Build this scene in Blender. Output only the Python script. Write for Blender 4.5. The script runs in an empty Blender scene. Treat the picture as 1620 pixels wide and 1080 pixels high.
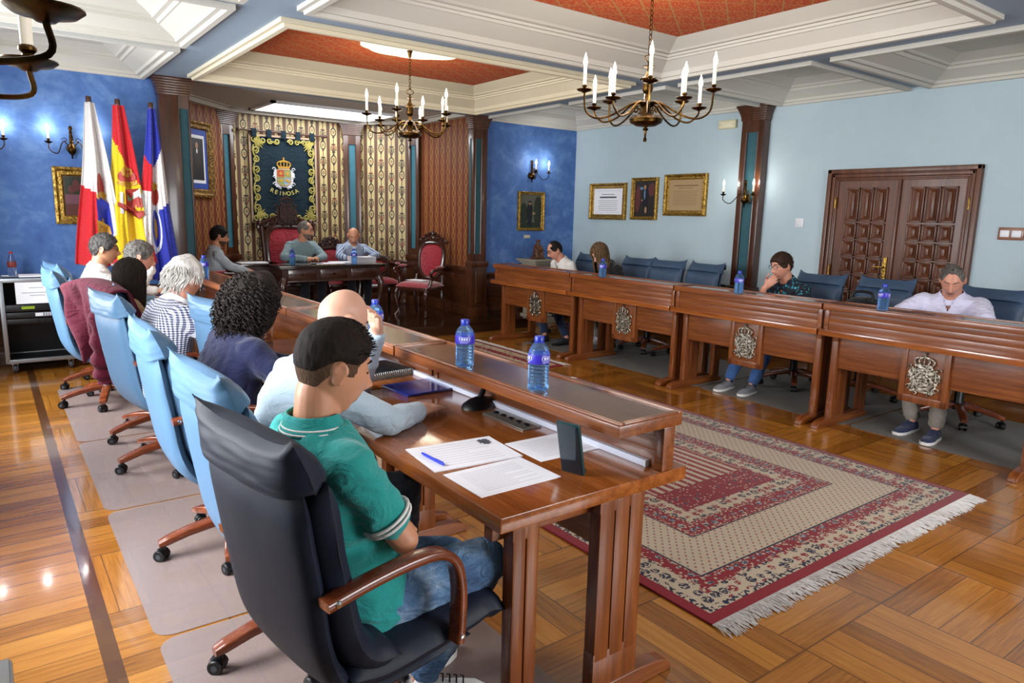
import bpy, bmesh, math, random
from math import sin, cos, pi, radians, sqrt, atan2, exp
from mathutils import Vector, Matrix, noise

SC = bpy.context.scene
COL = SC.collection
R = random.Random(7)

# ------------------------------------------------------------------ helpers
def V(*a): return Vector(a)
def link(o, parent=None):
    COL.objects.link(o)
    if parent is not None: o.parent = parent
    return o
def tag(o, label=None, cat=None, group=None, kind=None):
    if label: o['label'] = label
    if cat: o['category'] = cat
    if group: o['group'] = group
    if kind: o['kind'] = kind
    return o
def empty(name, loc=(0, 0, 0), rz=0.0):
    o = bpy.data.objects.new(name, None)
    o.empty_display_size = .1
    o.location = loc
    o.rotation_euler = (0, 0, rz)
    return link(o)
def thing(name, label, cat, loc=(0, 0, 0), rz=0.0, group=None):
    return tag(empty(name, loc, rz), label, cat, group)
def copy_tree(o, parent=None):
    c = o.copy()
    COL.objects.link(c)
    if parent is not None: c.parent = parent
    for ch in list(o.children): copy_tree(ch, c)
    return c

class MB:
    """collects geometry, becomes ONE mesh object"""
    def __init__(s): s.v = []; s.f = []; s.m = []; s.uv = {}
    def add(s, vs, fs, mat=0, M=None):
        b = len(s.v)
        if M is not None: vs = [M @ Vector(p) for p in vs]
        s.v += [tuple(p) for p in vs]
        for f in fs:
            s.f.append(tuple(i + b for i in f)); s.m.append(mat)
        return s
    def box(s, x0, x1, y0, y1, z0, z1, mat=0, M=None):
        vs = [(x0, y0, z0), (x1, y0, z0), (x1, y1, z0), (x0, y1, z0), (x0, y0, z1), (x1, y0, z1), (x1, y1, z1), (x0, y1, z1)]
        return s.add(vs, [(3, 2, 1, 0), (4, 5, 6, 7), (0, 1, 5, 4), (1, 2, 6, 5), (2, 3, 7, 6), (3, 0, 4, 7)], mat, M)
    def cham(s, x0, x1, y0, y1, z0, z1, c=.006, mat=0, M=None):
        """box with chamfered edges"""
        c = min(c, (x1 - x0) * .45, (y1 - y0) * .45, (z1 - z0) * .45)
        bm = bmesh.new()
        bmesh.ops.create_cube(bm, size=1)
        for v in bm.verts:
            v.co = Vector((x0 if v.co.x < 0 else x1, y0 if v.co.y < 0 else y1, z0 if v.co.z < 0 else z1))
        bmesh.ops.bevel(bm, geom=bm.edges[:], offset=c, segments=2, affect='EDGES', profile=.6)
        s.bm(bm, mat, M); return s
    def bm(s, bm, mat=0, M=None):
        bm.verts.index_update()
        vs = [v.co.copy() for v in bm.verts]
        fs = [tuple(v.index for v in f.verts) for f in bm.faces]
        bm.free()
        return s.add(vs, fs, mat, M)
    def tube(s, pts, r, n=10, mat=0, cap=True, M=None, flat=None, closed=False):
        """tube along pts, r scalar or list; flat=(rx,ry) scales with fixed up"""
        pts = [Vector(p) for p in pts]
        k = len(pts)
        rs = r if isinstance(r, (list, tuple)) else [r] * k
        vs = []; fs = []
        prev = None
        for i, p in enumerate(pts):
            if closed: t = pts[(i + 1) % k] - pts[i - 1]
            elif i == 0: t = pts[1] - p
            elif i == k - 1: t = p - pts[i - 1]
            else: t = (pts[i + 1] - p).normalized() + (p - pts[i - 1]).normalized()
            if t.length < 1e-9: t = Vector((0, 0, 1))
            t.normalize()
            if prev is None:
                a = Vector((0, 0, 1)) if abs(t.z) < .9 else Vector((1, 0, 0))
                u = (a - t * a.dot(t)).normalized()
            else:
                u = prev - t * prev.dot(t)
                if u.length < 1e-6:
                    a = Vector((1, 0, 0)); u = a - t * a.dot(t)
                u.normalize()
            prev = u
            w = t.cross(u)
            fx, fy = flat if flat else (1, 1)
            for j in range(n):
                a = 2 * pi * j / n
                vs.append(p + (u * cos(a) * fx + w * sin(a) * fy) * rs[i])
        for i in range(k if closed else k - 1):
            for j in range(n):
                a = i * n + j; b = i * n + (j + 1) % n
                c = ((i + 1) % k) * n + (j + 1) % n; d = ((i + 1) % k) * n + j
                fs.append((a, b, c, d))
        if cap and not closed:
            fs.append(tuple(reversed(range(n)))); fs.append(tuple(range((k - 1) * n, k * n)))
        return s.add(vs, fs, mat, M)
    def lathe(s, prof, n=24, mat=0, M=None, axis=(0, 0, 0)):
        """prof: [(r,z)...]"""
        vs = []; fs = []
        ox, oy, oz = axis
        for (r, z) in prof:
            for j in range(n):
                a = 2 * pi * j / n
                vs.append((ox + r * cos(a), oy + r * sin(a), oz + z))
        k = len(prof)
        for i in range(k - 1):
            for j in range(n):
                fs.append((i * n + j, i * n + (j + 1) % n, (i + 1) * n + (j + 1) % n, (i + 1) * n + j))
        if prof[0][0] > 1e-5: fs.append(tuple(reversed(range(n))))
        if prof[-1][0] > 1e-5: fs.append(tuple(range((k - 1) * n, k * n)))
        return s.add(vs, fs, mat, M)
    def prism(s, poly, z0, z1, mat=0, M=None):
        """poly [(x,y)] ccw extruded z0..z1"""
        n = len(poly)
        vs = [(x, y, z0) for x, y in poly] + [(x, y, z1) for x, y in poly]
        fs = [tuple(reversed(range(n))), tuple(range(n, 2 * n))]
        fs += [(i, (i + 1) % n, n + (i + 1) % n, n + i) for i in range(n)]
        return s.add(vs, fs, mat, M)
    def grid(s, fn, nu, nv, mat=0, M=None, closeu=False, matfn=None):
        vs = [fn(i / (nu if closeu else nu - 1), j / (nv - 1)) for j in range(nv) for i in range(nu)]
        b = len(s.v)
        if M is not None: vs = [M @ Vector(p) for p in vs]
        s.v += [tuple(p) for p in vs]
        for j in range(nv - 1):
            for i in range(nu if closeu else nu - 1):
                i2 = (i + 1) % nu
                s.f.append((b + j * nu + i, b + j * nu + i2, b + (j + 1) * nu + i2, b + (j + 1) * nu + i))
                s.m.append(matfn((i + .5) / (nu - 1), (j + .5) / (nv - 1)) if matfn else mat)
        return s
    def ell(s, c, rx, ry, rz, n=16, m=10, mat=0, M=None):
        vs = [(c[0], c[1], c[2] - rz)]
        for i in range(1, m):
            t = -pi / 2 + pi * i / m
            for j in range(n):
                a = 2 * pi * j / n
                vs.append((c[0] + rx * cos(t) * cos(a), c[1] + ry * cos(t) * sin(a), c[2] + rz * sin(t)))
        vs.append((c[0], c[1], c[2] + rz))
        fs = [(0, 1 + (j + 1) % n, 1 + j) for j in range(n)]
        for i in range(m - 2):
            for j in range(n):
                a = 1 + i * n + j; b = 1 + i * n + (j + 1) % n
                fs.append((a, b, b + n, a + n))
        L = len(vs) - 1; q = 1 + (m - 2) * n
        fs += [(L, q + j, q + (j + 1) % n) for j in range(n)]
        return s.add(vs, fs, mat, M)
    def build(s, name, mats, parent=None, smooth=True, angle=38, loc=None, bevel=0, uv=None):
        me = bpy.data.meshes.new(name)
        me.from_pydata(s.v, [], s.f)
        if not isinstance(mats, (list, tuple)): mats = [mats]
        for m in mats: me.materials.append(m)
        if len(mats) > 1: me.polygons.foreach_set('material_index', s.m)
        if smooth:
            me.polygons.foreach_set('use_smooth', [True] * len(me.polygons))
            try: me.set_sharp_from_angle(angle=radians(angle))
            except Exception: pass
        if uv:
            L = me.uv_layers.new(name='UVMap')
            for lp in me.loops:
                L.data[lp.index].uv = uv(me.vertices[lp.vertex_index].co)
        me.update()
        o = bpy.data.objects.new(name, me)
        if loc is not None: o.location = loc
        if bevel:
            b = o.modifiers.new('b', 'BEVEL'); b.width = bevel; b.segments = 2; b.limit_method = 'ANGLE'; b.angle_limit = radians(40)
        return link(o, parent)

def struct(name, mb, mats, **k):
    return tag(mb.build(name, mats, **k), kind='structure')

def capsule(mb, a, b, ra, rb, n=16, mat=0, rings=4):
    a = Vector(a); b = Vector(b)
    d = (b - a)
    L = d.length
    if L < 1e-6: d = Vector((0, 0, 1))
    d = d.normalized()
    pts = []; rs = []
    for i in range(rings, 0, -1):
        t = pi / 2 * i / rings
        pts.append(a - d * ra * sin(t) * .999); rs.append(max(ra * cos(t), 1e-4))
    for i in range(5):
        t = i / 4
        pts.append(a.lerp(b, t)); rs.append(ra + (rb - ra) * t)
    for i in range(1, rings + 1):
        t = pi / 2 * i / rings
        pts.append(b + d * rb * sin(t) * .999); rs.append(max(rb * cos(t), 1e-4))
    mb.tube(pts, rs, n, mat)

def remesh(mb, voxel=.01, smooth=2, noise_amp=0, noise_freq=20, seed=0, fn=None):
    """union of the closed pieces in mb as one smooth skin -> (verts, faces)"""
    me = bpy.data.meshes.new('tmp')
    me.from_pydata(mb.v, [], mb.f)
    bm = bmesh.new(); bm.from_mesh(me)
    bmesh.ops.recalc_face_normals(bm, faces=bm.faces[:])
    bm.to_mesh(me); bm.free()
    o = bpy.data.objects.new('tmp', me); COL.objects.link(o)
    m = o.modifiers.new('r', 'REMESH'); m.mode = 'VOXEL'; m.voxel_size = voxel; m.adaptivity = 0
    if smooth:
        k = o.modifiers.new('s', 'SMOOTH'); k.factor = .5; k.iterations = smooth
    dg = bpy.context.evaluated_depsgraph_get()
    e = o.evaluated_get(dg)
    m2 = bpy.data.meshes.new_from_object(e, depsgraph=dg)
    vs = [v.co.copy() for v in m2.vertices]
    ns = [v.normal.copy() for v in m2.vertices]
    fs = [tuple(p.vertices) for p in m2.polygons]
    if noise_amp or fn:
        sv = Vector((seed * 3.1, seed * 1.7, seed * .9))
        for i, p in enumerate(vs):
            d = 0
            if noise_amp: d += noise.noise((p + sv) * noise_freq) * noise_amp + noise.noise((p + sv) * noise_freq * 2.3) * noise_amp * .4
            if fn: d += fn(p)
            vs[i] = p + ns[i] * d
    bpy.data.objects.remove(o); bpy.data.meshes.remove(me); bpy.data.meshes.remove(m2)
    return vs, fs

def bez(p0, p1, p2, p3, n=12):
    p0, p1, p2, p3 = map(Vector, (p0, p1, p2, p3))
    return [p0 * (1 - t) ** 3 + p1 * 3 * t * (1 - t) ** 2 + p2 * 3 * t * t * (1 - t) + p3 * t ** 3 for t in [i / n for i in range(n + 1)]]
def spline(pts, n=6):
    """Catmull-Rom through pts"""
    P = [Vector(p) for p in pts]; out = []
    for i in range(len(P) - 1):
        a = P[i - 1] if i else P[0] * 2 - P[1]; b = P[i]; c = P[i + 1]
        d = P[i + 2] if i + 2 < len(P) else P[-1] * 2 - P[-2]
        for j in range(n):
            t = j / n
            out.append(.5 * ((2 * b) + (c - a) * t + (2 * a - 5 * b + 4 * c - d) * t * t + (3 * b - a - 3 * c + d) * t ** 3))
    return out + [P[-1]]

def text_geo(txt, size=.1, depth=.002):
    cu = bpy.data.curves.new('t', 'FONT'); cu.body = txt; cu.size = size; cu.extrude = depth; cu.align_x = 'CENTER'; cu.align_y = 'CENTER'
    cu.resolution_u = 3
    o = bpy.data.objects.new('t', cu); COL.objects.link(o)
    dg = bpy.context.evaluated_depsgraph_get()
    m = bpy.data.meshes.new_from_object(o.evaluated_get(dg), depsgraph=dg)
    vs = [v.co.copy() for v in m.vertices]; fs = [tuple(p.vertices) for p in m.polygons]
    bpy.data.objects.remove(o); bpy.data.curves.remove(cu); bpy.data.meshes.remove(m)
    return vs, fs

# ------------------------------------------------------------------ materials
def lin(c):
    if isinstance(c, str):
        c = c.lstrip('#'); c = [int(c[i:i + 2], 16) / 255 for i in (0, 2, 4)]
    return tuple((x / 12.92 if x <= .04045 else ((x + .055) / 1.055) ** 2.4) for x in c[:3]) + (1,)

class N:
    """tiny node-tree helper"""
    def __init__(s, name):
        s.mat = bpy.data.materials.new(name); s.mat.use_nodes = True
        s.t = s.mat.node_tree; s.n = s.t.nodes; s.l = s.t.links
        s.b = s.n['Principled BSDF']; s.out = s.n['Material Output']
    def new(s, typ, **k):
        n = s.n.new(typ)
        for a, b in k.items(): setattr(n, a, b)
        return n
    def put(s, sock, v):
        if isinstance(v, bpy.types.NodeSocket): s.l.new(v, sock)
        elif v is not None: sock.default_value = v
    def set(s, **k):
        for a, b in k.items(): s.put(s.b.inputs[a.replace('_', ' ')], b)
        return s
    def co(s, which='Object'): return s.new('ShaderNodeTexCoord').outputs[which]
    def map(s, vec, scale=(1, 1, 1), loc=(0, 0, 0), rot=(0, 0, 0)):
        n = s.new('ShaderNodeMapping'); s.put(n.inputs[0], vec)
        n.inputs[1].default_value = loc; n.inputs[2].default_value = rot; n.inputs[3].default_value = scale
        return n.outputs[0]
    def noise(s, vec=None, scale=5, detail=4, rough=.55, dist=0):
        n = s.new('ShaderNodeTexNoise'); s.put(n.inputs['Vector'], vec)
        n.inputs['Scale'].default_value = scale; n.inputs['Detail'].default_value = detail
        n.inputs['Roughness'].default_value = rough; n.inputs['Distortion'].default_value = dist
        return n.outputs['Fac']
    def voro(s, vec=None, scale=5, feature='F1', out='Distance', rand=1):
        n = s.new('ShaderNodeTexVoronoi', feature=feature); s.put(n.inputs['Vector'], vec)
        n.inputs['Scale'].default_value = scale; n.inputs['Randomness'].default_value = rand
        return n.outputs[out]
    def math(s, op, a, b=None, c=None, clamp=False):
        n = s.new('ShaderNodeMath', operation=op, use_clamp=clamp)
        s.put(n.inputs[0], a)
        if b is not None: s.put(n.inputs[1], b)
        if c is not None: s.put(n.inputs[2], c)
        return n.outputs[0]
    def sep(s, vec):
        n = s.new('ShaderNodeSeparateXYZ'); s.put(n.inputs[0], vec); return n.outputs
    def comb(s, x=0, y=0, z=0):
        n = s.new('ShaderNodeCombineXYZ')
        for i, v in enumerate((x, y, z)): s.put(n.inputs[i], v)
        return n.outputs[0]
    def ramp(s, fac, stops, interp='LINEAR'):
        n = s.new('ShaderNodeValToRGB'); s.put(n.inputs[0], fac)
        cr = n.color_ramp; cr.interpolation = interp
        while len(cr.elements) < len(stops): cr.elements.new(.5)
        for e, (p, c) in zip(cr.elements, stops):
            e.position = p; e.color = c if len(c) == 4 and not isinstance(c, str) else lin(c)
        return n.outputs[0]
    def mix(s, fac, a, b, blend='MIX'):
        n = s.new('ShaderNodeMix', data_type='RGBA', blend_type=blend)
        s.put(n.inputs[0], fac); s.put(n.inputs[6], lin(a) if isinstance(a, str) else a); s.put(n.inputs[7], lin(b) if isinstance(b, str) else b)
        return n.outputs[2]
    def bump(s, h, strength=.2, dist=.01):
        n = s.new('ShaderNodeBump'); n.inputs['Strength'].default_value = strength; n.inputs['Distance'].default_value = dist
        s.put(n.inputs['Height'], h); s.l.new(n.outputs[0], s.b.inputs['Normal']); return s
    def band(s, x, a, b): # 1 if a<x<b
        return s.math('MULTIPLY', s.math('GREATER_THAN', x, a), s.math('LESS_THAN', x, b))

def plain(name, col, rough=.6, metal=0, spec=None, emit=None, estr=0, sheen=0, coat=0, bump=None):
    n = N(name); n.set(Base_Color=lin(col), Roughness=rough, Metallic=metal)
    if spec is not None: n.b.inputs['Specular IOR Level'].default_value = spec
    if emit: n.b.inputs['Emission Color'].default_value = lin(emit); n.b.inputs['Emission Strength'].default_value = estr
    if sheen: n.b.inputs['Sheen Weight'].default_value = sheen
    if coat: n.b.inputs['Coat Weight'].default_value = coat; n.b.inputs['Coat Roughness'].default_value = .08
    if bump: n.bump(n.noise(n.co(), bump[0], 5), bump[1], bump[2] if len(bump) > 2 else .005)
    return n.mat

def wood(name, c0, c1, c2, axis='y', scale=1.0, rough=.3, coat=.35, contrast=1.0, grain=14):
    n = N(name); co = n.co()
    sc = {'x': (1.0, grain, grain), 'y': (grain, 1.0, grain), 'z': (grain, grain, 1.0)}[axis]
    v = n.map(co, tuple(k * scale for k in sc))
    a = n.noise(v, 1.6, 7, .62, .35)
    v2 = n.map(co, tuple(k * scale * 3.2 for k in sc))
    b = n.noise(v2, 3.0, 3, .6)
    f = n.math('ADD', n.math('MULTIPLY', a, .75), n.math('MULTIPLY', b, .25))
    col = n.ramp(f, [(.30, c0), (.5, c1), (.68, c2)])
    n.set(Base_Color=col, Roughness=n.math('ADD', n.math('MULTIPLY', b, .15), rough - .07))
    n.b.inputs['Coat Weight'].default_value = coat; n.b.inputs['Coat Roughness'].default_value = .12
    n.bump(b, .06, .002)
    return n.mat

M = {}
OAK = ('#5a2c14', '#8a4820', '#a8602c')
for ax in 'xyz':
    M['oak_' + ax] = wood('varnished oak ' + ax, '#52270e', '#733c18', '#8c5225', ax, 1.3, .34, .22, grain=20)
    M['dark_' + ax] = wood('dark walnut ' + ax, '#2c150c', '#45230f', '#5a321a', ax, 1, .32, .4)
    M['maho_' + ax] = wood('mahogany ' + ax, '#1e0e0a', '#34180f', '#472416', ax, 1, .22, .5)
    M['door_' + ax] = wood('door walnut ' + ax, '#381b0e', '#582d14', '#714022', ax, 1, .45, .10)
M['cherry'] = wood('chair cherry wood', '#4c200e', '#6e3319', '#874523', 'y', 1.5, .25, .4, grain=8)
M['oak_top'] = wood('worktop oak', '#63300f', '#8a4b1e', '#a66432', 'y', 1.0, .17, .7, grain=16)
M['oak_inset'] = wood('shelf inset oak', '#46281a', '#5c3824', '#6c462c', 'y', .6, .2, .6)
def leather(name, col, col2, rough=.45):
    n = N(name); co = n.co()
    f = n.noise(co, 6, 5)
    n.set(Base_Color=n.mix(f, lin(col), lin(col2)), Roughness=rough)
    n.bump(n.math('ADD', n.noise(co, 14, 3), n.math('MULTIPLY', n.voro(co, 160), .2)), .09, .005); n.b.inputs['Specular IOR Level'].default_value = .35
    return n.mat
M['leather_blue'] = leather('light blue leather', '#466684', '#527390')
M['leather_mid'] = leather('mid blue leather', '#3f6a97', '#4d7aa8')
M['leather_shade_near'] = leather('blue leather near shade', '#0f1624', '#151d2e', .6)  # same blue leather, the nearest chair's shade put into the colour
M['leather_shade_far'] = leather('blue leather far shade', '#34475f', '#40556f', .5)  # blue leather again, darkened for the shade on the opposite row
M['black'] = plain('black plastic', '#0c0c0e', .4)
M['rubber'] = plain('caster rubber', '#3a3d42', .5)
M['chrome'] = plain('chrome', '#c9ccd0', .18, 1)
n = N('worn silver'); f = n.noise(n.co(), 70, 2); n.set(Base_Color=n.ramp(f, [(.36, '#3a352c'), (.48, '#a39c8c'), (.66, '#dcd6c8')]), Roughness=.36, Metallic=1.0); n.bump(f, .5, .006); M['silver'] = n.mat
M['alu'] = plain('aluminium', '#a8abae', .4, .9)
n = N('aged brass'); f = n.noise(n.co(), 12, 4)
n.set(Base_Color=n.ramp(f, [(.35, '#241709'), (.55, '#553c1c'), (.75, '#8f7236')]), Roughness=.34, Metallic=1.0); M['brass'] = n.mat
n = N('gilt frame'); co = n.co(); f = n.noise(co, 40, 5)
n.set(Base_Color=n.ramp(f, [(.3, '#4a3512'), (.5, '#a07c34'), (.7, '#c9a552')]), Roughness=.38, Metallic=.75); n.bump(n.voro(co, 70), .6, .006); M['gilt'] = n.mat
n = N('ornate bronze frame'); co = n.co(); f = n.voro(co, 45)
n.set(Base_Color=n.ramp(f, [(.0, '#2a1d0d'), (.45, '#6b4d20'), (.8, '#a27b38')]), Roughness=.45, Metallic=.5); n.bump(f, .8, .01); M['bronze_frame'] = n.mat
M['white'] = plain('paper white', '#e9e9ee', .7)
M['paper'] = plain('printed paper', '#eceaf0', .75)
M['ink'] = plain('grey ink', '#50505a', .8)
M['white_plastic'] = plain('white plastic', '#d8d9de', .35)
M['cream_plastic'] = plain('cream plastic', '#cfc6a4', .5)
M['glow_candle'] = plain('lit candle bulb', '#fff6e6', .4, emit='#fff0d8', estr=14)
M['candle'] = plain('candle sleeve', '#e9e4d4', .5, emit='#ffe9c8', estr=.25)
M['plaster'] = plain('white plaster', '#c3bfb5', .85, bump=(30, .1))
M['plaster_cream'] = plain('cream plaster', '#d6cbb0', .85, bump=(30, .1))
M['beam'] = plain('blue grey beam paint', '#8fa0b2', .8, bump=(18, .15))
M['sky_panel'] = plain('fluorescent panel', '#ffffff', .5, emit='#f4f8ff', estr=4.5)
M['medallion'] = plain('lit ceiling medallion', '#f3ead2', .6, emit='#fff0d0', estr=.9)  # no lamp: emission adds the glow it takes from the chandelier bulbs
def plastered(name, stops, scale, bumpk=.15):
    n = N(name); co = n.co('Object')
    f = n.noise(n.map(co, (1, 1, 1.3)), scale, 7, .62, .6); g = n.noise(co, scale * 4.2, 4, .6)
    k = n.math('ADD', n.math('MULTIPLY', f, .7), n.math('MULTIPLY', g, .3))
    n.set(Base_Color=n.ramp(k, stops), Roughness=.72); n.bump(g, bumpk, .006); return n.mat
M['wall_blue'] = plastered('sponged blue plaster', [(.3, '#3a5c9a'), (.5, '#4a70ae'), (.72, '#7094c6')], 3.2)
M['wall_light'] = plastered('pale blue paint', [(.3, '#a9bcc4'), (.7, '#b2c4ca')], 1.5, .04)
M['teal'] = plastered('teal cloth inset', [(.3, '#214a54'), (.7, '#2a5862')], 5, .1)
M['teal_light'] = plastered('teal inset', [(.3, '#2a5f6e'), (.7, '#336b7a')], 5, .1)
# ------------------------------------------------------------------ patterned materials
def floor_mat():
    n = N('parquet floor'); co = n.co('Object'); x, y, z = n.sep(co)
    CELL = .557
    xs = n.math('DIVIDE', n.math('SUBTRACT', x, 2.854 - 20 * CELL), CELL); ys = n.math('DIVIDE', n.math('SUBTRACT', y, 1.225 - 20 * CELL), CELL)
    cx = n.math('FLOOR', xs); cy = n.math('FLOOR', ys)
    par = n.math('MODULO', n.math('ADD', cx, cy), 2)
    left = n.math('LESS_THAN', x, .225)          # boards across the side aisle
    par = n.math('MAXIMUM', par, left)            # 1 = boards along x
    fx = n.math('FRACT', xs); fy = n.math('FRACT', ys)
    inv = n.math('SUBTRACT', 1, par)
    across = n.math('ADD', n.math('MULTIPLY', fy, par), n.math('MULTIPLY', fx, inv))
    al_x = n.math('MULTIPLY', x, par); al_y = n.math('MULTIPLY', y, inv)
    along = n.math('ADD', al_x, al_y)
    NB = 5
    bi = n.math('FLOOR', n.math('MULTIPLY', across, NB)); bf = n.math('FRACT', n.math('MULTIPLY', across, NB))
    wn = n.new('ShaderNodeTexWhiteNoise', noise_dimensions='3D')
    cyy = n.math('ADD', cy, n.math('MULTIPLY', left, 0)); cxx = n.math('MULTIPLY', cx, n.math('SUBTRACT', 1, left))
    n.put(wn.inputs['Vector'], n.comb(n.math('ADD', cxx, .5), n.math('ADD', cyy, .5), bi)); rnd = wn.outputs['Value']
    gv = n.comb(n.math('MULTIPLY', along, 1.1), n.math('MULTIPLY', across, 9), n.math('MULTIPLY', n.math('ADD', rnd, bi), 13))
    g = n.noise(gv, 2.2, 6, .62, 1.5)
    g2 = n.noise(n.comb(n.math('MULTIPLY', along, 1.5), n.math('MULTIPLY', across, 34), n.math('MULTIPLY', rnd, 31)), 2.4, 4, .6, .8)
    k = n.math('ADD', n.math('ADD', n.math('MULTIPLY', g, .5), n.math('MULTIPLY', g2, .35)), n.math('MULTIPLY', n.math('SUBTRACT', rnd, .5), .26))
    k = n.math('ADD', k, .08)
    col = n.ramp(k, [(.22, '#5c340c'), (.42, '#8a5519'), (.58, '#a46a26'), (.78, '#b88236')])
    # joints between boards and squares
    ed = n.math('MINIMUM', bf, n.math('SUBTRACT', 1, bf))
    ex = n.math('MINIMUM', n.math('MINIMUM', fx, n.math('SUBTRACT', 1, fx)), n.math('ADD', n.math('MINIMUM', fy, n.math('SUBTRACT', 1, fy)), n.math('MULTIPLY', left, 0)))
    ex = n.math('ADD', ex, n.math('MULTIPLY', left, 1))
    j = n.math('MAXIMUM', n.math('LESS_THAN', ed, .022), n.math('LESS_THAN', ex, .007))
    col = n.mix(n.math('MULTIPLY', j, .62), col, lin('#3a1d06'))
    strip = n.math('LESS_THAN', n.math('ABSOLUTE', n.math('SUBTRACT', x, .225)), .028)
    col = n.mix(n.math('MULTIPLY', strip, .85), col, lin('#3d2114'))
    n.set(Base_Color=col, Roughness=n.math('ADD', n.math('MULTIPLY', g2, .10), .13))
    n.b.inputs['Coat Weight'].default_value = .55; n.b.inputs['Coat Roughness'].default_value = .07
    wav = n.noise(n.comb(n.math('MULTIPLY', x, 1.6), n.math('MULTIPLY', y, 7), 0), 2.0, 2)
    h = n.math('ADD', n.math('MULTIPLY', n.math('SUBTRACT', 1, j), .35), n.math('MULTIPLY', wav, .6))
    n.bump(h, .10, .012)
    return n.mat
M['floor'] = floor_mat()

RX0, RX1, RY0, RY1 = 2.13, 4.49, 1.515, 4.95
def rug_mat():
    n = N('woven oriental rug'); co = n.co('Object'); x, y, z = n.sep(co)   # object origin at rug corner
    W = RX1 - RX0; H = RY1 - RY0
    dx0 = x; dx1 = n.math('SUBTRACT', W, x); dy0 = y; dy1 = n.math('SUBTRACT', H, y)
    d = n.math('MINIMUM', n.math('MINIMUM', dx0, dx1), n.math('MINIMUM', dy0, dy1))
    red, cream, dark, pale = lin('#761c25'), lin('#a89a84'), lin('#232638'), lin('#85868a')
    wob = n.math('MULTIPLY', n.math('SUBTRACT', n.noise(co, 55, 2), .5), .02)
    vx = n.map(co, (1, 1, 0))
    # motif masks
    pv = n.voro(vx, 17, rand=.4); pv2 = n.voro(n.map(co, (1, 1, 0), (3.3, 1.7, 0)), 44, rand=.7); pv3 = n.noise(vx, 75, 2)
    vc = n.new('ShaderNodeTexVoronoi'); n.put(vc.inputs['Vector'], vx); vc.inputs['Scale'].default_value = 17; vc.inputs['Randomness'].default_value = .4
    rc = n.sep(vc.outputs['Color'])[0]
    # checker lattice of small dots (tight repeating sprigs)
    u = n.math('MULTIPLY', n.math('ADD', x, y), 21); v = n.math('MULTIPLY', n.math('SUBTRACT', x, y), 21)
    du = n.math('ABSOLUTE', n.math('SUBTRACT', n.math('FRACT', u), .5)); dv = n.math('ABSOLUTE', n.math('SUBTRACT', n.math('FRACT', v), .5))
    dot = n.math('LESS_THAN', n.math('ADD', du, n.math('MULTIPLY', dv, 1.35)), .27)
    par = n.math('MODULO', n.math('ADD', n.math('FLOOR', u), n.math('FLOOR', v)), 2)
    dotcol = n.mix(n.math('GREATER_THAN', n.math('ABSOLUTE', par), .5), red, lin('#6d5a58'))
    field = n.mix(n.math('MULTIPLY', dot, .9), cream, dotcol)
    # cream border with red / dark scrolling motifs
    motif = n.math('MULTIPLY', n.math('LESS_THAN', n.math('ADD', pv, wob), .46), n.math('GREATER_THAN', pv3, .46))
    bc = n.mix(motif, cream, n.mix(n.math('GREATER_THAN', rc, .5), red, dark))
    bc = n.mix(n.math('LESS_THAN', pv2, .13), bc, lin('#4a4f57'))
    # red border with rosettes
    ros = n.math('LESS_THAN', pv, .33)
    br = n.mix(n.math('MULTIPLY', n.math('LESS_THAN', pv2, .36), .85), red, cream)
    br = n.mix(ros, br, n.mix(n.math('GREATER_THAN', pv3, .5), dark, pale))
    # fine dark guard
    gd = n.mix(n.math('GREATER_THAN', n.noise(vx, 48, 1), .52), cream, dark)
    gr = n.mix(n.math('GREATER_THAN', n.noise(vx, 60, 1), .55), red, cream)
    # centre medallion
    cm = n.mix(n.math('LESS_THAN', pv2, .28), red, cream)
    cm = n.mix(n.math('LESS_THAN', pv, .22), cm, lin('#3a3f4c'))
    st = n.math('LESS_THAN', n.math('FRACT', n.math('MULTIPLY', x, 15)), .5)
    stripes = n.mix(st, cream, lin('#7a2128'))
    midY = n.math('MULTIPLY', n.math('GREATER_THAN', y, 1.0), n.math('LESS_THAN', y, H - 1.0))
    cm = n.mix(midY, cm, n.mix(n.math('LESS_THAN', pv2, .2), stripes, cream))
    stops = [(.0, red), (.055, gd), (.085, bc), (.185, gr), (.2, br), (.25, gr), (.262, dark), (.272, field), (.535, dark), (.543, gr), (.57, br), (.64, gr), (.66, bc), (.77, red), (.785, cm)]
    col = stops[0][1]
    for t, c in stops[1:]:
        col = n.mix(n.math('GREATER_THAN', d, t), col, c)
    fuzz = n.noise(co, 240, 2)
    col = n.mix(.35, col, n.mix(fuzz, lin('#000000'), lin('#ffffff')), 'SOFT_LIGHT')
    n.set(Base_Color=col, Roughness=.95); n.b.inputs['Specular IOR Level'].default_value = .1
    n.b.inputs['Sheen Weight'].default_value = .12
    n.bump(fuzz, .5, .004)
    return n.mat
M['rug'] = rug_mat()
def rug2_mat():
    n = N('second rug weave'); co = n.co('Object'); x, y, z = n.sep(co)
    d = n.math('MINIMUM', n.math('SUBTRACT', 2.35, x), n.math('MINIMUM', y, n.math('SUBTRACT', 1.72, y)))
    vx = n.map(co, (1, 1, 0)); pv = n.voro(vx, 14, rand=.5); fz = n.noise(vx, 46, 2)
    cream = lin('#b7a487'); red = lin('#7c2028')
    a = n.mix(n.math('MULTIPLY', n.math('LESS_THAN', pv, .4), n.math('GREATER_THAN', fz, .5)), cream, lin('#3a3338'))
    b = n.mix(n.math('LESS_THAN', pv, .3), red, lin('#a8977c'))
    col = n.mix(n.math('GREATER_THAN', d, .05), red, a); col = n.mix(n.math('GREATER_THAN', d, .16), col, b); col = n.mix(n.math('GREATER_THAN', d, .26), col, a)
    n.set(Base_Color=col, Roughness=.95); n.bump(fz, .4, .004); return n.mat
M['rug2'] = rug2_mat()
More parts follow.
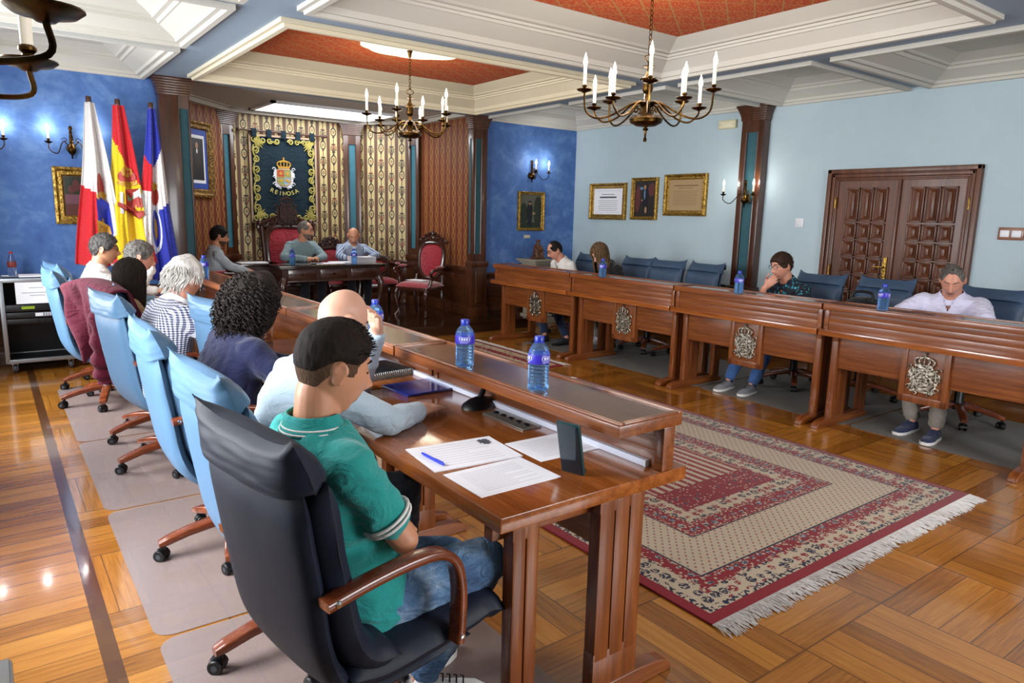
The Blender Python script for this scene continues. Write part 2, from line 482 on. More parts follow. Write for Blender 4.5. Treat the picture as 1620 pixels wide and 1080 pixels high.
M['fringe'] = plain('cotton fringe', '#c9c6c2', .95, bump=(220, .8, .004))

def wallpaper_mat():
    n = N('damask stripe wallpaper'); uv = n.co('UV'); u, v, _ = n.sep(uv)
    P = .165
    s = n.math('DIVIDE', u, P); fu = n.math('FRACT', s); ci = n.math('FLOOR', s)
    odd = n.math('ABSOLUTE', n.math('MODULO', ci, 2))
    band = n.math('LESS_THAN', fu, .66)
    x = n.math('MULTIPLY', n.math('SUBTRACT', fu, .33), P)              # metres from band centre
    Q = .40
    vv = n.math('FRACT', n.math('ADD', n.math('DIVIDE', v, Q), n.math('MULTIPLY', odd, .5)))
    y = n.math('MULTIPLY', n.math('SUBTRACT', vv, .28), Q)
    def elr(rx, ry, yo=0, y_=None):
        yy = n.math('SUBTRACT', y, yo)
        return n.math('SQRT', n.math('ADD', n.math('POWER', n.math('DIVIDE', x, rx), 2), n.math('POWER', n.math('DIVIDE', yy, ry), 2)))
    e1 = elr(.043, .066)
    ring = n.band(e1, .70, 1.02)
    e2 = elr(.017, .024); ring = n.math('MAXIMUM', ring, n.math('LESS_THAN', e2, 1.0))
    ring = n.math('MULTIPLY', ring, n.math('SUBTRACT', 1, n.band(e2, .3, .6)))
    # flower bunch above the oval
    ax = n.math('ABSOLUTE', x)
    yf = n.math('SUBTRACT', y, .175)
    fe = elr(.048, .078, .165)
    ang = n.math('ARCTAN2', yf, ax)
    pet = n.math('SINE', n.math('ADD', n.math('MULTIPLY', ang, 7), n.math('MULTIPLY', fe, 7)))
    vb = n.voro(n.comb(ax, yf, 0), 62, rand=.7)
    fl = n.math('MULTIPLY', n.math('LESS_THAN', fe, 1.0), n.math('MAXIMUM', n.math('GREATER_THAN', pet, .15), n.math('LESS_THAN', vb, .46)))
    stem = n.math('MULTIPLY', n.math('LESS_THAN', ax, .006), n.math('GREATER_THAN', n.math('ABSOLUTE', y), .06))
    bud = n.math('LESS_THAN', elr(.016, .012, .078), 1); bud2 = n.math('LESS_THAN', elr(.018, .012, -.074), 1)
    m = n.math('MAXIMUM', n.math('MAXIMUM', ring, fl), n.math('MAXIMUM', stem, n.math('MAXIMUM', bud, bud2)))
    cream = n.mix(n.noise(uv, 30, 3), lin('#b3a06a'), lin('#c8b684'))
    mot = n.mix(n.math('GREATER_THAN', n.noise(uv, 9, 2), .56), lin('#2a1712'), lin('#6b2016'))
    c1 = n.mix(m, cream, mot)
    # dark stripe with two thin gold lines
    c2 = n.mix(n.band(fu, .69, .71), lin('#3c1d10'), lin('#a08a50'))
    c2 = n.mix(n.band(fu, .95, .97), c2, lin('#a08a50'))
    c2 = n.mix(n.band(fu, .76, .90), c2, lin('#5c3420'))
    col = n.mix(band, c2, c1)
    n.set(Base_Color=col, Roughness=.5); n.b.inputs['Sheen Weight'].default_value = .2
    n.bump(m, .1, .003)
    return n.mat
M['wallpaper'] = wallpaper_mat()
def wallpaper_sheen():  # same paper as the back wall, its red-gold sheen painted into the colours
    n = N('damask side wallpaper'); uv = n.co('UV'); u, v, _ = n.sep(uv)
    P = .16; s = n.math('DIVIDE', u, P); fu = n.math('FRACT', s); odd = n.math('ABSOLUTE', n.math('MODULO', n.math('FLOOR', s), 2))
    band = n.math('LESS_THAN', fu, .5)
    x = n.math('ABSOLUTE', n.math('MULTIPLY', n.math('SUBTRACT', fu, .25), P))
    vv = n.math('FRACT', n.math('ADD', n.math('DIVIDE', v, .3), n.math('MULTIPLY', odd, .5)))
    sw = n.math('MULTIPLY', n.math('ADD', n.math('SINE', n.math('MULTIPLY', vv, 12.57)), 1.3), .014)
    m = n.math('LESS_THAN', n.math('ABSOLUTE', n.math('SUBTRACT', x, sw)), .008)
    m = n.math('MAXIMUM', m, n.math('LESS_THAN', n.voro(n.comb(x, n.math('MULTIPLY', v, 1), 0), 45), .22))
    gold = lin('#8e6c30'); base = lin('#6e2810')
    col = n.mix(band, n.mix(n.band(fu, .55, .6), lin('#662812'), lin('#a07a44')), n.mix(m, base, gold))
    n.set(Base_Color=col, Roughness=.6)
    return n.mat
M['wallpaper_sheen'] = wallpaper_sheen()

def ceil_red():
    n = N('red ceiling fabric'); co = n.co('Object'); x, y, z = n.sep(co)
    nz = n.noise(n.map(co, (1, 1, 0)), 34, 3)
    base = n.mix(n.math('GREATER_THAN', n.noise(n.map(co, (1.2, 3, 0)), 30, 3, .6, .8), .54), lin('#b23a14'), lin('#c47a3a'))
    S = 8.6
    a = n.math('FRACT', n.math('MULTIPLY', n.math('ADD', n.math('MULTIPLY', x, .7), y), S / 2)); b = n.math('FRACT', n.math('MULTIPLY', n.math('SUBTRACT', n.math('MULTIPLY', x, .7), y), S / 2))
    l = n.math('MINIMUM', n.math('ABSOLUTE', n.math('SUBTRACT', a, .5)), n.math('ABSOLUTE', n.math('SUBTRACT', b, .5)))
    l = n.math('LESS_THAN', n.math('ADD', l, n.math('MULTIPLY', n.math('SUBTRACT', nz, .5), .02)), .028)
    col = n.mix(n.math('MULTIPLY', l, .8), base, lin('#a8874c'))
    n.set(Base_Color=col, Roughness=.9)
    return n.mat
M['ceil_red'] = ceil_red()

n = N('translucent chair mat'); n.set(Base_Color=lin('#a08f8b'), Roughness=.26, Alpha=.52)
n.b.inputs['Coat Weight'].default_value = .2
n.bump(n.noise(n.co(), 5, 3), .05, .01); M['mat_clear'] = n.mat
M['mat_grey'] = plain('grey floor mat', '#6f6b66', .55, bump=(80, .15))

# clothing
def cloth(name, c0, c1=None, rough=.85, sc=220, sheen=.2):
    n = N(name); co = n.co(); f = n.noise(co, sc, 2); g = n.noise(co, 9, 4)
    n.set(Base_Color=n.mix(g, lin(c0), lin(c1 or c0)), Roughness=rough); n.b.inputs['Sheen Weight'].default_value = sheen
    n.b.inputs['Specular IOR Level'].default_value = .25
    n.bump(n.math('ADD', n.math('MULTIPLY', f, .08), n.noise(n.map(co, (1, 1, 1.8)), 11, 4, .5, 1.2)), .55, .03); return n.mat
M['teal_polo'] = cloth('teal pique', '#1f8a86', '#279691')
M['greyblue_shirt'] = cloth('grey blue jersey', '#9fb2c0', '#b0c1cc')
M['navy_top'] = cloth('navy sweater', '#131736', '#1a1f45')
M['white_shirt'] = cloth('white cotton shirt', '#dcd8d2', '#e6e2de')
M['white_polo'] = cloth('pale lilac polo', '#c9c8e2', '#d6d5ec')
M['pale_blue_shirt'] = cloth('pale blue shirt', '#8fb0c4', '#a3c0d0')
M['black_cloth'] = cloth('black cloth', '#0e0e11', '#17171b')
M['grey_sweater'] = cloth('grey green sweater', '#6f8388', '#7e9296')
M['grey_suit'] = cloth('light grey suit', '#a3b0bb', '#b5c1ca')
M['maroon'] = cloth('maroon jacket cloth', '#4c0c20', '#5e142a', .9, 200, .05)
n = N('washed denim'); co = n.co(); n.set(Base_Color=n.ramp(n.math('ADD', n.math('MULTIPLY', n.noise(co, 7, 4), .8), n.math('MULTIPLY', n.noise(n.map(co, (1, 1, 2.5)), 30, 3), .2)), [(.35, '#2f4a6e'), (.52, '#587a9f'), (.68, '#9db4c8')]), Roughness=.9); n.bump(n.math('ADD', n.noise(n.map(co, (1, 1, 2)), 16, 4, .5, 1.5), n.math('MULTIPLY', n.noise(co, 300, 1), .1)), .6, .03); M['jeans'] = n.mat
M['jeans_mid'] = cloth('blue denim', '#31507e', '#40639a')
M['dark_trousers'] = cloth('dark trousers', '#14161c', '#1d2028')
M['navy_trousers'] = cloth('navy trousers', '#1b2740', '#24324e')
M['khaki'] = cloth('stone chinos', '#7d756b', '#8f877c')
M['brown_top'] = cloth('tan top', '#8d7350', '#a0865f')
def gingham():
    n = N('navy gingham shirt'); co = n.co(); x, z, y = n.sep(n.co('UV')); y = 0
    a = n.math('GREATER_THAN', n.math('FRACT', n.math('MULTIPLY', x, 76)), .5); b = n.math('GREATER_THAN', n.math('FRACT', n.math('MULTIPLY', z, 76)), .5)
    k = n.math('MULTIPLY', n.math('ADD', a, b), .5)
    n.set(Base_Color=n.ramp(k, [(.0, '#dcdce2'), (.5, '#7a7c90'), (1.0, '#20233c')], 'CONSTANT'), Roughness=.85)
    n.b.node_tree if False else None
    n.bump(n.noise(co, 15, 4), .35, .008); return n.mat
M['gingham'] = gingham()
def stripes():
    n = N('blue striped shirt'); co = n.co(); x, y, z = n.sep(co)
    w = n.math('ADD', n.math('MULTIPLY', n.sep(n.co('UV'))[0], 55), n.math('MULTIPLY', n.noise(co, 5, 2), 2.0))
    k = n.math('FRACT', w)
    n.set(Base_Color=n.ramp(k, [(0, '#97a6bb'), (.45, '#97a6bb'), (.46, '#33466f'), (.8, '#33466f'), (.81, '#c9d0da')], 'CONSTANT'), Roughness=.85)
    n.bump(n.noise(co, 15, 4), .35, .008); return n.mat
M['striped'] = stripes()
def turq():
    n = N('turquoise patterned shirt'); co = n.co()
    v = n.voro(n.map(co, (1, 1, .55)), 34); g = n.noise(co, 22, 2)
    n.set(Base_Color=n.mix(n.math('LESS_THAN', v, .36), lin('#0e1626'), n.mix(n.math('GREATER_THAN', g, .52), lin('#1d6f84'), lin('#4aa3b0'))), Roughness=.85); return n.mat
M['turquoise'] = turq()
# skin and hair
def skin(name, c0, c1):
    n = N(name); co = n.co(); f = n.noise(co, 18, 4)
    n.set(Base_Color=n.mix(f, lin(c0), lin(c1)), Roughness=.48)
    n.b.inputs['Subsurface Weight'].default_value = .12; n.b.inputs['Subsurface Radius'].default_value = (.01, .004, .002)
    n.bump(n.noise(co, 130, 3), .08, .002); return n.mat
M['skin'] = skin('skin', '#b9805f', '#c98f6e')
M['skin_pale'] = skin('pale skin', '#c4927a', '#d3a28b')
M['skin_red'] = skin('ruddy skin', '#bd8069', '#cd937b')
M['lips'] = plain('lips', '#8e4a42', .5)
def hairm(name, c0, c1, sc=60, rough=.5):
    n = N(name); co = n.co(); f = n.noise(n.map(co, (1, 1, .35)), sc, 4, .6)
    n.set(Base_Color=n.ramp(f, [(.3, c0), (.7, c1)]), Roughness=rough + .2); n.b.inputs['Specular IOR Level'].default_value = .22; n.bump(f, .7, .006); return n.mat
M['hair_dark'] = hairm('very dark brown hair', '#140d09', '#261a13', 60, .6)
M['stubble'] = hairm('clipped dark stubble', '#4a3526', '#5e4634', 200, .7)
M['hair_black'] = hairm('dark hair', '#0b0908', '#1c1613')
M['hair_curl'] = hairm('dark curly hair', '#0d0908', '#2a1f1a')
M['hair_white'] = hairm('white hair', '#9b968f', '#d6d2cb', 45)
M['hair_grey'] = hairm('salt and pepper hair', '#1f1d1c', '#625e5b', 90)
M['hair_greylt'] = hairm('grey hair', '#35322f', '#7d7770', 80)
M['hair_brown'] = hairm('brown hair', '#1d120c', '#3c271a')
M['hair_wavy'] = hairm('wavy dark blonde hair', '#2e2118', '#7a5f42', 40)
M['beard'] = hairm('grey stubble', '#4a3f38', '#8a7b70', 160)
M['eye'] = plain('eye white', '#d8d4cf', .25)
M['iris'] = plain('iris', '#20140e', .2)
M['glasses'] = plain('dark spectacle frame', '#0f0d10', .3)
n = N('spectacle lens'); n.set(Base_Color=(1, 1, 1, 1), Roughness=.03, IOR=1.5); n.b.inputs['Transmission Weight'].default_value = 1; n.b.inputs['Alpha'].default_value = .25; M['lens'] = n.mat
# bottles
n = N('blue bottle plastic'); n.set(Base_Color=lin('#8cc4ff'), Roughness=.05, IOR=1.18); n.b.inputs['Transmission Weight'].default_value = .92; M['bottle'] = n.mat
M['cap_blue'] = plain('blue bottle cap', '#1a2f9e', .35)
def label_mat():
    n = N('bottle label'); co = n.co(); x, y, z = n.sep(co)
    f = n.noise(co, 60, 2)
    n.set(Base_Color=n.mix(f, lin('#2a1c9c'), lin('#3c2fb8')), Roughness=.4); return n.mat
M['label'] = label_mat()
M['label_white'] = plain('label lettering', '#d9dcf2', .5)
n = N('clear glass'); n.set(Base_Color=(1, 1, 1, 1), Roughness=.02, IOR=1.45); n.b.inputs['Transmission Weight'].default_value = 1; M['glass'] = n.mat
# textiles
M['gold_thread'] = plain('gold embroidery', '#a0954a', .6, bump=(120, .5, .002))
M['velvet'] = cloth('red velvet', '#7c0a1a', '#a01628', .7, 120, .6)
M['tapestry'] = cloth('dark green velvet', '#081a24', '#0c2530', .85, 120, .08)
M['tassel_fringe'] = plain('cream and red trim', '#a58b74', .9, bump=(90, .8, .004))
for k, c in dict(f_red='#c41420', f_yellow='#e3bf18', f_white='#d9d4d2', f_blue='#1c2a9c').items(): M[k] = cloth('flag ' + k[2:], c, c, .6, 260, .3)
M['crest_red'] = plain('crest red', '#a83a30', .6); M['crest_green'] = plain('crest green', '#6f8f6a', .6); M['crest_blue'] = plain('crest blue', '#7fa0b8', .6); M['crest_white'] = plain('crest white', '#c9ccd2', .6); M['crest_gold'] = plain('crest gold', '#b98b2c', .5)
M['folder_blue'] = plain('navy folder', '#1b2a72', .25, coat=.5)
M['notebook'] = plain('notebook page edge', '#b8b09a', .8)
M['pen_blue'] = plain('blue pen', '#2a3fd0', .3)
M['phone_case'] = plain('teal phone case', '#14383a', .35)
M['phone_screen'] = plain('dark phone screen', '#0b2530', .08, coat=.6)
M['steel'] = plain('brushed plate', '#9b978e', .35, .8)
M['duct'] = plain('white cable duct', '#cfd2e2', .35)
M['stone'] = plain('carved stone', '#9c9484', .85, bump=(40, .3))
M['statue'] = wood('carved statue wood', '#2a1408', '#5a3216', '#7a4a22', 'z', 2, .4, .2)
M['lcd'] = plain('green lcd', '#4c5a10', .4, emit='#a0c020', estr=.5)
# ------------------------------------------------------------------ the room
XL, XW, YB, YR, ZB = -0.45, 7.3, 8.28, -1.6, 2.85
AX0, AX1, AY = 1.75, 5.42, 10.45          # alcove sides and back
mb = MB(); mb.add([(XL - .2, YR - .2, 0), (XW + .2, YR - .2, 0), (XW + .2, YB + .2, 0), (XL - .2, YB + .2, 0)], [(0, 1, 2, 3)])
struct('floor', mb, M['floor'])
# walls --------------------------------------------------------------
def wall_box(name, x0, x1, y0, y1, z0, z1, mat): 
    mb = MB(); mb.box(x0, x1, y0, y1, z0, z1); return struct(name, mb, mat, smooth=False)
mb = MB(); mb.box(XL - .2, AX0 - .02, YB, YB + .2, 0, 3.2); struct('wall_back_left', mb, M['wall_blue'], smooth=False)
mb = MB(); mb.box(AX1 + .02, XW + .2, YB, YB + .2, 0, 3.2); struct('wall_back_right', mb, M['wall_blue'], smooth=False)
wall_box('wall_right', XW, XW + .2, YR, YB, 0, 3.2, M['wall_light'])
RW = (2.0, 4.5)
mb = MB(); mb.box(XL - .2, RW[0], YR - .2, YR, 0, 3.2); mb.box(RW[1], XW + .2, YR - .2, YR, 0, 3.2); mb.box(RW[0], RW[1], YR - .2, YR, 0, .5); mb.box(RW[0], RW[1], YR - .2, YR, 2.55, 3.2)
struct('wall_rear', mb, M['wall_light'], smooth=False)
mb = MB()
for q in (RW[0], (RW[0] + RW[1]) / 2 - .03, RW[1] - .06): mb.cham(q, q + .06, YR - .12, YR - .05, .5, 2.55, .008)
for z in (.5, 1.85, 2.49): mb.cham(RW[0], RW[1], YR - .115, YR - .055, z, z + .06, .008)
struct('window_3', mb, M['dark_z'])
WIN = [(2.15, 3.75), (5.15, 6.9)]
WZ0, WZ1 = .55, 2.55
mb = MB(); ys = [YR]
for a, b in WIN: ys += [a, b]
ys.append(YB)
for i in range(0, len(ys), 2): mb.box(XL - .2, XL, ys[i], ys[i + 1], 0, 3.2)
for a, b in WIN: mb.box(XL - .2, XL, a, b, 0, WZ0); mb.box(XL - .2, XL, a, b, WZ1, 3.2)
struct('wall_left', mb, M['wall_light'], smooth=False)
for i, (a, b) in enumerate(WIN):
    mb = MB(); w = .06
    for q in (a, (a + b) / 2 - w / 2, b - w): mb.cham(XL - .12, XL - .05, q, q + w, WZ0, WZ1, .008)
    for z in (WZ0, WZ0 + 1.35, WZ1 - w): mb.cham(XL - .115, XL - .055, a, b, z, z + w, .008)
    struct('window_%d' % (i + 1), mb, M['dark_z'])
# ceiling -------------------------------------------------------------
bx = [(1.43, 1.75), (5.22, 5.55)]
cy = [(-1.6, -1.2), (1.64, 1.95), (4.77, 5.08), (7.87, YB)]
mb = MB()
for a, b in bx: mb.box(a, b, YR, YB, ZB, ZB + .1)
for a, b in cy: mb.box(1.75, 5.22, a, b, ZB, ZB + .1)
side_y = [(-1.6, -.1), (.06, 1.72), (1.88, 3.28), (3.44, 4.84), (5.0, 6.46), (6.62, YB)]
sx = [(XL, 1.43), (5.55, XW)]
for x0, x1 in sx:
    for i in range(len(side_y) - 1): mb.box(x0, x1, side_y[i][1], side_y[i + 1][0], ZB, ZB + .1)
struct('ceiling', mb, M['beam'], smooth=False)
def rings(x0, x1, y0, y1, prof, mats, topmat=None):
    """prof [(inset_x, inset_y, z)] nested rectangular mouldings"""
    mb = MB(); P = []
    for ix, iy, z in prof:
        b = len(mb.v); mb.v += [(x0 + ix, y0 + iy, z), (x1 - ix, y0 + iy, z), (x1 - ix, y1 - iy, z), (x0 + ix, y1 - iy, z)]; P.append(b)
    for a, b in zip(P, P[1:]):
        for k in range(4): mb.f.append((a + k, b + k, b + (k + 1) % 4, a + (k + 1) % 4)); mb.m.append(0)
    return mb, P
def sym(l): return [(a, a, z) for a, z in l]
for i, (a, b) in enumerate([(5.08, 7.87), (1.95, 4.77), (-1.2, 1.64)]):
    pr = [(0, 0, ZB), (0, 0, ZB - .03), (.03, .03, ZB - .03), (.035, .035, ZB - .055), (.075, .075, ZB - .055), (.082, .082, ZB - .03), (.105, .105, ZB - .03), (.115, .115, ZB + .01),
          (.20, .25, ZB + .085), (.215, .265, ZB + .085), (.222, .272, ZB + .103), (.245, .3, ZB + .103), (.252, .307, ZB + .12), (.285, .35, ZB + .12), (.3, .37, ZB + .135), (.42, .55, 3.05)]
    mb, P = rings(1.75, 5.22, a, b, pr, None)
    struct('ceiling_coffer', mb, M['plaster_cream'] if i == 0 else M['plaster'], smooth=False)
    mb = MB(); mb.add([(1.75 + .42, a + .55, 3.05), (5.22 - .42, a + .55, 3.05), (5.22 - .42, b - .55, 3.05), (1.75 + .42, b - .55, 3.05)], [(3, 2, 1, 0)])
    struct('ceiling_panel', mb, M['ceil_red'])
for x0, x1 in sx:
    for (a, b) in side_y:
        pr = sym([(0, ZB), (0, ZB - .035), (.04, ZB - .035), (.05, ZB - .01), (.085, ZB - .01), (.095, ZB + .015), (.22, ZB + .075), (.235, ZB + .075), (.245, ZB + .1), (.28, ZB + .1), (.29, ZB + .12), (.40, ZB + .17)])
        mb, P = rings(x0, x1, a, b, pr, None)
        c = P[-1]; mb.f.append((c + 3, c + 2, c + 1, c)); mb.m.append(0)
        struct('ceiling_coffer', mb, M['plaster'], smooth=False)
# roof slab above everything keeps the daylight out
mb = MB(); mb.box(XL - .3, XW + .3, YR - .3, AY + .5, 3.25, 3.35); struct('ceiling_slab', mb, M['plaster'], smooth=False)
# alcove ---------------------------------------------------------------
poly = [(AX0, YB - .02), (AX0, 9.40), (2.80, AY), (4.72, AY), (AX1, 9.75), (AX1, YB - .02)]
names = ['wall_alcove_left', 'wall_alcove_chamfer_left', 'wall_alcove_back', 'wall_alcove_chamfer_right', 'wall_alcove_right']
DZ = .13
for i, nm in enumerate(names):
    p, q = Vector(poly[i] + (0,)), Vector(poly[i + 1] + (0,)); L = (q - p).length
    d = (q - p).normalized(); nrm = Vector((d.y, -d.x, 0))      # inward
    out = -nrm * .15
    mb = MB(); mb.add([p, q, q + Vector((0, 0, 3.1)), p + Vector((0, 0, 3.1)), p + out, q + out, q + out + Vector((0, 0, 3.1)), p + out + Vector((0, 0, 3.1))],
                      [(0, 1, 2, 3), (5, 4, 7, 6), (0, 3, 7, 4), (1, 5, 6, 2), (3, 2, 6, 7), (0, 4, 5, 1)])
    struct(nm, mb, M['wallpaper_sheen'] if i in (0, 1, 4) else M['wallpaper'], smooth=False, uv=lambda c, p=p, d=d: ((c - p).dot(d), c.z))
    # dado of dark panelling
    a = atan2(d.y, d.x)
    T = Matrix.Translation(p) @ Matrix.Rotation(a, 4, 'Z')
    mb = MB(); mb.box(0, L, -.02, .0, DZ, .80, 0, T); mb.cham(0, L, -.05, 0, .76, .82, .012, 0, T); mb.cham(0, L, -.045, 0, DZ, DZ + .14, .01, 0, T)
    k = max(1, round(L / .6))
    for j in range(k):
        u0 = L * j / k + .06; u1 = L * (j + 1) / k - .06
        mb.cham(u0, u1, -.034, -.015, DZ + .2, .7, .012, 0, T)
    struct('baseboard_' + nm[5:], mb, M['dark_x'])
    # white cornice
    mb = MB(); mb.box(0, L, -.10, 0, ZB, ZB + .05, 0, T); mb.box(0, L, -.16, 0, ZB + .05, ZB + .07, 0, T); struct('trim_' + nm[5:], mb, M['plaster'], smooth=False)
mb = MB(); mb.prism([(AX0 - .1, YB), (AX1 + .1, YB), (AX1 + .1, AY + .1), (AX0 - .1, AY + .1)], ZB + .06, ZB + .2); struct('ceiling_alcove', mb, M['plaster'], smooth=False)
mb = MB(); mb.box(3.05, 4.85, 9.3, 9.36, ZB + .03, ZB + .062); mb.box(3.05, 4.85, 10.2, 10.26, ZB + .03, ZB + .062); mb.box(3.05, 3.11, 9.3, 10.26, ZB + .03, ZB + .062); mb.box(4.79, 4.85, 9.3, 10.26, ZB + .03, ZB + .062)
pan = thing('ceiling_light_panel', 'large rectangular fluorescent ceiling panel glowing white inside the alcove', 'ceiling light', (0, 0, 0))
mb.build('frame', M['white_plastic'], pan, smooth=False)
mb = MB(); mb.box(3.11, 4.79, 9.36, 10.2, ZB + .04, ZB + .058); mb.build('diffuser', M['sky_panel'], pan, smooth=False)
# dais ------------------------------------------------------------------
mb = MB(); mb.prism([(1.55, 7.72), (6.05, 7.72), (6.05, YB), (AX1, YB), (AX1, 9.75), (4.72, AY), (2.80, AY), (AX0, 9.40), (AX0, YB), (1.55, YB)], 0, DZ)
struct('floor_dais', mb, wood('dais boards', '#1c0f09', '#2c190f', '#3d2617', 'x', 1, .14, .6), smooth=False)
# dado on main walls ----------------------------------------------------
def dado(name, p, q, ztop=.74, z0=0):
    p, q = Vector((p[0], p[1], 0)), Vector((q[0], q[1], 0)); L = (q - p).length; d = (q - p).normalized()
    T = Matrix.Translation(p) @ Matrix.Rotation(atan2(d.y, d.x), 4, 'Z')
    mb = MB(); mb.box(0, L, -.02, 0, z0, ztop - .03, 0, T); mb.cham(0, L, -.05, 0, ztop - .05, ztop, .012, 0, T); mb.cham(0, L, -.04, 0, z0, z0 + .13, .01, 0, T)
    k = max(1, round(L / .62))
    for j in range(k): mb.cham(L * j / k + .06, L * (j + 1) / k - .06, -.036, -.015, z0 + .19, ztop - .11, .014, 0, T)
    return struct(name, mb, M['dark_x'])
dado('baseboard_back_left', (XL, YB), (1.53, YB)); dado('baseboard_back_right', (5.58, YB), (XW, YB))
dado('baseboard_right_far', (XW, YB), (XW, 4.2)); dado('baseboard_right_near', (XW, 2.70), (XW, YR))
# pilasters ---------------------------------------------------------------
def pilaster(name, x, y, rz, w, dep, z0, z1, teal, inset=None, side=False, base=.0, low=False):
    """local: front faces -y, x across"""
    T = Matrix.Translation((x, y, 0)) @ Matrix.Rotation(rz, 4, 'Z')
    mb = MB(); h = w / 2
    i0, i1 = inset if inset else (-h * .5, h * .5)
    zi0, zi1 = z0 + (.88 if low else .1) , z1 - .30
    mb.cham(-h, i0, -dep, 0, z0, z1 - .02, .006, 0, T); mb.cham(i1, h, -dep, 0, z0, z1 - .02, .006, 0, T)
    mb.box(i0 - .001, i1 + .001, -dep + .001, 0, z0, zi0, 0, T); mb.box(i0 - .001, i1 + .001, -dep + .001, 0, zi1, z1 - .02, 0, T)
    mb.box(i0, i1, -dep + .03, 0, zi0, zi1, 0, T)
    for e in (i0, i1): mb.tube([T @ Vector((e, -dep + .004, zi0)), T @ Vector((e, -dep + .004, zi1))], .009, 8)
    # flared capital
    for k in range(7):
        t = k / 6; g = .01 + .045 * (t ** 1.6)
        mb.cham(-h - g, h + g, -dep - g, 0, z1 - .17 + .024 * k, z1 - .17 + .024 * (k + 1) + .002, .004, 0, T)
    if low:
        mb.cham(-h - .03, h + .03, -dep - .03, 0, z0, z0 + .14, .01, 0, T); mb.cham(-h - .03, h + .03, -dep - .03, 0, z0 + .70, z0 + .78, .012, 0, T)
        mb.cham(-h - .012, h + .012, -dep - .012, 0, z0 + .14, z0 + .70, .01, 0, T); mb.cham(-h * .55, h * .55, -dep - .028, 0, z0 + .2, z0 + .64, .012, 0, T)
    o = struct(name, mb, M['dark_z'])
    mb = MB(); mb.box(i0, i1, -dep + .02, -dep + .031, zi0, zi1, 0, T)
    if side:
        mb.box(-h - .004, -h + .001, -dep + .05, -.06, zi0, zi1, 0, T)
    mb.build('inset', M[teal], o, smooth=False)
    return o
pilaster('trim_1', 1.675, YB, 0, .29, .14, 0, ZB, 'teal', (.035, .132))
pilaster('trim_2', 5.465, YB, 0, .23, .14, DZ, ZB, 'teal', (-.075, .02), side=True, low=True)
pilaster('trim_3', 2.74, AY - .01, radians(22), .24, .07, DZ, ZB + .0, 'teal_light', (-.055, .055), low=True)
pilaster('trim_4', 4.62, AY - .03, radians(-20), .26, .07, DZ, ZB + .0, 'teal_light', (-.055, .055), low=True)
pilaster('trim_5', 5.36, 9.77, radians(-62), .20, .06, DZ, ZB + .0, 'teal_light', (-.05, .05), low=True)
pilaster('trim_6', XW, 5.105, radians(-90), .30, .12, 0, ZB, 'teal', (-.075, .075), low=True)

# double door -----------------------------------------------------------
door = tag(empty('door_1', (XW, 0, 0)), kind='structure')
T = Matrix.Identity(4)
mb = MB()
def arch(y0, y1, z1, w, dx0, dx1):
    mb.cham(dx0, dx1, y0, y0 + w, 0, z1, .008); mb.cham(dx0, dx1, y1 - w, y1, 0, z1, .008); mb.cham(dx0, dx1, y0, y1, z1 - w, z1, .008)
arch(2.725, 4.168, 2.09, .11, -.03, -.0); arch(2.715, 4.178, 2.10, .045, -.055, 0); arch(2.765, 4.128, 2.05, .035, -.045, 0); arch(2.80, 4.093, 2.015, .02, -.04, 0)
mb.build('frame', M['door_z'], door)
def leaf(y0, y1):
    mb = MB(); mb.box(-.012, .0, y0, y1, 0, 2.0)
    w = y1 - y0
    c0 = y0 + .10; cw = (w - .20) / 3
    mats = []
    def panel(a, b, z0, z1, deep=.02):
        # raised frame with sunk, stepped centre
        e = .016
        mb.cham(-.032, -.008, a, b, z0, z0 + e, .004); mb.cham(-.032, -.008, a, b, z1 - e, z1, .004)
        mb.cham(-.032, -.008, a, a + e, z0, z1, .004); mb.cham(-.032, -.008, b - e, b, z0, z1, .004)
        k = e + .004; g = min(.03, (b - a) * .22)
        # sloping sides down to raised tablet
        A = [(-.03, a + k, z0 + k), (-.03, b - k, z0 + k), (-.03, b - k, z1 - k), (-.03, a + k, z1 - k)]
        B = [(-.014, a + k + g, z0 + k + g), (-.014, b - k - g, z0 + k + g), (-.014, b - k - g, z1 - k - g), (-.014, a + k + g, z1 - k - g)]
        mb.add(A + B, [(0, 1, 5, 4), (1, 2, 6, 5), (2, 3, 7, 6), (3, 0, 4, 7)])
        mb.cham(-.026, -.012, a + k + g, b - k - g, z0 + k + g, z1 - k - g, .004)
    g = .012
    for j in range(3):
        a = c0 + cw * j + g / 2; b = a + cw - g
        if j != 1: pass
        panel(a, b, 1.57, 1.91)
        for r in range(8): panel(a, b, 1.555 - .178 * (r + 1) + .012, 1.555 - .178 * r)
    return mb.build('leaf', M['door_z'], door)
l1 = leaf(3.432, 4.065); l2 = leaf(2.795, 3.428)
for yy in (4.067, 2.79):
    for z in (1.70, 1.0, .25):
        mb = MB(); mb.tube([(-.045, yy, z), (-.045, yy, z + .10)], .010, 10); mb.ell((-.045, yy, z + .105), .009, .009, .012, 8, 6); mb.build('hinge', M['gilt'], door)
mb = MB(); mb.cham(-.03, -.01, 3.475, 3.515, .98, 1.22, .004); mb.tube([(-.03, 3.495, 1.12), (-.065, 3.495, 1.12), (-.07, 3.55, 1.12), (-.07, 3.60, 1.115)], .008, 8); mb.build('handle', M['gilt'], l1)
mb = MB(); mb.cham(-.04, -.0, 3.415, 3.445, 0, 2.0, .006); mb.build('astragal', M['door_z'], door)

